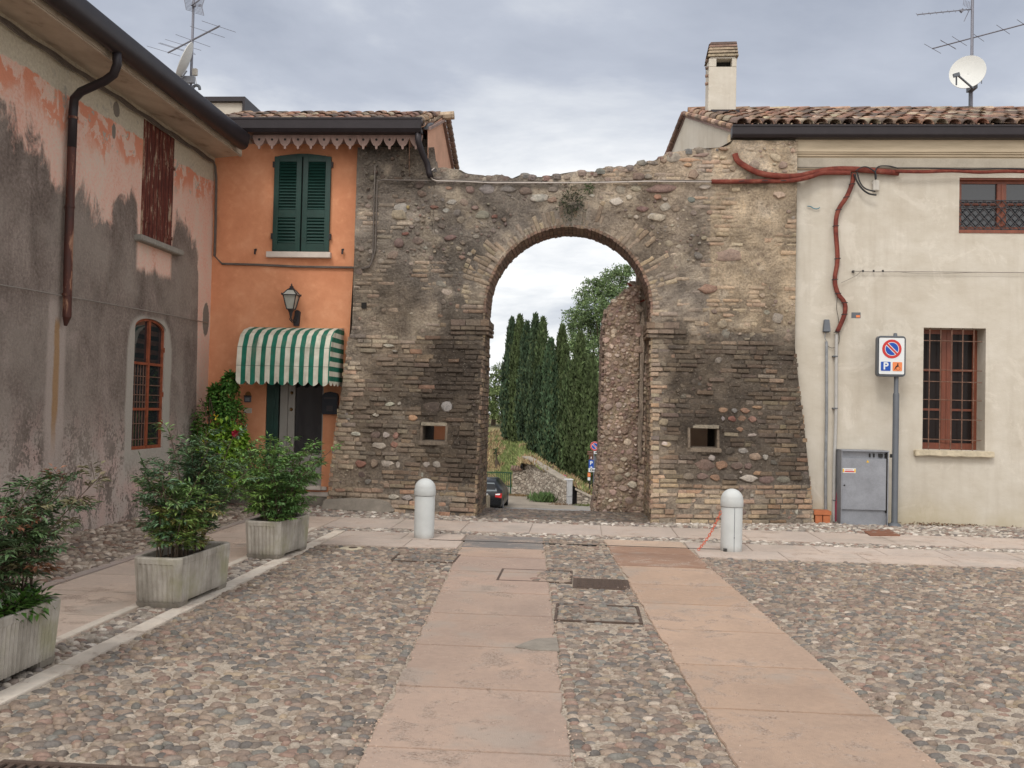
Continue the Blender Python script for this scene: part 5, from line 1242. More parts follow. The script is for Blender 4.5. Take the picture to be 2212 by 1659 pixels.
def nandina(parent,cx,y0,y1,z0,height,spread,nst,pal,name_stem='stem',leafL=.05,lean=(0,0),fr=15,low=.25,hvar=.35):
    """bushy cane stems with fine compound leaves in local coordinates"""
    mb=MB(); P=[];D=[];N=[];L=[];C=[]
    for s in range(nst):
        bx=cx+rnd.uniform(-.1,.1); by=rnd.uniform(y0,y1); h=height*rnd.uniform(1-hvar,1); lx=rnd.gauss(0,spread)+lean[0]; ly=rnd.gauss(0,spread)+lean[1]
        pts=[]; 
        for k in range(7): t=k/6; pts.append(Vector((bx+lx*t**1.6,by+ly*t**1.6,z0+h*t)))
        mb.cur=(.10,.07,.04); mb.tube(pts,.006,5,r2=.0025)
        tone=rnd.choice(pal)
        for f in range(fr):
            t=low+(1-low)*(f+rnd.random())/fr; k=min(5,int(t*6)); q=pts[k].lerp(pts[k+1],t*6-k)
            a=rnd.uniform(0,2*math.pi); el=rnd.uniform(-.15,.75)+.5*(t>.9); fl=rnd.uniform(.12,.24)*(1.15-.45*t)
            d=Vector((math.cos(a)*math.cos(el),math.sin(a)*math.cos(el),math.sin(el)))
            e=q+d*fl+Vector((0,0,-.02)); mb.tube([q,q+d*fl*.5+Vector((0,0,.01)),e],.0022,3)
            tt=rnd.choice(pal) if rnd.random()<.35 else tone
            side=d.cross(Vector((0,0,1))).normalized()
            for j in range(7):
                u=.25+.75*j/6; b=q.lerp(e,u)
                for sg in ((1,-1) if j<6 else (0,)):
                    sub=(d*.6+side*sg*(1 if sg else 0)+Vector((0,0,rnd.uniform(-.35,.15)))).normalized() if sg else d
                    m_=rnd.choice((2,3)) if j<5 else 1
                    for w_ in range(m_):
                        p=b+sub*(.012+.026*w_); dd=(sub+Vector((rnd.uniform(-.6,.6),rnd.uniform(-.6,.6),rnd.uniform(-.5,.25)))).normalized()
                        P.append(p);D.append(dd);N.append((rnd.uniform(-.5,.5),rnd.uniform(-.5,.5),1)); L.append(leafL*rnd.uniform(.7,1.2)); C.append(vary(tuple(q_*BG for q_ in tt),.28))
    st_=mb.build(name_stem,M_bark,parent,local=True,fixn=False)
    L=np.array(L); return leafmesh('foliage',P,D,N,L,L*.34,C,M_leaf,parent,local=True)
BG=1.75
GA=[(.045,.085,.035),(.06,.105,.04),(.035,.07,.035),(.08,.13,.04)]
# ---------------- planters ----------------
def planter(label,x,y,rz,L=1.02,Wd=.40,Hh=.41):
    r=thing('concrete_planter',label,'planter',(x,y,0),'concrete planters along the kerb',rz)
    hw,hl=Wd/2,L/2
    def outline(s,off=0,ribs=True):
        pts=[]; c=.05
        seq=[(-hw+c,-hl),(hw-c,-hl),(hw,-hl+c),(hw,hl-c),(hw-c,hl),(-hw+c,hl),(-hw,hl-c),(-hw,-hl+c)]
        for (a,b),(c_,d) in zip(seq,seq[1:]+seq[:1]):
            ln=math.hypot(c_-a,d-b); n=max(1,round(ln/.021)); nx,ny=(d-b)/ln,-(c_-a)/ln
            for k in range(n):
                t=k/n; o=(.009 if k%2 else 0)*(1 if ribs and n>3 else 0)+off; pts.append(((a+(c_-a)*t)*s+nx*(-o),(b+(d-b)*t)*s*(1)+ny*(-o)))
        return pts
    V=[];F=[]; lev=[(.93,.055,1),(.94,.07,1),(1.0,Hh-.055,1),(1.0,Hh-.05,0),(1.003,Hh-.012,0),(.985,Hh,0),(.90,Hh,0),(.88,Hh-.01,0),(.87,Hh-.08,0)]
    n=None
    for s,z,rb in lev:
        o=outline(s,0,rb); n=len(o); V+=[(a,b,z) for a,b in o]
    for i in range(len(lev)-1):
        for k in range(n): F.append((i*n+k,i*n+(k+1)%n,(i+1)*n+(k+1)%n,(i+1)*n+k))
    F.append(tuple(range(n))[::-1])
    mb=MB(); mb.add(V,F); mb.build('trough',M_conc,r,local=True,fixn=False)
    for e in (-1,1):
        mb=MB(); yy=e*(hl-.13); mb.hexa([(-hw*.84,yy-.08,0),(hw*.84,yy-.08,0),(hw*.84,yy+.08,0),(-hw*.84,yy+.08,0),(-hw*.9,yy-.1,.062),(hw*.9,yy-.1,.062),(hw*.9,yy+.1,.062),(-hw*.9,yy+.1,.062)]); mb.build('foot',M_conc,r,local=True,bevel=.01)
    nn=14; V=[];F=[]
    for i in range(nn+1):
        for j in range(6): u=-hw*.87+2*hw*.87*j/5; v=-hl*.87+2*hl*.87*i/nn; V.append((u,v,Hh-.06+.03*nz(u+x,v+y,6,1)))
    for i in range(nn):
        for j in range(5): F.append((i*6+j,i*6+j+1,(i+1)*6+j+1,(i+1)*6+j))
    mb=MB(); mb.add(V,F); mb.build('soil',M_soil,r,local=True,fixn=False)
    return r
planter('mossy concrete planter cut by the left edge of the picture, nearest the camera',-3.42,5.32,R(0),L=1.08)
planter('pale concrete planter with a rust stain, second from the camera',-3.31,7.90,R(-2.5))
planter('concrete planter farthest from the camera, nearest the striped awning',-3.29,10.32,R(-6),L=.86)
def plant(name,label,x,y): return thing(name,label,'shrub',(x,y,.33),'shrubs growing in the planters')
p=plant('nandina_shrub','dark green and reddish fine-leaved shrub in the nearest planter at the left edge',-3.42,5.32)
nandina(p,0,-.45,.5,0,.90,.17,22,[(.05,.08,.035),(.05,.085,.04),(.12,.055,.03),(.08,.07,.035),(.07,.11,.045),(.06,.1,.04)],leafL=.052,lean=(.06,.07),fr=12)
# broad-leaved bedding at the rim
P=[];D=[];N=[];L=[];C=[]
for c in [(0.10,.40),(.14,.32),(.0,.42),(-.08,.30),(.12,.12),(.10,-.02),(.05,-.15),(.15,.2)]:
    for k in range(46):
        a=rnd.uniform(0,6.28); e=rnd.uniform(-.5,1.2); d=Vector((math.cos(a)*math.cos(e),math.sin(a)*math.cos(e),math.sin(e)))
        P.append(Vector((c[0],c[1],.07))+d*rnd.uniform(.02,.11)); D.append(d+Vector((0,0,-.3))); N.append((0,0,1)); L.append(rnd.uniform(.045,.08)); C.append(vary(rnd.choice([(.075,.17,.03),(.055,.13,.025),(.10,.2,.04)]),.2))
leafmesh('leaf_rosettes',P,D,N,np.array(L),np.array(L)*.42,C,M_leaf,p,local=True)
p=plant('nandina_shrub','tall wide blue-green shrub in the rust-stained planter, second from the camera',-3.31,7.90)
nandina(p,0,-.40,.42,0,1.08,.165,17,[(.045,.082,.042),(.05,.09,.045),(.075,.12,.04),(.055,.09,.04)],leafL=.052,lean=(.0,.06),fr=14)
nandina(p,0,-.42,-.05,0,.66,.13,14,[(.10,.15,.035),(.075,.13,.035),(.13,.12,.04),(.06,.1,.03)],name_stem='low_stem',leafL=.045,fr=12,lean=(-.02,-.05))
p=plant('nandina_shrub','bright green bushy shrub in the farthest planter, below the awning',-3.29,10.32)
nandina(p,0,-.32,.32,0,.98,.27,30,[(.085,.16,.04),(.065,.125,.035),(.11,.18,.045),(.05,.1,.03)],leafL=.055,fr=13,low=.15,hvar=.5)
# ---------------- hibiscus in the corner ----------------
p=thing('climbing_shrub','tall leafy shrub with lime leaves, a red flower and yellow leaves in the house corner','shrub',(-5.75,14.7,0))
mb=MB(); 
for k in range(7): mb.tube([(rnd.uniform(-.1,.1),rnd.uniform(-.1,.1),0),(rnd.uniform(-.2,.2),rnd.uniform(-.2,.2),.9),(rnd.uniform(-.25,.3),rnd.uniform(-.2,.2),1.7)],.014,6,r2=.006)
mb.build('stem',M_bark,p,local=True,fixn=False)
def clump(cs,n,pal,L0,fold=.25):
    P=[];D=[];C=[];L=[];N=[]
    for (cx,cy,cz,rx,ry,rz) in cs:
        for _ in range(n):
            u=uvec(1)[0]; r=rnd.uniform(.55,1.05); q=np.array((cx+u[0]*rx*r,cy+u[1]*ry*r,cz+u[2]*rz*r)); P.append(q); d=u+nr.normal(0,.5,3)+np.array((0,-.1,-.25)); D.append(d); N.append(u+np.array((0,0,.8))); L.append(L0*rnd.uniform(.6,1.2)); C.append(vary(rnd.choice(pal),.25))
    return P,D,N,np.array(L),C
a=clump([(-.10,.1,1.3,.30,.22,.35),(.12,.1,1.62,.24,.2,.34),(.25,.05,1.35,.22,.2,.35),(-.12,.1,.95,.32,.22,.3),(-.22,0,.6,.28,.22,.3),(.50,-.0,.72,.26,.18,.30),(.1,.1,.4,.36,.22,.3),(.2,.1,1.95,.11,.1,.16),(-.02,.1,1.72,.12,.1,.2),(.52,0,.45,.2,.15,.2)],640,[(.08,.19,.035),(.065,.155,.03),(.11,.24,.045)],.075)
leafmesh('dark_foliage',a[0],a[1],a[2],a[3],a[3]*.5,a[4],M_leaf,p,local=True)
a=clump([(.20,-.16,1.05,.26,.18,.32),(.36,-.16,.75,.26,.17,.30),(.05,-.2,.85,.2,.15,.25),(.42,-.12,1.05,.15,.12,.18),(.25,-.16,.5,.2,.15,.2)],330,[(.20,.36,.035),(.16,.30,.035),(.27,.43,.06)],.10)
leafmesh('lime_foliage',a[0],a[1],a[2],a[3],a[3]*.55,a[4],M_leaf,p,local=True)
mb=MB(); 
for k in range(6): a_=k*1.05; c=Vector((.44,-.26,1.17)); mb.add([c,c+Vector((math.cos(a_)*.05,-.03,math.sin(a_)*.05)),c+Vector((math.cos(a_+.5)*.065,-.015,math.sin(a_+.5)*.065)),c+Vector((math.cos(a_+1)*.05,-.03,math.sin(a_+1)*.05))],[(0,1,2,3)])
mb.build('red_flower',simple('red_petal',(.30,.01,.03),.5),p,local=True,fixn=False)
for q in ((.12,-.25,1.42),(-.02,-.3,1.02),(-.0,-.3,.93),(.13,-.3,.55)):
    mb=MB(); c=Vector(q)
    for k in range(3): a_=k*2.1; mb.add([c,c+Vector((math.cos(a_)*.04,-.02,math.sin(a_)*.05)),c+Vector((math.cos(a_+.7)*.05,-.01,math.sin(a_+.7)*.06))],[(0,1,2)])
    mb.build('yellow_leaf',simple('yellow_leaf',(.55,.42,.03),.6),p,local=True,fixn=False)
# ---------------- awning ----------------
AX0,AX1=-5.38,-3.91; AP=[(15.42,2.885),(15.15,2.865),(14.86,2.80),(14.70,2.70),(14.60,2.51),(14.565,2.22),(14.56,1.99)]
def f_stripe(axis):
    def fn(t,b):
        p=t.pos(); s=t.sep(p); v=s[0] if axis=='x' else s[2]
        per=.1525; 
        fr=t.m('FRACT',t.m('DIVIDE',t.m('SUBTRACT',v,AX0 if axis=='x' else 1.93),per))
        gm=t.m('MULTIPLY',t.step(fr,.47,.49),t.step(fr,.99,.97)); n=t.noise(p,7,5,.6)
        cw=t.ramp(n,[(.3,(.50,.47,.38)),(.7,(.66,.63,.53))]); cg=t.ramp(n,[(.3,(.005,.095,.06)),(.7,(.015,.16,.105))])
        c=t.mix(gm,cw,cg); c=t.mix(t.m('MULTIPLY',t.step(t.noise(t.scale(p,(1,1,.25)),6,5,.65),.5,.7),.4),c,(.16,.15,.11))
        if axis=='x':   # seams
            z=s[2]; 
            for zz in (2.22,2.51): c=t.mix(t.m('MULTIPLY',t.step(t.m('ABSOLUTE',t.m('SUBTRACT',z,zz)),.006,.003),.7),c,(.03,.05,.04))
        return {'c':c,'n':t.bump(t.noise(p,5,3),.02)}
    return fn
aw_=thing('striped_awning','green and cream striped barrel awning with scalloped edge over the orange house door','awning',(-4.64,15.2,1.99))
mb=MB(); nx=72; rows=[]
for j,(y,z) in enumerate(AP):
    for i in range(nx+1):
        u=i/nx; mb.v.append((AX0+(AX1-AX0)*u,y+(.006*math.sin(u*40+j) if j>3 else 0),z+(-.012*math.sin(u*math.pi) if j in (1,2) else 0)))
for i in range(nx+1):
    u=i/nx; s=abs(math.sin(u*math.pi*9)); mb.v.append((AX0+(AX1-AX0)*u,14.56+.004*math.sin(u*30),1.985-.062*s**.8))
for j in range(len(AP)):
    for i in range(nx): mb.f.append((j*(nx+1)+i,j*(nx+1)+i+1,(j+1)*(nx+1)+i+1,(j+1)*(nx+1)+i))
mb.c=[(1,1,1)]*len(mb.v); mb.mi=[0]*len(mb.f)
mb.build('canopy',mat('striped_canvas',f_stripe('x'),.7),aw_,fixn=False,auto=True)
for X in (AX0+.001,AX1-.001):
    mb=MB(); bot=[(15.40-(15.40-14.565)*k/24,1.985-.055*abs(math.sin(math.pi*k/24*4))**.8) for k in range(25)]
    mb.prism(bot+AP[::-1],lambda u,v,t:(X+t,u,v),-.002,.002); mb.build('side_panel',mat('striped_side_canvas',f_stripe('z'),.7),aw_,fixn=False)
mb=MB()
for y,z in ((14.572,2.0),(14.61,2.49),(14.87,2.78)): mb.tube([(AX0+.01,y+.02,z),(AX1-.01,y+.02,z)],.012,6)
for X in (AX0+.015,AX1-.015): mb.tube([(X,15.38,2.03),(X,14.58,2.0),(X,14.62,2.48),(X,14.88,2.76)],.01,6)
mb.build('frame',M_iron,aw_)
# ---------------- wall lantern ----------------
q=oy(629,640,15.17); lx,ly=q.x,15.18
la=thing('wall_lantern','black wrought iron lantern with frosted panes on the orange wall above the awning','wall lamp',(lx,YO,2.92))
mb=MB(); zb,zt=3.16,3.385
def frame4(m_,z0,w0,z1,w1,r=.008):
    c0=[(lx+a*w0,ly+b*w0,z0) for a,b in ((-1,-1),(1,-1),(1,1),(-1,1))]; c1=[(lx+a*w1,ly+b*w1,z1) for a,b in ((-1,-1),(1,-1),(1,1),(-1,1))]
    for k in range(4): m_.bar(c0[k],c1[k],r*1.6,r*1.6); m_.bar(c0[k],c0[(k+1)%4],r*1.6,r*1.6); m_.bar(c1[k],c1[(k+1)%4],r*1.6,r*1.6)
frame4(mb,zb,.055,zt,.105); frame4(mb,zt,.12,3.475,.05)
mb.lathe([(.05,3.475),(.055,3.49),(.03,3.51),(.035,3.525),(.012,3.54),(.014,3.555),(.002,3.58)],(lx,ly,0),12); mb.lathe([(.06,zb),(.03,3.11),(.02,3.06),(.012,3.02)],(lx,ly,0),12)
for a in (-1,1):
    for b in (-1,1): mb.lathe([(.008,3.385),(.012,3.40),(.002,3.42)],(lx+a*.12,ly+b*.12,0),6)
mb.build('lantern_frame',M_iron,la)
mb=MB(); w0,w1=.05,.098; mb.hexa([(lx-w0,ly-w0,zb+.004),(lx+w0,ly-w0,zb+.004),(lx+w0,ly+w0,zb+.004),(lx-w0,ly+w0,zb+.004),(lx-w1,ly-w1,zt-.004),(lx+w1,ly-w1,zt-.004),(lx+w1,ly+w1,zt-.004),(lx-w1,ly+w1,zt-.004)])
w2=.112;w3=.046; mb.hexa([(lx-w2,ly-w2,zt+.006),(lx+w2,ly-w2,zt+.006),(lx+w2,ly+w2,zt+.006),(lx-w2,ly+w2,zt+.006),(lx-w3,ly-w3,3.47),(lx+w3,ly-w3,3.47),(lx+w3,ly+w3,3.47),(lx-w3,ly+w3,3.47)]); mb.build('glass_pane',M_frost,la)
mb=MB(); q=oy(640,690,YO); bx=q.x+.02
mb.tube([(lx,ly,3.05),(lx+.01,ly+.01,2.99),(lx+.04,ly+.08,2.985),(bx,YO-.05,3.05)],.012,8); mb.tube([(lx-.01,ly+.02,3.04),(lx-.03,ly+.04,3.0),(lx,ly+.08,2.96),(bx,YO-.04,2.98)],.009,8)
mb.prism([(bx-.045,2.91),(bx+.035,2.91),(bx+.045,2.98),(bx+.05,3.07),(bx+.055,3.13),(bx+.035,3.16),(bx,3.17),(bx-.03,3.15),(bx-.035,3.08),(bx-.055,3.0)],lambda u,v,t:(u,YO+t,v),-.06,0)
mb.build('wall_bracket',M_iron,la,bevel=.006)
# ---------------- things on the orange wall ----------------
mb=MB(); a,b=oy(696,870,YO-.1).x,oy(729,870,YO-.1).x; z0,z1=oy(712,895,YO-.1).z,oy(712,846,YO-.1).z; xm=(a+b)/2
mb.prism([(a,z0),(b,z0),(b,z1-.06),(b-.03,z1-.02),(xm,z1),(a+.03,z1-.02),(a,z1-.06)],lambda u,v,t:(u,YO+t,v),-.11,0); o=mb.build('mailbox',simple('black_cast_aluminium',(.022,.024,.03),.5,.3),bevel=.008); tag(o,'black cast letterbox on the orange wall right of the door','mailbox')
mb=MB(); mb.box(a+.03,b-.03,YO-.118,YO-.110,z1-.12,z1-.09); mb.box(xm-.05,xm+.05,YO-.116,YO-.110,z0+.05,z0+.14); mb.build('relief',M_iron,o)
def onwall(x,y,w,h,Y): p=oy(x,y,Y); k=Y/FP; return p.x-w*k/2,p.x+w*k/2,p.z-h*k/2,p.z+h*k/2
a,b,c,d=onwall(536,862,15,14,YO); mb=MB(); mb.box(a,b,YO-.035,YO,c,d); o=mb.build('intercom',M_grey,bevel=.004); tag(o,'small grey intercom with a dark hood left of the door','intercom'); mb=MB(); mb.box(a-.004,b+.004,YO-.045,YO-.002,d-.012,d+.008); mb.build('hood',M_iron,o); mb=MB(); mb.box(a+.02,b-.02,YO-.039,YO-.035,c+.02,d-.03); mb.build('speaker_panel',M_zinc,o)
a,b,c,d=onwall(536,887,17,11,YO); mb=MB(); mb.box(a,b,YO-.02,YO,c,d); o=mb.build('doorbell_plate',M_plastic,bevel=.003); tag(o,'cream doorbell plate under the intercom','doorbell'); mb=MB(); mb.box(a+.03,b-.03,YO-.024,YO-.02,c+.018,d-.018); mb.build('button',M_sillrough,o)
a,b,c,d=onwall(536,852,15,7,YO); mb=MB(); mb.lathe([(.05,0),(.045,.012)],((a+b)/2,YO,(c+d)/2),20,axis='y'); o=mb.build('house_number_tile',simple('ochre_ceramic',(.22,.11,.04),.4)); tag(o,'small ochre oval tile above the intercom','tile')
# ---------------- bollards ----------------
def bollard(name,label,px,py,seam):
    g=gr(px,py); r=thing(name,label,'bollard',(g.x,g.y+.13,0),'bollards in front of the arch')
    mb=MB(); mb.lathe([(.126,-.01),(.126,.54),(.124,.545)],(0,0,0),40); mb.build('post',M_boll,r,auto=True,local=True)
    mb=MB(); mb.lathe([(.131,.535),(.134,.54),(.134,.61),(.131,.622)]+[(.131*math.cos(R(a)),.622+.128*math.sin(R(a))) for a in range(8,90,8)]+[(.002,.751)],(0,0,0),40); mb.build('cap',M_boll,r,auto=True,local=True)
    if seam:
        mb=MB(); mb.box(.012,.017,-.1275,-.12,.0,.53); mb.box(.01,.019,-.128,-.12,.17,.19); mb.build('seam',M_grey,r,local=True)
        mb=MB(); 
        for x in (-.1,-.085,-.07): mb.box(x-.003,x+.003,-.5*.2-.02,-.08,.0,.05)
        mb.box(.06,.13,-.13,.02,-.003,.01); mb.build('socket',M_dim,r,local=True)
    return r
b1=bollard('bollard','round-topped pale grey bollard left of the arch, without a chain',912,1166,False)
b2=bollard('bollard','round-topped pale grey bollard right of the arch, with a red chain and a seam',1583,1195,True)
# chain
M_chain=simple('red_plastic_chain',(.60,.13,.07),.5,var=.2)
A=Vector((b2.location.x-.13,b2.location.y-.02,.475)); B=gr(1508,1188,.02)
mb=MB(); n=17
for i in range(n):
    def pt(t): p=A.lerp(B,t); p.z=A.z+(B.z-A.z)*t-.05*math.sin(math.pi*t)*1.0; return p
    c=pt((i+.5)/n); d=(pt((i+1)/n)-pt(i/n)); ln=d.length; d.normalize(); u=d.cross(Vector((0,1,0))).normalized(); 
    if i%2: u=d.cross(u).normalized()
    L=[]; 
    for k in range(13): a=2*math.pi*k/12; L.append(c+d*math.cos(a)*ln*.70+u*math.sin(a)*.013)
    mb.tube(L,.0042,5)
ch_=mb.build('chain',M_chain,smooth=True); tag(ch_,'red plastic chain hanging from the right bollard to the pavement','chain')
mb=MB(); p0=gr(735,1150+13,.013); 
g0=(b1.location.x+.13,11.803); 
mb.box(b1.location.x+.1,b2.location.x-.1,11.795,11.811,.0,.0165); o=mb.build('chain_slot',M_dim); tag(o,'dark slot for the chain sunk in the paving between the two bollards','slot')
# ---------------- sign on a post ----------------
YS=15.0; kx=YS/FP
def S2(x,y): # sign zoom pixels to wall plane
    p=oy((2700+x/8.296)/1.4756,(1040+y/8.296)/1.4756,YS-.08); return p.x,p.z
sg=thing('parking_sign','no parking sign box with blue P and disabled symbol on a dark grey post','street sign',(4.76,15.02,0))
def rrect(x0,x1,z0,z1,r,n=6):
    P=[]
    for cx,cz,a0 in ((x1-r,z1-r,0),(x0+r,z1-r,90),(x0+r,z0+r,180),(x1-r,z0+r,270)):
        for k in range(n+1): a=R(a0+90*k/n); P.append((cx+r*math.cos(a),cz+r*math.sin(a)))
    return P
fx0,fz1=S2(850,300); fx1,fz0=S2(1508,1275)
mb=MB(); mb.prism(rrect(fx0-.02,fx1+.025,fz0-.035,fz1+.03,.05),Y2(YS-.08),0,.13); bx_=mb.build('sign_box',M_grey,sg,bevel=.012,auto=True)
mb=MB(); mb.prism(rrect(fx0,fx1,fz0,fz1,.02),Y2(YS-.08),-.004,.02); fc=mb.build('sign_face',M_swhite,sg)
mb=MB(); P=rrect(fx0-.004,fx1+.004,fz0-.004,fz1+.004,.022); 
for a,b in zip(P,P[1:]+P[:1]):
    if (Vector(a)-Vector(b)).length>1e-4: mb.bar((a[0],YS-.084,a[1]),(b[0],YS-.084,b[1]),.006,.004,up=(0,1,0))
mb.build('sign_edge',M_sblack,fc)
def disc(m_,cx,cz,r,y,n=40,t=.0015): m_.prism(circ(cx,cz,r,n),Y2(y),-t,t)
def noparking(parent,cx,cz,r,y):
    mb=MB(); disc(mb,cx,cz,r,y); mb.build('red_ring',M_sred,parent)
    mb=MB(); disc(mb,cx,cz,r*.725,y-.002); mb.build('white_rim',M_swhite,parent)
    ri=r*.665; w=r*.17
    mb=MB()
    for s in (1,-1):
        # half disc cut parallel to the falling diagonal
        P=[]; a0=math.asin(w/ri); 
        for k in range(25): a=a0+(math.pi-2*a0)*k/24; P.append((ri*math.cos(a),ri*math.sin(a)*1))
        if s<0: P=[(-u,-v) for u,v in P]
        c_,s_=math.cos(R(-45)),math.sin(R(-45)); mb.prism([(cx+u*c_-v*s_,cz+u*s_+v*c_) for u,v in P],Y2(y-.004),-.001,.001)
    mb.build('blue_field',M_sblue,parent)
    mb=MB(); c_,s_=math.cos(R(-45)),math.sin(R(-45)); hw_=r*.095; L_=r*.72
    mb.prism([(cx+u*c_-v*s_,cz+u*s_+v*c_) for u,v in ((-L_,-hw_),(L_,-hw_),(L_,hw_),(-L_,hw_))],Y2(y-.0045),-.001,.001); mb.build('red_bar',M_sred,parent)
cx,cz=S2(1182,600); noparking(fc,cx,cz,.142,YS-.087)
a,d=S2(893,935); b,c=S2(1145,1180); mb=MB(); mb.prism(rrect(a,b,c,d,.012),Y2(YS-.087),-.0015,.0015); pp=mb.build('blue_square',M_sblue,fc); text('letter_p','P',.15,M_swhite,fc,((a+b)/2,YS-.0895,(c+d)/2),bold=.004,depth=.0008)
a,d=S2(1203,945); b,c=S2(1450,1188); mb=MB(); mb.prism(rrect(a,b,c,d,.012),Y2(YS-.087),-.0015,.0015); mb.build('orange_square',M_sorange,fc)
mb=MB(); X=lambda u:a+(b-a)*u; Z=lambda v:c+(d-c)*v
disc(mb,X(.54),Z(.84),.008,YS-.09,12,.0008)
mb.prism([(X(.46),Z(.76)),(X(.60),Z(.76)),(X(.64),Z(.48)),(X(.40),Z(.46)),(X(.26),Z(.16)),(X(.17),Z(.16)),(X(.34),Z(.58)),(X(.47),Z(.60))],Y2(YS-.09),-.0008,.0008)
rr=(b-a)*.2
for k in range(28):
    t0,t1=2*math.pi*k/28,2*math.pi*(k+1)/28; mb.bar((X(.58)+rr*math.cos(t0),YS-.09,Z(.30)+rr*math.sin(t0)),(X(.58)+rr*math.cos(t1),YS-.09,Z(.30)+rr*math.sin(t1)),.004,.001,up=(0,1,0))
mb.build('wheelchair_symbol',M_sblack,fc)
q=oy(1936,830,YS); sxp=q.x; mb=MB()
mb.lathe([(.10,0),(.10,.012),(.075,.045),(.05,.055),(.046,.07),(.046,1.99),(.04,2.01),(.034,2.02),(.034,2.32)],(sxp,YS,0),20); mb.build('post',M_grey,sg,auto=True)
x_,z_=S2(1310,170); mb=MB(); mb.lathe([(.045,-.05),(.03,0),(.026,.03),(.0,.038)],(x_,YS-.02,z_-.035),14); mb.build('post_tip',M_grey,sg,auto=True)
# ---------------- utility cabinet ----------------
YC=14.97; A_=oy(1816,1132,YC); B_=oy(1918,1134,YC); T_=oy(1816,974,YC); x0,x1,zt=A_.x,B_.x,T_.z
cb=thing('utility_cabinet','knee-high grey metal meter cabinet standing against the cream wall','cabinet',((x0+x1)/2,15.1,0)); cb['label']='grey metal meter cabinet standing on the cobbles against the cream wall'
mb=MB(); mb.box(x0,x0+.012,YC,15.29,0,zt); mb.box(x1-.012,x1,YC,15.29,0,zt); mb.box(x0-.005,x1+.005,YC-.01,15.29,zt,zt+.02); mb.box(x0+.012,x1-.012,15.26,15.28,0,zt); mb.box(x0+.012,x1-.012,YC+.05,YC+.06,.0,.24); mb.box(x0+.012,x1-.012,YC+.06,YC+.07,zt-.14,zt)
mb.build('housing',M_zinc,cb)
mb=MB(); mb.box(x0+.014,x1-.03,YC+.015,YC+.035,.235,zt-.105); dr=mb.build('door',M_zinc,cb,bevel=.004)
mb=MB(); mb.lathe([(.012,0),(.012,.01)],(x0+.05,YC+.015,.6),12,axis='y'); mb.build('lock',M_sblack,dr)
mb=MB(); mb.box(x0+.02,x0+.215,YC+.011,YC+.015,zt-.33,zt-.26); lb=mb.build('warning_label',M_swhite,dr)
mb=MB(); mb.box(x0+.05,x0+.19,YC+.009,YC+.011,zt-.318,zt-.30); mb.box(x0+.06,x0+.17,YC+.009,YC+.011,zt-.288,zt-.28); mb.build('print',M_sred,lb)
mb=MB(); 
for u in (x0+.022,x0+.192): mb.prism([(u,zt-.32),(u+.02,zt-.32),(u+.02,zt-.27),(u,zt-.27)],Y2(YC+.010),-.001,.001)
mb.prism([(x0+.37,zt-.165),(x0+.41,zt-.165),(x0+.39,zt-.13)],Y2(YC+.012),-.002,.003); mb.build('yellow_mark',simple('warning_yellow',(.75,.45,.02),.5,bump=0),lb)
mb=MB()
for u,w in ((.42,.02),(.48,.02),(.56,.06),(.65,.06),(.73,.03)): mb.box(x0+u,x0+u+w,YC+.04,YC+.062,zt-.085,zt-.03)
mb.build('meter_slots',M_sblack,cb)
mb=MB(); mb.box(x1-.03,x1-.012,YC+.02,YC+.05,.2,zt-.02); mb.build('door_gap',M_dim,cb)
# stacked terracotta bricks
o=None
A_=oy(1762,1129,15.1); B_=oy(1792,1129,15.1); x0b,x1b=A_.x+.0,B_.x
bt=thing('brick_stack','small stack of new orange bricks on the ground between wall and cabinet','bricks',((x0b+x1b)/2,15.1,0))
mb=MB(); mb.box(x0b-.05,x1b,15.0,15.25,.135,.2); mb.build('top_brick',M_brick_new,bt,bevel=.005)
for k in range(2): mb=MB(); w=(x1b-x0b+.03)/2; mb.box(x0b-.03+k*w,x0b-.03+(k+1)*w-.012,15.01,15.25,0,.13); mb.build('lower_brick',M_brick_new,bt,bevel=.005)
# ---------------- conduits on the cream wall ----------------
def onY(L,Y,d=.05): return [tuple(oy(x,y,Y)-Vector((0,d,0))) for x,y in L]
def smoothp(P,n=4):
    P=[Vector(p) for p in P]; out=[]
    for i in range(len(P)-1):
        a=P[max(i-1,0)];b=P[i];c=P[i+1];d=P[min(i+2,len(P)-1)]
        for k in range(n): t=k/n; out.append(.5*((2*b)+(c-a)*t+(2*a-5*b+4*c-d)*t*t+(3*b-a-3*c+d)*t**3))
    return out+[P[-1]]
L1=[(1586,335),(1592,350),(1612,364),(1640,377),(1680,383),(1720,383),(1750,377),(1790,369),(1835,368),(1880,371),(1938,376)]
L2=[(1536,394),(1600,394),(1650,393),(1690,393),(1722,392),(1748,386),(1775,378),(1832,378)]
L3=[(1842,377),(1838,400),(1826,428),(1809,455),(1803,490),(1807,560),(1801,605),(1808,635),(1822,655),(1822,680),(1806,718)]
def Yat(x): return YA if x<1716 else YR
mb=MB(); mb.tube(smoothp([tuple(oy(x,y,min(YA+(YR-YA)*max(0,min(1,(x-1700)/60)),YR))-Vector((0,.075,0))) for x,y in L1]),.045,10); o=mb.build('red_conduit',M_redpipe,smooth=True); tag(o,'thick red corrugated conduit drooping from the arch top onto the cream wall','conduit')
mb=MB(); mb.tube(smoothp([tuple(oy(x,y,min(YA+(YR-YA)*max(0,min(1,(x-1700)/60)),YR))-Vector((0,.055 if x<1710 else .13,0))) for x,y in L2]),.034,10); o2=mb.build('red_conduit',M_redpipe,smooth=True); tag(o2,'red conduit running level along the arch wall top, holding the pale cables','conduit')
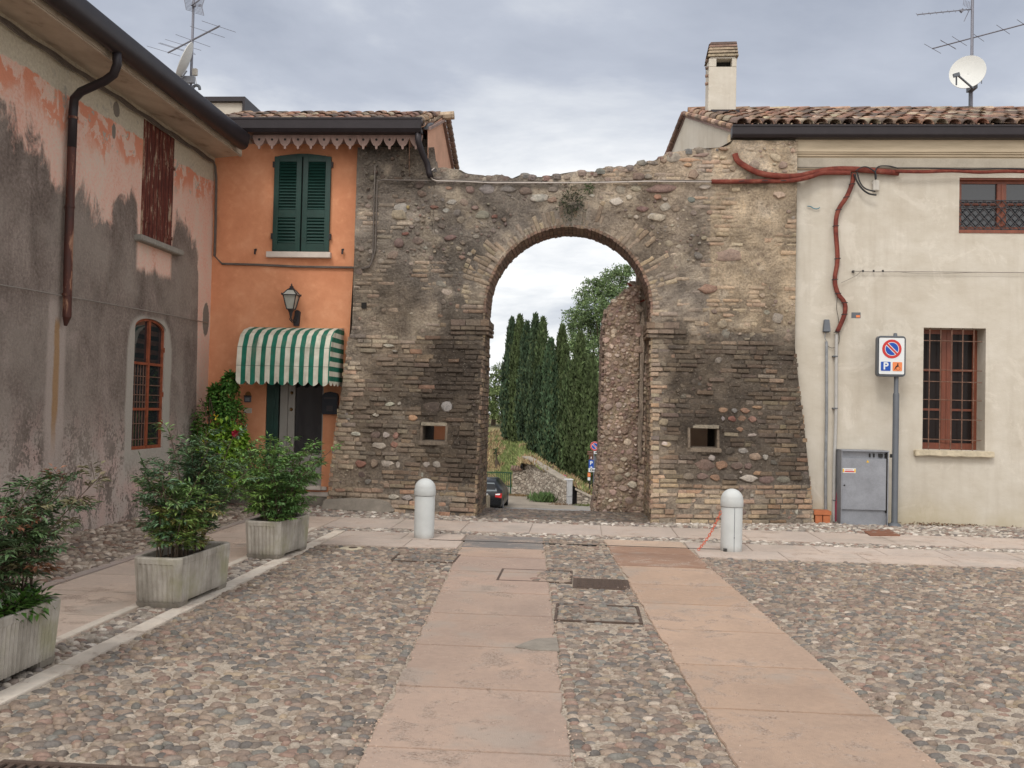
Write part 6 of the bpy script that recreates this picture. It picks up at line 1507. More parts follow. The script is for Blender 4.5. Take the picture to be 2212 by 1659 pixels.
mb=MB(); mb.tube(smoothp(onY(L3,YR,.06)),[.036]*0 or .034,10); o3=mb.build('red_conduit',M_redpipe,smooth=True); tag(o3,'wavy red conduit hanging down the cream wall towards the grey pipe','conduit')
mb=MB(); mb.tube(smoothp(onY([(1930,374),(1990,375),(2050,373),(2110,376),(2170,374),(2230,376)],YR,.12)),.028,8); o4=mb.build('red_conduit',M_redpipe,smooth=True); tag(o4,'faded red conduit running under the cornice above the lattice window','conduit')
mb=MB(); mb.tube(smoothp(onY([(1930,368),(1990,368),(2060,370),(2120,370),(2170,369),(2230,372)],YR,.14)),.011,6); mb.tube(smoothp(onY([(1886,392),(1886,375),(1893,364),(1915,363),(1935,368)],YR,.12)),.011,6); o=mb.build('black_cable',M_black,smooth=True); tag(o,'black cable from the junction box along the cornice of the cream house','cable')
for oo,L in ((o3,L3),(o2,L2[:5]),(o,[])):
    mb=MB()
    for x,y in L[1:]:
        p=oy(x,y,Yat(x))-Vector((0,.06,0)); mb.bar(p-Vector((.042,0,.003)),p+Vector((.042,0,.003)),.075,.009)
    if L: mb.build('cable_tie',M_black,oo)
mb=MB(); mb.tube(smoothp(onY([(1840,380),(1848,398),(1858,412),(1872,422),(1888,425)],YR,.12)),.014,6); mb.tube(smoothp(onY([(1846,376),(1852,398),(1864,412),(1885,418)],YR,.14)),.011,6); mb.tube(smoothp(onY([(1842,375),(1855,367),(1868,367),(1884,378),(1886,392)],YR,.16)),.010,6); o=mb.build('black_cable',M_black,smooth=True); tag(o,'cut black cables curling out of the red conduit junction','cable')
a,b,c,d=onwall(1890,402,13,22,YR); mb=MB(); mb.box(a,b,YR-.07,YR,c,d); o=mb.build('junction_box',M_plastic,bevel=.008); tag(o,'small beige junction box under the cornice beside the black cables','junction box'); mb=MB(); mb.box(a-.01,a+.0,YR-.05,YR-.03,d-.06,d-.03); mb.build('latch',M_plastic,o)
a,b,c,d=onwall(1784,704,15,26,YR); mb=MB(); mb.hexa([(a,YR-.09,c),(b,YR-.09,c),(b,YR,c),(a,YR,c),(a+.02,YR-.06,d),(b-.015,YR-.06,d),(b-.015,YR,d),(a+.02,YR,d)]); o=mb.build('junction_box',M_grey,bevel=.006); tag(o,'grey hooded junction box on top of the left grey wall pipe','junction box'); mb=MB(); mb.box(a+.02,b-.02,YR-.08,YR-.02,c-.01,c); mb.build('gland',M_black,o)
mb=MB(); mb.tube(smoothp(onY([(1783,717),(1780,730),(1784,738),(1783,745)],YR,.05)),.006,6); mb.tube(onY([(1784,738),(1784,900),(1782,1000),(1782,1118)],YR,.04),.022,10); o=mb.build('wall_pipe',simple('mottled_grey_pipe',(.25,.26,.27),.6,.2,var=.35,sc=9)); tag(o,'mottled dark grey pipe up the cream wall beside the arch wall','pipe')
mb=MB(); mb.tube(onY([(1805,722),(1804,900),(1800,1010),(1799,1125)],YR,.045),.024,10); o=mb.build('wall_pipe',simple('pale_grey_pipe',(.42,.41,.39),.6,.1,var=.15,sc=9)); tag(o,'pale grey pipe below the red conduit, behind the meter cabinet','pipe')
mb=MB()
for y in (770,882,1080): p=oy(1803,y,YR)-Vector((0,.045,0)); mb.box(p.x-.045,p.x+.03,p.y-.03,p.y+.04,p.z-.008,p.z+.008)
mb.build('clamp',M_grey,o)
mb=MB(); mb.tube(smoothp(onY([(1783,745),(1795,752),(1806,748),(1812,735),(1810,715)],YR,.03)),.004,5); mb.tube(smoothp(onY([(1808,640),(1806,665),(1810,690),(1812,735)],YR,.03)),.004,5); o=mb.build('thin_wire',M_black); tag(o,'thin dangling wires between the two grey wall pipes','wire')
mb=MB(); mb.tube(onY([(1810,1050),(1806,1090),(1806,1130)],YR,.06),.03,8); o=mb.build('red_conduit',simple('crimson_conduit',(.28,.02,.05),.5)); tag(o,'short crimson conduit stub behind the left side of the meter cabinet','conduit')
mb=MB(); L=onY([(1842,587),(1856,587),(1880,588),(1990,588),(2110,589),(2230,590)],YR,.05); mb.tube(L,.006,5); mb.tube(smoothp(onY([(1938,588),(1980,592),(2030,592),(2105,589)],YR,.05)),.003,4); mb.tube(smoothp(onY([(1815,612),(1832,604),(1848,596),(1857,588)],YR,.04)),.004,5); o=mb.build('stay_wire',M_cable); tag(o,'thin stay wire with eye bolt stretched level across the cream wall','wire')
mb=MB(); mb.bar(L[0],tuple(Vector(L[0])+Vector((0,.05,0))),.03,.03); 
for x in (1862,1885,1905): p=oy(x,587,YR)-Vector((0,.05,0)); mb.box(p.x-.012,p.x+.012,p.y-.012,p.y+.012,p.z-.012,p.z+.02)
mb.build('eye_bolt',M_iron,o)
mb=MB(); mb.tube(smoothp(onY([(1743,446),(1750,447),(1757,451),(1764,452),(1770,449)],YR,.03)),.007,6); o=mb.build('wire_end',simple('teal_wire',(.06,.2,.26),.5)); tag(o,'short wavy teal wire end sticking out of the cream wall','wire')
a,b,c,d=onwall(1849,681,19,12,YR); mb=MB(); mb.box(a,b,YR-.004,YR+.01,c,d); o=mb.build('wall_patch',M_grey); tag(o,'small grey plate with an orange corner on the cream wall','plate'); mb=MB(); mb.box(a+.07,b-.01,YR-.007,YR-.004,c+.01,c+.045); mb.build('orange_sticker',M_sorange,o)
# ---------------- antennas ----------------
M_mast=simple('galvanised_mast',(.20,.20,.23),.5,.5,bump=0)
M_dish=simple('dish_white',(.58,.58,.55),.5,var=.05,bump=0)
def dish(parent,c,nrm,r,depth=.08,el=1.08):
    nrm=Vector(nrm).normalized(); x=nrm.cross(Vector((0,0,1))).normalized(); y=x.cross(nrm); V=[];F=[];n=36
    for side in (0,1):
        for k,s in enumerate((0.02,.35,.65,.88,1)):
            for q in range(n): a=2*math.pi*q/n; V.append(Vector(c)+x*math.cos(a)*r*s+y*math.sin(a)*r*s*el-nrm*(depth*(1-s*s)+.012*side))
    for side in (0,1):
        o_=side*5*n
        for k in range(4):
            for q in range(n): F.append((o_+k*n+q,o_+k*n+(q+1)%n,o_+(k+1)*n+(q+1)%n,o_+(k+1)*n+q))
    for q in range(n): F.append((4*n+q,4*n+(q+1)%n,9*n+(q+1)%n,9*n+q))
    mb=MB(); mb.add(V,F); return mb.build('dish',M_dish,parent,smooth=False,auto=True)
mr=oy(2099,160,17.9); an=thing('roof_antenna','television mast with two aerials and a round white dish on the cream house roof','antenna',(mr.x,17.9,7.15))
mb=MB(); mb.tube([(mr.x,17.9,7.1),(mr.x,17.9,9.6)],.028,8); mb.build('mast',M_mast,an)
dc=oy(2090,155,17.62); dish(an,dc,(-.50,-1,.30),.305)
mb=MB(); p0=oy(2102,191,17.5); p1=oy(2066,160,17.15); mb.bar(p0,p1,.025,.025); mb.bar(p1-Vector((.05,0,.03)),p1+Vector((.05,0,-.0)),.05,.06); mb.tube([p1,p1+Vector((.02,.05,-.18))],.014,6); mb.build('feed_arm',M_grey,an)
mb=MB(); q=oy(2099,185,17.8); mb.box(q.x-.05,q.x+.05,17.66,17.92,q.z-.09,q.z+.09); mb.tube([(mr.x+.02,17.9,7.85),(mr.x+.16,17.86,7.7),(mr.x+.14,17.8,7.95)],.01,6); mb.tube([(mr.x-.05,17.87,7.2),(mr.x-.05,17.87,7.75)],.012,6); mb.build('mast_bracket',M_grey,an)
zB=oy(2099,82,17.9).z
def yagi(parent,z,boom,els,rb=.012,re=.0045):
    mb=MB(); 
    P=[gr(x,y,z) for x,y in boom]; mb.tube(P,rb,6)
    for (a,b) in els: mb.tube([gr(*a,z),gr(*b,z)],re,5)
    return mb.build('aerial',M_mast,parent)
Zr=lambda x,y:((2560+x/2.369)/1.4756,(y/2.369)/1.4756)
yagi(an,zB,[Zr(975,367),Zr(1668,183),Zr(1800,148)],[(Zr(915,332),Zr(1040,403)),(Zr(1035,301),Zr(1155,372)),(Zr(1041,308),Zr(1150,365)),(Zr(1125,275),Zr(1235,345)),(Zr(1285,255),Zr(1365,312)),(Zr(1460,188),Zr(1560,257)),(Zr(1615,148),Zr(1700,205))])
zB=oy(2100,18,17.9).z; mb=MB(); p0=oy(*Zr(860,110),17.6); p1=oy(*Zr(1270,70),17.9); mb.tube([p0,p1],.01,6)
for i in range(9):
    t=i/8*.92; c=p0.lerp(p1,t); mb.tube([c-Vector((.0,.05,.045)),c+Vector((.0,.05,.045))],.005,5)
for i in range(6): a=oy(*Zr(1215+i*11,0+i*3),17.9); b=oy(*Zr(1208+i*11,40+i*6),17.7); mb.tube([a,b],.005,4)
mb.tube([oy(*Zr(1255,75),17.9),oy(*Zr(1215,160),17.8)],.007,5); mb.bar(oy(*Zr(1190,90),17.85),oy(*Zr(1208,72),17.85),.05,.05)
mb.build('aerial',M_mast,an)
Zl=lambda x,y:((480+x/5.184)/1.4756,(y/5.184)/1.4756)
YL=18.0; ml=oy(*Zl(690,665),YL); al=thing('roof_antenna','television mast with comb aerials and an edge-on white dish behind the pink house gutter','antenna',(ml.x,YL,6.2))
mb=MB(); mb.tube([(ml.x-.0,YL,6.1),(ml.x,YL,9.75)],.027,8); mb.build('mast',M_mast,al)
z=ml.z; yagi(al,z,[Zl(290,870),Zl(1140,430)],[(Zl(845,345),Zl(1410,533)),(Zl(650,432),Zl(1225,620)),(Zl(415,570),Zl(985,775)),(Zl(240,650),Zl(835,833)),(Zl(125,712),Zl(745,905)),(Zl(150,706),Zl(735,885)),(Zl(-60,760),Zl(490,927))],rb=.017)
mb=MB()
for i in range(9): 
    t=i/8; mb.tube([oy(*Zl(555+30*t,-10+170*t),YL-.35),oy(*Zl(700,20+170*t),YL-.05)],.0045,4)
    mb.tube([oy(*Zl(735,45+170*t),YL-.05),oy(*Zl(855+28*t,90+165*t),YL-.35)],.0045,4); mb.tube([oy(*Zl(730,-60+150*t),YL-.05),oy(*Zl(885-30*t,-30+140*t),YL-.35)],.0045,4)
mb.tube([oy(*Zl(555,-10),YL-.35),oy(*Zl(590,165),YL-.35)],.006,4); mb.tube([oy(*Zl(845,110),YL-.35),oy(*Zl(882,255),YL-.35)],.006,4); mb.tube([oy(*Zl(885,0),YL-.35),oy(*Zl(848,110),YL-.35)],.006,4); mb.tube([oy(*Zl(670,95),YL-.05),oy(*Zl(810,0),YL-.3)],.013,5); mb.bar(oy(*Zl(690,90),YL-.04),oy(*Zl(745,90),YL-.04),.05,.05)
mb.build('grid_aerial',M_mast,al)
dish(al,oy(*Zl(555,1010),YL-.25),(-1,-.32,.42),.36,depth=.07)
mb=MB(); p=oy(*Zl(625,1315),YL-.1); mb.box(p.x-.13,p.x+.12,YL-.14,YL-.06,p.z-.07,p.z+.06); mb.tube([oy(*Zl(510,1300),YL-.2),oy(*Zl(600,1170),YL-.2)],.014,5); mb.build('dish_bracket',M_zinc,al)
a=oy(*Zl(735,1190),YL-.05); mb=MB(); mb.box(a.x-.045,a.x+.045,YL-.09,YL-.02,a.z-.07,a.z+.06); mb.tube([(a.x,YL-.05,a.z-.07),(a.x+.04,YL-.05,a.z-.25),(ml.x,YL-.04,a.z-.4)],.008,5); mb.build('amplifier',M_plastic,al,bevel=.006)
mb=MB(); P=[Zl(700,1500),Zl(705,1440),Zl(750,1410),Zl(800,1430),Zl(812,1480)]; mb.tube(smoothp([oy(*q,YL-.05) for q in P]),.03,8); mb.build('bent_pipe',M_grey,al,smooth=True)
# fallen leaves along the foot of the cream wall
P=[];D=[];N=[];C=[]
for _ in range(260):
    x=rnd.gauss(5.45,.32) if rnd.random()<.7 else rnd.uniform(3.6,7.5); y=15.25-abs(rnd.gauss(0,.05)); P.append((x,y,.012+rnd.uniform(0,.03))); D.append(uvec(1)[0]*np.array((1,1,.4))); N.append((rnd.uniform(-.5,.5),rnd.uniform(-.5,.5),1)); C.append(vary((.16,.075,.035),.4))
o=leafmesh('dry_leaves',P,D,N,.04,.02,C,M_leaf); tag(o,'dry brown leaves blown along the foot of the cream wall','leaves',kind='stuff')
P=[];D=[];N=[];C=[]
q=oy(1235,440,YA)
for _ in range(520):
    u=nr.normal(0,1,3); p=np.array((q.x,YA-.05,q.z))+u*np.array((.085,.03,.12)); P.append(p); D.append(u+np.array((0,-.6,-.1))); N.append(uvec(1)[0]); C.append(vary(rnd.choice([(.045,.06,.03),(.07,.08,.04),(.035,.045,.025)]),.3))
q2=oy(1272,408,YA)
for _ in range(90): u=nr.normal(0,1,3); P.append(np.array((q2.x,YA-.04,q2.z))+u*np.array((.035,.02,.03))); D.append(u+np.array((0,-.6,.1))); N.append(uvec(1)[0]); C.append(vary((.07,.12,.04),.3))
o=leafmesh('wall_weed',P,D,N,.045,.016,C,M_leaf); tag(o,'dark weed tuft rooted in the wall just above the arch crown','weed')
# ---------------- beyond the arch ----------------
ZG=-3.06
g=lambda x,y:gr(x,y,ZG)
# crossing street and drive (sheets just above the ground)
mb=MB(); P=[(-25,39.0),(25,41.5),(25,45.6),(-25,46.0)]; mb.prism(P,lambda u,v,t:(u,v,ZG+t),-.03,.006); o=mb.build('street',M_asphalt); tag(o,kind='structure')
mb=MB(); P=[(-9,46.0),(-.2,45.85),(-.5,47.7),(-3.1,51.6),(-3.7,56),(-9,56)]; mb.prism(P,lambda u,v,t:(u,v,ZG+t),-.03,.004); o=mb.build('drive',M_gravel); tag(o,kind='structure')
# grassy hill built from image pixel positions set at chosen depths
HX=[960,1000,1045,1085,1108,1126,1150,1180,1210,1240,1270,1300,1360]
rows=[ (57,[1071,1071,1071,1071,1070,1000,1004,1022,1038,1050,1068,1085,1092]),
       (62,[1035,1035,1035,1030,1020,978,985,1005,1020,1032,1046,1058,1066]),
       (68,[985,985,985,975,965,955,962,978,992,1004,1018,1030,1036]),
       (76,[922,922,924,928,930,932,938,950,962,975,988,1000,1006]),
       (95,[890,890,895,900,902,905,910,920,930,940,950,960,965])]
fronty=[57,57,57,57,56,51.9,51,49.9,48.8,47.9,48.2,50.2,50.2]
CP=[]
for r,(Y,py) in enumerate(rows):
    CP.append([np.array(oy(x,y,(fronty[i] if r==0 else Y-(1.5 if r==1 and i>7 else 0)))) for i,(x,y) in enumerate(zip(HX,py))])
CP=np.array(CP)
def sub(A,n):
    out=[]
    for i in range(len(A)-1):
        for k in range(n): out.append(A[i]+(A[i+1]-A[i])*k/n)
    out.append(A[-1]); return np.array(out)
H_=sub(CP,7); H_=np.stack([sub(H_[i],5) for i in range(len(H_))]); nr_,nc_=H_.shape[:2]
for i in range(nr_):
    for j in range(nc_):
        if i>0: p=H_[i,j]; p[2]+=.12*mnoise.noise(Vector((p[0]*.8,p[1]*.8,0)))+.05*mnoise.noise(Vector((p[0]*3,p[1]*3,4)))
V=H_.reshape(-1,3); F=np.array([(i*nc_+j,i*nc_+j+1,(i+1)*nc_+j+1,(i+1)*nc_+j) for i in range(nr_-1) for j in range(nc_-1)])
o=npmesh('hill',V,F,M_grass_bank,smooth=True); tag(o,kind='structure')
# grass tufts on the bank
P=[];D=[];N=[];C=[];L=[]
for _ in range(26000):
    i=rnd.uniform(0,nr_-9); j=rnd.uniform(4,nc_-2); a,b=int(i),int(j); u,v=i-a,j-b
    p=H_[a,b]*(1-u)*(1-v)+H_[a+1,b]*u*(1-v)+H_[a,b+1]*(1-u)*v+H_[a+1,b+1]*u*v
    n=.5+.5*mnoise.noise(Vector((p[0]*.35,p[1]*.25,2)))+.35*mnoise.noise(Vector((p[0]*1.3,p[1]*1.3,5)))
    dry=n>.47
    c=vary(rnd.choice([(.42,.34,.18),(.36,.28,.15),(.27,.17,.10)]) if dry else rnd.choice([(.20,.25,.08),(.16,.21,.07),(.27,.29,.12)]),.25)
    for _k in range(1):
        P.append(p+np.array((0,0,-.03))); D.append((rnd.gauss(0,.45),rnd.gauss(-.1,.4),1)); N.append((rnd.gauss(0,1),-1,0)); L.append(rnd.uniform(.12,.34)*(1.3 if dry else 1)); C.append(c)
L=np.array(L); o=leafmesh('bank_grass',P,D,N,L,L*.22,C,M_farleaf); tag(o,'long dry and green grass covering the bank','grass',kind='stuff')
# verge weeds by the retaining wall and at the street edge
P=[];D=[];N=[];C=[];L=[]
def tuft(px,py,n,rx,ry,c,l):
    q=g(px,py)
    for _ in range(n):
        P.append(np.array((q.x+rnd.gauss(0,rx),q.y+rnd.gauss(0,ry),ZG))); D.append((rnd.gauss(0,.5),rnd.gauss(0,.4),1)); N.append((rnd.gauss(0,1),-1,0)); L.append(l*rnd.uniform(.5,1.2)); C.append(vary(c,.3))
tuft(1180,1084,500,.30,.2,(.09,.15,.05),.5); tuft(1165,1080,200,.25,.2,(.11,.15,.06),.35); tuft(1262,1093,160,.25,.1,(.13,.15,.05),.12); tuft(1284,1092,200,.2,.12,(.12,.15,.05),.16); tuft(1115,1071,160,.3,.15,(.2,.13,.06),.14); tuft(1140,1073,160,.4,.15,(.2,.13,.06),.14); tuft(1212,1091,120,.3,.1,(.18,.11,.06),.12); tuft(1270,1072,200,.5,.4,(.10,.14,.05),.2)
L=np.array(L); o=leafmesh('verge_weeds',P,D,N,L,L*.2,C,M_farleaf); tag(o,'weeds at the foot of the old wall','weeds',kind='stuff')
# ---- retaining wall, pillar, gate ----
def f_fieldstone(t,b):
    p=t.pos(); v=t.scale(p,(1,1,1.9)); e=t.vor(v,3.6,'DISTANCE_TO_EDGE'); cc=t.sep(t.vor(v,3.6,out='Color'))[0]; n=t.noise(p,2.2,5,.7); n3=t.noise(p,9,4,.7)
    c=t.ramp(t.m('ADD',t.m('MULTIPLY',cc,.35),t.m('MULTIPLY',n3,.65)),[(.28,(.22,.18,.14)),(.5,(.38,.32,.26)),(.72,(.52,.46,.38))])
    c=t.mix(t.m('MULTIPLY',t.step(e,.09,.02),.55),c,(.13,.105,.085)); c=t.mix(t.m('MULTIPLY',t.step(n,.55,.7),.4),c,(.17,.15,.12))
    return {'c':c,'n':t.bump(t.m('ADD',t.step(e,0,.1),n3),.05)}
M_field=mat('old_fieldstone',f_fieldstone,.95)
A=g(1128,1069); B=g(1218.5,1090.5); At=oy(1126,988,A.y).z; Bt=oy(1218,1042,B.y).z
rw=thing('retaining_wall','old fieldstone retaining wall with a sloping top below the cypresses','wall',((A.x+B.x)/2,(A.y+B.y)/2,ZG))
mb=MB(); n=16; nrm=Vector((B.y-A.y,-(B.x-A.x),0)).normalized(); 
if nrm.y>0: nrm=-nrm
V=[];F=[]
for i in range(n+1):
    t=i/n; p=A.lerp(B,t); zt=At+(Bt-At)*t+.03*nz(t*20,1)
    for j in range(7): q=p+nrm*(.04*nz(t*9,j*1.3,1.5,4)); V.append((q.x,q.y,ZG-.1+(zt-ZG+.1)*j/6))
for i in range(n):
    for j in range(6): F.append((i*7+j,(i+1)*7+j,(i+1)*7+j+1,i*7+j+1))
mb.add(V,F)
for i in range(n):
    a=Vector(V[i*7+6]);b=Vector(V[(i+1)*7+6]); back=-nrm*.4; mb.add([a,b,b+back,a+back],[(0,1,2,3)])
for e in (0,n):
    a=Vector(V[e*7]);b=Vector(V[e*7+6]); back=-nrm*.4; mb.add([a,b,b+back,a+back],[(0,1,2,3)])
mb.build('wall',M_field,rw,fixn=False)
mb=MB(); 
for i in range(n):
    a=Vector(V[i*7+6])+nrm*.04;b=Vector(V[(i+1)*7+6])+nrm*.04; back=-nrm*.5; u=Vector((0,0,.07)); mb.hexa([a,b,b+back,a+back,a+u,b+u,b+back+u,a+back+u])
mb.build('coping',simple('wall_coping',(.27,.235,.19),.95,var=.35,sc=2,bump=.02),rw)
PL=g(1106,1069.5); PR=g(1126,1069.5); zt=oy(1116,1015,PL.y).z
gp=thing('gate_pillar','square stone gate pillar with a little tiled cap at the end of the drive','gate pillar',((PL.x+PR.x)/2,PL.y+.2,ZG))
mb=MB(); mb.box(PL.x,PR.x+.22,PL.y,PL.y+.5,ZG-.1,zt); mb.build('shaft',M_field,gp,bevel=.02)
mb=MB(); 
for i in range(4): x=PL.x-.04+i*.15; mb.cur=(.22,.15,.12); mb.tube([(x,PL.y-.08,zt+.02),(x,PL.y+.5,zt+.16)],.07,6)
mb.box(PL.x-.05,PR.x+.06,PL.y-.04,PL.y+.5,zt,zt+.05); mb.build('cap_tiles',M_rtile,gp,col=True)
M_gate=simple('gate_green_paint',(.012,.055,.03),.5,bump=0)
gt=thing('metal_gate','dark green barred metal gate closing the gravel drive','gate',(PL.x-1.2,PL.y,ZG))
x1=PL.x-.06; x0=oy(1047,1040,PL.y).x; zt=oy(1075,1022,PL.y).z; zm=oy(1075,1051,PL.y).z; yg=PL.y+.1
mb=MB(); mb.box(x1-.07,x1,yg-.03,yg+.03,ZG,zt+.06); mb.box(x0-.06,x0+.06,yg-.05,yg+.05,ZG,zt+.09); mb.box(x0-1.5,x0-1.43,yg-.03,yg+.03,ZG,zt+.06)
mb.box(x0-1.43,x1,yg-.015,yg+.015,zt,zt+.06); mb.box(x0-1.43,x1,yg-.015,yg+.015,zm,zm+.06); mb.box(x0-1.43,x1,yg-.015,yg+.015,ZG+.08,ZG+.11); mb.build('gate_frame',M_gate,gt)
mb=MB(); x=x0-1.35
while x<x1: mb.box(x-.011,x+.011,yg-.011,yg+.011,ZG+.08,zt+.02); x+=.115
mb.build('bars',M_gate,gt)
# ---- street cabinet, low wall ----
C1=g(1218,1090.5); C2=g(1236,1090.5); zt=oy(1226,1037,C1.y).z
sc=thing('street_cabinet','tall pale grey roadside service cabinet at the near end of the old wall','cabinet',((C1.x+C2.x)/2,C1.y,ZG))
xm=C1.x+.18; mb=MB(); mb.hexa([(C1.x,C1.y+.25,ZG),(xm,C1.y-.05,ZG),(C2.x,C1.y+.05,ZG),(C2.x-.1,C1.y+.4,ZG),(C1.x,C1.y+.25,zt),(xm,C1.y-.05,zt),(C2.x,C1.y+.05,zt),(C2.x-.1,C1.y+.4,zt)]); mb.build('housing',simple('grey_polyester',(.40,.40,.40),.6,bump=0),sc,bevel=.01)
mb=MB(); mb.hexa([(C1.x-.03,C1.y+.25,zt),(xm,C1.y-.09,zt),(C2.x+.04,C1.y+.03,zt),(C2.x-.1,C1.y+.45,zt),(C1.x-.01,C1.y+.25,zt+.05),(xm,C1.y-.07,zt+.05),(C2.x+.03,C1.y+.05,zt+.05),(C2.x-.1,C1.y+.43,zt+.05)]); mb.build('lid',simple('pale_polyester',(.52,.52,.52),.6,bump=0),sc)
mb=MB(); mb.bar((xm+.01,C1.y-.056,ZG+.42),(C2.x-.01,C1.y+.045,ZG+.42),.01,.014); mb.bar((C1.x+.01,C1.y+.235,ZG+.42),(xm-.01,C1.y-.04,ZG+.42),.01,.014); mb.build('door_joint',M_grey,sc)
mb=MB(); q=g(1238,1090); mb.box(q.x,q.x+.06,q.y+.1,q.y+.4,ZG,ZG+1.0); mb.box(q.x+.12,q.x+.16,q.y+.1,q.y+.14,ZG,ZG+1.05); mb.box(q.x+.0,q.x+.5,q.y+.45,q.y+.5,ZG,ZG+.75); o=mb.build('railing_posts',M_iron); tag(o,'dark posts and boarding beside the roadside cabinet','posts')
A2=g(1246,1091.5); B2=g(1292,1092); za=oy(1246,1058,A2.y).z; zb_=oy(1292,1083,B2.y).z
mb=MB(); mb.hexa([(A2.x,A2.y,ZG-.1),(B2.x,B2.y,ZG-.1),(B2.x,B2.y+.3,ZG-.1),(A2.x,A2.y+.3,ZG-.1),(A2.x,A2.y,za),(B2.x,B2.y,zb_),(B2.x,B2.y+.3,zb_),(A2.x,A2.y+.3,za)]); o=mb.build('low_wall',M_field); tag(o,'low sloping stone wall with a pale coping by the road signs','low wall')
mb=MB(); mb.hexa([(A2.x-.1,A2.y-.06,za),(B2.x,B2.y-.06,zb_),(B2.x,B2.y+.36,zb_),(A2.x-.1,A2.y+.36,za),(A2.x-.1,A2.y-.06,za+.09),(B2.x,B2.y-.06,zb_+.09),(B2.x,B2.y+.36,zb_+.09),(A2.x-.1,A2.y+.36,za+.09)]); mb.build('coping',simple('low_coping',(.36,.31,.25),.9),o)
# ---- road signs ----
def at(x,y,Y): return oy(x,y,Y)
def rect(m_,xa,xb,ya,yb_,Y,t=.012):
    p=at(xa,ya,Y); q=at(xb,yb_,Y); m_.box(p.x,q.x,Y,Y+t,q.z,p.z); return (p.x+q.x)/2,(p.z+q.z)/2
YN=49.2
s1=thing('road_sign','no parking disc on a thin grey post beyond the arch, above the brown sign','road sign',(at(1283,1060,YN).x,YN,ZG))
mb=MB(); x=at(1283,990,YN).x; mb.tube([(x,YN+.04,ZG),(x,YN+.04,at(1283,957,YN).z)],.03,8); mb.build('post',M_mast,s1)
p=at(1284.7,963.7,YN); mb=MB(); disc(mb,p.x,p.z,.235,YN,36,.006); f_=mb.build('sign_plate',M_swhite,s1); noparking(f_,p.x,p.z,.228,YN-.01)
mb=MB(); c_=rect(mb,1283,1290,974.5,980.5,YN-.01); o=mb.build('arrow_plate',M_swhite,s1); mb=MB(); mb.prism([(c_[0]-.05,c_[1]-.012),(c_[0]+.01,c_[1]-.012),(c_[0]+.01,c_[1]-.04),(c_[0]+.06,c_[1]),(c_[0]+.01,c_[1]+.04),(c_[0]+.01,c_[1]+.012),(c_[0]-.05,c_[1]+.012)],Y2(YN-.014),-.002,.002); mb.build('arrow',M_sblack,o)
YM=48.8
s2=thing('road_sign','brown, blue P, white cemetery and orange direction plates stacked on a dark post','road sign',(at(1274,1068,YM).x,YM,ZG))
mb=MB(); x=at(1274,1040,YM).x; mb.tube([(x,YM+.05,ZG),(x,YM+.05,at(1274,974,YM).z)],.035,8); mb.build('post',M_iron,s2)
for ya,yb_ in ((974,977.8),(978.6,982.5)):
    mb=MB(); c_=rect(mb,1268.7,1282,ya,yb_,YM); o=mb.build('brown_plate',M_sbrown,s2); mb=MB(); mb.box(c_[0]-.12,c_[0]+.12,YM-.006,YM-.001,c_[1]-.012,c_[1]+.014); mb.build('lettering',M_beam,o)
mb=MB(); c_=rect(mb,1272,1281.5,983.4,992.6,YM); o=mb.build('brown_plate',M_sbrown,s2); mb=MB(); mb.prism([(c_[0]-.03,c_[1]-.05),(c_[0]+.04,c_[1]-.05),(c_[0]+.015,c_[1]+.06),(c_[0]-.01,c_[1]+.02)],Y2(YM),-.006,-.001); mb.build('pictogram',M_swhite,o)
mb=MB(); c_=rect(mb,1272,1282,993.4,1012,YM); o=mb.build('blue_plate',M_sblue,s2); text('letter_p','P',.26,M_swhite,o,(c_[0],YM-.006,c_[1]+.05),bold=.01); mb=MB(); z=c_[1]-.15; mb.prism([(c_[0]-.07,z-.015),(c_[0]+.0,z-.015),(c_[0],z-.05),(c_[0]+.07,z),(c_[0],z+.05),(c_[0],z+.015),(c_[0]-.07,z+.015)],Y2(YM),-.006,-.001); mb.build('arrow',M_swhite,o)
mb=MB(); c_=rect(mb,1271.4,1302,1011.2,1020.2,YM-.06); o=mb.build('white_plate',M_swhite,s2); xl=at(1271.4,1015,YM).x; text('lettering','Cimitero',.17,M_sblack,o,(xl+.35,YM-.066,c_[1]),width=.56,bold=.006)
mb=MB(); c_=rect(mb,1269.5,1275.5,1021,1030,YM); mb.build('orange_plate',M_sorange,s2); mb=MB(); c_=rect(mb,1269.5,1275,1031,1038,YM); mb.build('small_white_plate',M_swhite,s2)
YK=48.5
s3=thing('road_sign','round red-rimmed no-lorries sign half hidden by the rubble wall','road sign',(at(1292.5,1080,YK).x,YK,ZG))
mb=MB(); x=at(1292.7,1060,YK).x; mb.tube([(x,YK+.05,ZG),(x,YK+.05,at(1292,1022,YK).z)],.035,8); mb.build('post',M_iron,s3)
p=at(1293.9,1031.5,YK); mb=MB(); disc(mb,p.x,p.z,.238,YK,36,.006); f_=mb.build('sign_plate',M_sred,s3); mb=MB(); disc(mb,p.x,p.z,.175,YK-.01,36,.002); mb.build('white_field',M_swhite,f_)
mb=MB(); a=p; mb.prism([(a.x-.13,a.z-.03),(a.x+.13,a.z-.03),(a.x+.13,a.z+.01),(a.x-.04,a.z+.01),(a.x-.05,a.z+.03),(a.x-.11,a.z+.03),(a.x-.13,a.z)],Y2(YK-.014),-.002,.002); disc(mb,a.x-.08,a.z-.035,.02,YK-.014,12); disc(mb,a.x+.07,a.z-.035,.02,YK-.014,12); mb.build('lorry_symbol',M_sblack,f_)
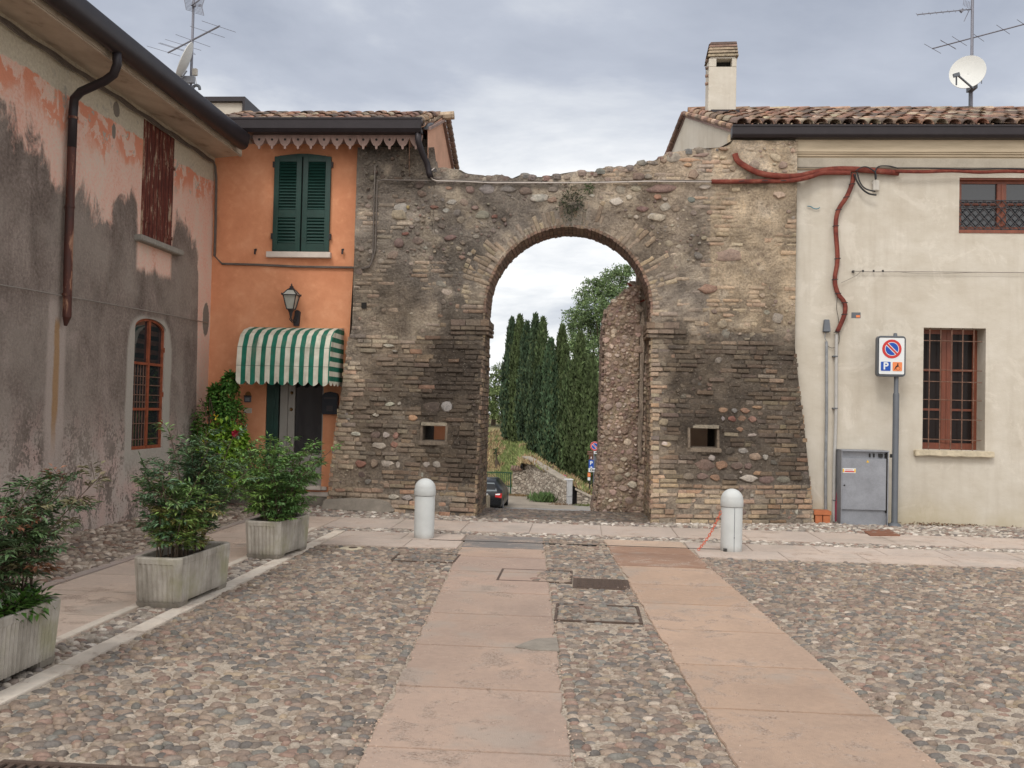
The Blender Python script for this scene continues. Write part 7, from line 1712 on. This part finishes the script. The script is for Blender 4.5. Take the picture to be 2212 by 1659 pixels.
Yv=50.5; p=at(1288,1000,Yv); mb=MB(); disc(mb,p.x,p.z,.34,Yv,28,.03); mb.tube([(p.x,Yv+.04,ZG),(p.x,Yv+.04,p.z+.3)],.03,8); o=mb.build('traffic_mirror',M_grey); tag(o,'grey back of a round traffic mirror behind the road signs','traffic mirror')
Yp=50.5; p=at(1218,1031.5,Yp); s4=thing('road_sign','small no parking disc just above the roadside cabinet','road sign',(p.x,Yp,ZG)); mb=MB(); mb.tube([(p.x,Yp+.04,ZG),(p.x,Yp+.04,p.z)],.025,6); mb.build('post',M_mast,s4); mb=MB(); disc(mb,p.x,p.z,.16,Yp,30,.006); f_=mb.build('sign_plate',M_swhite,s4); noparking(f_,p.x,p.z,.155,Yp-.01)
# ---- parked estate car, tail towards us ----
M_cpaint=simple('black_car_paint',(.006,.007,.009),.3,.2,var=.1,bump=0,spec=.4); M_tyre=simple('tyre',(.02,.02,.02),.9)
cy_=43.2; xr=at(1084,1085,cy_).x; cw=1.78
car=thing('parked_car','black estate car parked beyond the arch, its tail showing past the left pier','car',(xr-cw/2,cy_,ZG))
X=xr-cw/2; zs_=lambda h:ZG+.006+h
# sections along the length: (y, half width low, half width belt, half width roof, z sill, z belt, z roof)
sec=[(0,.80,.82,.70,.38,.70,.72),(.06,.86,.86,.70,.30,.92,.95),(.25,.885,.87,.60,.24,.97,1.22),(.55,.89,.87,.56,.22,.98,1.40),(1.2,.89,.88,.58,.2,.97,1.45),(2.4,.89,.88,.58,.2,.95,1.43),(3.1,.89,.87,.62,.2,.94,1.12),(3.3,.89,.87,.72,.2,.93,.96),(4.2,.86,.82,.7,.24,.80,.83),(4.5,.74,.7,.6,.34,.62,.64)]
V=[];F=[];m_=None
for y,wl,wb,wr,z0,z1,z2 in sec:
    ring=[(-wl*.95,z0),(-wl,z0+.15),(-wb,z1),(-wr,z2-.04),(-wr*.85,z2),(wr*.85,z2),(wr,z2-.04),(wb,z1),(wl,z0+.15),(wl*.95,z0)]
    V+=[(X+a,cy_+y,zs_(b)) for a,b in ring]; m_=len(ring)
for i in range(len(sec)-1):
    for k in range(m_): F.append((i*m_+k,i*m_+(k+1)%m_,(i+1)*m_+(k+1)%m_,(i+1)*m_+k))
F.append(tuple(range(m_))[::-1]); F.append(tuple((len(sec)-1)*m_+k for k in range(m_)))
mb=MB(); mb.add(V,F); mb.build('body',M_cpaint,car,bevel=.025,auto=True)
mb=MB(); q=lambda x,y,z:(X+x,cy_+y,zs_(z)); mb.hexa([q(-.66,.055,.96),q(.66,.055,.96),q(.66,.10,.96),q(-.66,.10,.96),q(-.5,.38,1.32),q(.5,.38,1.32),q(.5,.44,1.32),q(-.5,.44,1.32)]); mb.build('rear_window',glassmat('tinted_glass',(.10,.12,.13),.15),car)
for s in (-1,1):
    mb=MB(); x0,x1=sorted((s*.58,s*.875)); mb.hexa([q(x0,-.02,.70),q(x1,.0,.66),q(x1,.2,.66),q(x0,.2,.70),q(x0,.0,.86),q(x1,.03,.88),q(x1,.25,.88),q(x0,.2,.86)]); tl=mb.build('tail_light',simple('tail_red',(.45,.02,.02),.3,bump=0),car,bevel=.015)
    mb=MB(); x0,x1=sorted((s*.60,s*.80)); mb.hexa([q(x0,-.025,.80),q(x1,-.015,.81),q(x1,.0,.81),q(x0,.0,.80),q(x0,-.01,.85),q(x1,.0,.87),q(x1,.05,.87),q(x0,.05,.85)]); mb.build('reversing_lamp',M_swhite,tl)
    for yw in (.75,3.55):
        mb=MB(); mb.lathe([(.20,-.10),(.31,-.10),(.32,-.06),(.32,.06),(.31,.1),(.2,.1)],(0,0,0),24); 
        mb.v=[(X+s*.79+z,cy_+yw+x,zs_(.32)+y) for x,y,z in mb.v]; wh=mb.build('wheel',M_tyre,car,auto=True)
        mb=MB(); mb.lathe([(.02,-.11),(.19,-.105),(.2,0),(.19,.105),(.02,.11)],(0,0,0),16); mb.v=[(X+s*.79+z,cy_+yw+x,zs_(.32)+y) for x,y,z in mb.v]; mb.build('rim',M_mast,wh)
mb=MB(); mb.box(X-.84,X+.84,cy_-.05,cy_+.1,zs_(.34),zs_(.58)); mb.build('bumper',M_cpaint,car,bevel=.04,auto=True)
mb=MB(); mb.box(X-.26,X+.26,cy_-.02,cy_+.02,zs_(.74),zs_(.85)); mb.build('number_plate',M_swhite,car); mb=MB(); mb.box(X-.4,X+.4,cy_+.02,cy_+.05,zs_(.91),zs_(.925)); mb.build('chrome_strip',M_mast,car)
# ---- trees ----
def hz(x,y):
    i=np.argmin((V_H[:,0]-x)**2+(V_H[:,1]-y)**2); return V_H[i,2]
V_H=H_.reshape(-1,3)
def cypress(px,ptop,hw,Y,label):
    t=oy(px,ptop,Y); z0=hz(t.x,Y)-.1; hgt=t.z-z0; r=hw*Y/FP
    tr=thing('cypress',label,'tree',(t.x,Y,z0),'cypresses in a row on the bank')
    mb=MB(); mb.tube([(0,0,0),(0,0,hgt*.5),(0,0,hgt*.9)],.16,8,r2=.03); mb.build('trunk',M_bark,tr,local=True)
    n=int(7500*min(1.25,hgt/10)); h=nr.uniform(.015,1,n)**.9; a=nr.uniform(0,2*np.pi,n)
    prof=np.interp(h,[0,.04,.12,.35,.65,.85,.95,1],[.35,.75,.98,1,.82,.5,.26,.02])
    lob=1+.17*np.sin(a*3+h*9+px)+.13*np.sin(a*7-h*17)+.10*np.sin(h*23+px)
    # uneven leaf radius; the vertical streaks are painted by leaf colour below
    rad=r*prof*lob*(.62+.42*nr.random(n)**.5)
    k=nr.random(n)<.05; rad[k]*=1.13
    P=np.stack([rad*np.cos(a),rad*np.sin(a),h*hgt+nr.normal(0,.08,n)],-1)
    D=np.stack([np.cos(a)*.42,np.sin(a)*.42,np.ones(n)*1.1],-1)+nr.normal(0,.3,(n,3)); N=np.stack([np.cos(a),np.sin(a),np.zeros(n)],-1)+nr.normal(0,.45,(n,3))
    pl=np.sin(a*5+px)*.5+np.sin(a*11+h*5)*.5  # darker leaf colour stands for the shade in gaps between plumes
    tint=np.array(rnd.choice([(1,1,1),(1.25,1.18,.95),(.85,.9,.95),(1.12,1.2,1.2),(1.35,1.2,.9),(.75,.8,.8)]))
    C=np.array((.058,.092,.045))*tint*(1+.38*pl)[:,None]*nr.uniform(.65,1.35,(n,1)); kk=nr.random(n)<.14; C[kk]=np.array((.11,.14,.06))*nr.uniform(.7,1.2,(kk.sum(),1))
    L=nr.uniform(.16,.36,n); o=leafmesh('crown',P,D,N,L,L*.42,C,M_farleaf,tr,local=True)
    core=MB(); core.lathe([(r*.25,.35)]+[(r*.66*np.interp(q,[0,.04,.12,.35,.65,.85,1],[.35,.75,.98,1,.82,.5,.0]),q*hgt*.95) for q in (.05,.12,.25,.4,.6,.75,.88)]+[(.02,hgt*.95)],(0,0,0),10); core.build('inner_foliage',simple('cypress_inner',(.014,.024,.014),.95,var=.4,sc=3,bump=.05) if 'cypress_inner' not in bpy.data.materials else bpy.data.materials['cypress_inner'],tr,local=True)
CY=[(1106,692,17,71,'cypress at the far left of the row, nearest the gate'),(1123,686,17,69.5,'second cypress from the left of the row'),(1139,701,16,68,'third cypress from the left, slightly lower than its neighbours'),(1157,684,16,67,'fourth cypress from the left, the tallest in the row'),(1173,692,15,66,'fifth cypress from the left, close against the tallest'),
 (1190,738,18,62,'sixth cypress from the left, a low one in front of the gap'),(1215,709,20,62.5,'seventh cypress from the left, pointed and dark, standing clear'),(1231,790,20,58,'short cypress in front of the right half of the row'),(1254,727,22,57,'cypress right of centre with a broad pointed crown'),(1279,775,21,56,'rightmost cypress, partly behind the road signs'),(1166,800,18,63,'low bushy cypress in front of the middle of the row')]
for c in CY: cypress(*c)
def tree(name,label,px,pyb,Y,clumps,pal,n,L0,group=None,inner=None,gap=.3):
    b=oy(px,pyb,Y); z0=hz(b.x,min(Y,94))-.2; tr=thing(name,label,'tree' if 'tree' in name else 'bush',(b.x,Y,z0),group)
    mb=MB(); O=Vector((b.x,Y,z0)); cs=[]
    for (cx,cy,r,dy) in clumps: q=oy(cx,cy,Y+dy); cs.append((q-O,r*Y/FP))
    top=max(c[0].z for c in cs); mb.tube([(0,0,0),(.1,0,top*.35),(0,0,top*.6)],.22,8,r2=.12)
    for c,r in cs: mb.tube([(0,0,top*.3),(c.x*.5,c.y*.5,top*.3+(c.z-top*.3)*.6),c],.09,6,r2=.02)
    mb.build('trunk',M_bark,tr,local=True)
    P=[];D=[];N=[];C=[]
    for c,r in cs:
        k=int(n*(r/1.5)**2); u=uvec(k); rad=r*(.35+.7*nr.random(k)**.6); lob=1+.28*np.sin(u[:,0]*7+c.x)*np.sin(u[:,2]*6+c.z)+.12*np.sin(u[:,1]*11)
        # twig clusters
        m_=max(10,k//22); seeds=uvec(m_)*(r*(.5+.6*nr.random((m_,1)))); w_=nr.integers(0,m_,k)
        p=np.where((nr.random(k)<.72)[:,None],seeds[w_]+nr.normal(0,r*.13,(k,3)),u*(rad*lob)[:,None])*np.array((1,1,.85))
        P.append(p+np.array(c)); D.append(u+nr.normal(0,.6,(k,3))); N.append(nr.normal(0,1,(k,3))+np.array((0,0,.5)))
        col_=np.array([pal[i] for i in nr.integers(0,len(pal),k)])*nr.uniform(.6,1.35,(k,1)); C.append(col_)
    P,D,N,C=[np.concatenate(q) for q in (P,D,N,C)]; L=nr.uniform(.6,1.3,len(P))*L0
    leafmesh('crown',P,D,N,L,L*.5,C,M_farleaf,tr,local=True)
tree('broadleaf_tree','tall loose light green tree rising behind the cypresses',1300,900,84,[(1345,590,22,0),(1362,585,14,0),(1325,605,32,1),(1255,640,20,0),(1240,690,26,-1),(1235,735,26,-1),(1280,620,22,0),(1300,625,30,0),(1285,660,36,-1),(1335,650,36,0),(1262,680,26,0),(1270,715,38,1),(1315,700,42,0),(1350,690,36,0),(1290,765,48,-1),(1340,760,46,0),(1255,750,28,-2),(1300,830,50,-1),(1262,830,36,-2),(1345,830,45,0)],[(.16,.23,.09),(.13,.20,.08),(.19,.25,.11),(.10,.15,.065)],2100,.21)
tree('broadleaf_bush','light green bushy growth on the bank left of the cypresses',1065,915,80,[(1060,830,26,0),(1085,805,22,0),(1042,850,24,0),(1075,860,30,-1),(1048,885,26,-2),(1090,850,24,0),(1020,870,30,0),(1085,895,22,-2)],[(.15,.19,.07),(.12,.165,.06),(.10,.14,.05)],2300,.2)
tree('broadleaf_bush','yellowish green sapling between the last cypress and the road signs',1285,1000,60,[(1287,900,14,0),(1283,930,14,0),(1290,870,9,0)],[(.13,.19,.05),(.09,.14,.04)],1500,.14)
tree('broadleaf_bush','low green scrub on top of the retaining wall under the cypresses',1190,1025,53.5,[(1165,1005,10,0),(1180,1010,12,0),(1200,1025,12,-1),(1215,1030,10,-1),(1150,995,9,0)],[(.07,.11,.04),(.09,.14,.05)],2600,.12)
tree('broadleaf_bush','dark small bush alone on the grassy bank above the gate',1072,990,64,[(1072,975,7,0)],[(.03,.055,.025)],3500,.14)
# haze-free scene ends here

# separate repeated small fittings into parts of their own
def split_loose(o):
    me=o.data; n=len(me.vertices); par=list(range(n))
    def find(a):
        while par[a]!=a: par[a]=par[par[a]]; a=par[a]
        return a
    for e in me.edges:
        a,b=find(e.vertices[0]),find(e.vertices[1])
        if a!=b: par[a]=b
    gr_={}
    for p in me.polygons: gr_.setdefault(find(p.vertices[0]),[]).append(p)
    if len(gr_)<2: return
    kids=list(o.children)
    for i,(k,ps) in enumerate(gr_.items()):
        idx={}; V=[];F=[]
        for p in ps:
            f=[]
            for v in p.vertices:
                if v not in idx: idx[v]=len(V); V.append(me.vertices[v].co[:])
                f.append(idx[v])
            F.append(f)
        m2=bpy.data.meshes.new(o.name.split('.')[0]); m2.from_pydata(V,[],F)
        for q in me.materials: m2.materials.append(q)
        for a,b in zip(m2.polygons,ps): a.use_smooth=b.use_smooth
        if i==0: first=m2
        else:
            c=bpy.data.objects.new(o.name.split('.')[0],m2); c.parent=o.parent; c.location=o.location; COL.objects.link(c)
    o.data=first
for o in list(COL.objects):
    b=o.name.split('.')[0]
    if o.type=='MESH' and b in ('window_trim','pipe_clip','relief','hinge','lock','clamp','stone_step','end_wall','hinge_strap','clip','print'): split_loose(o)
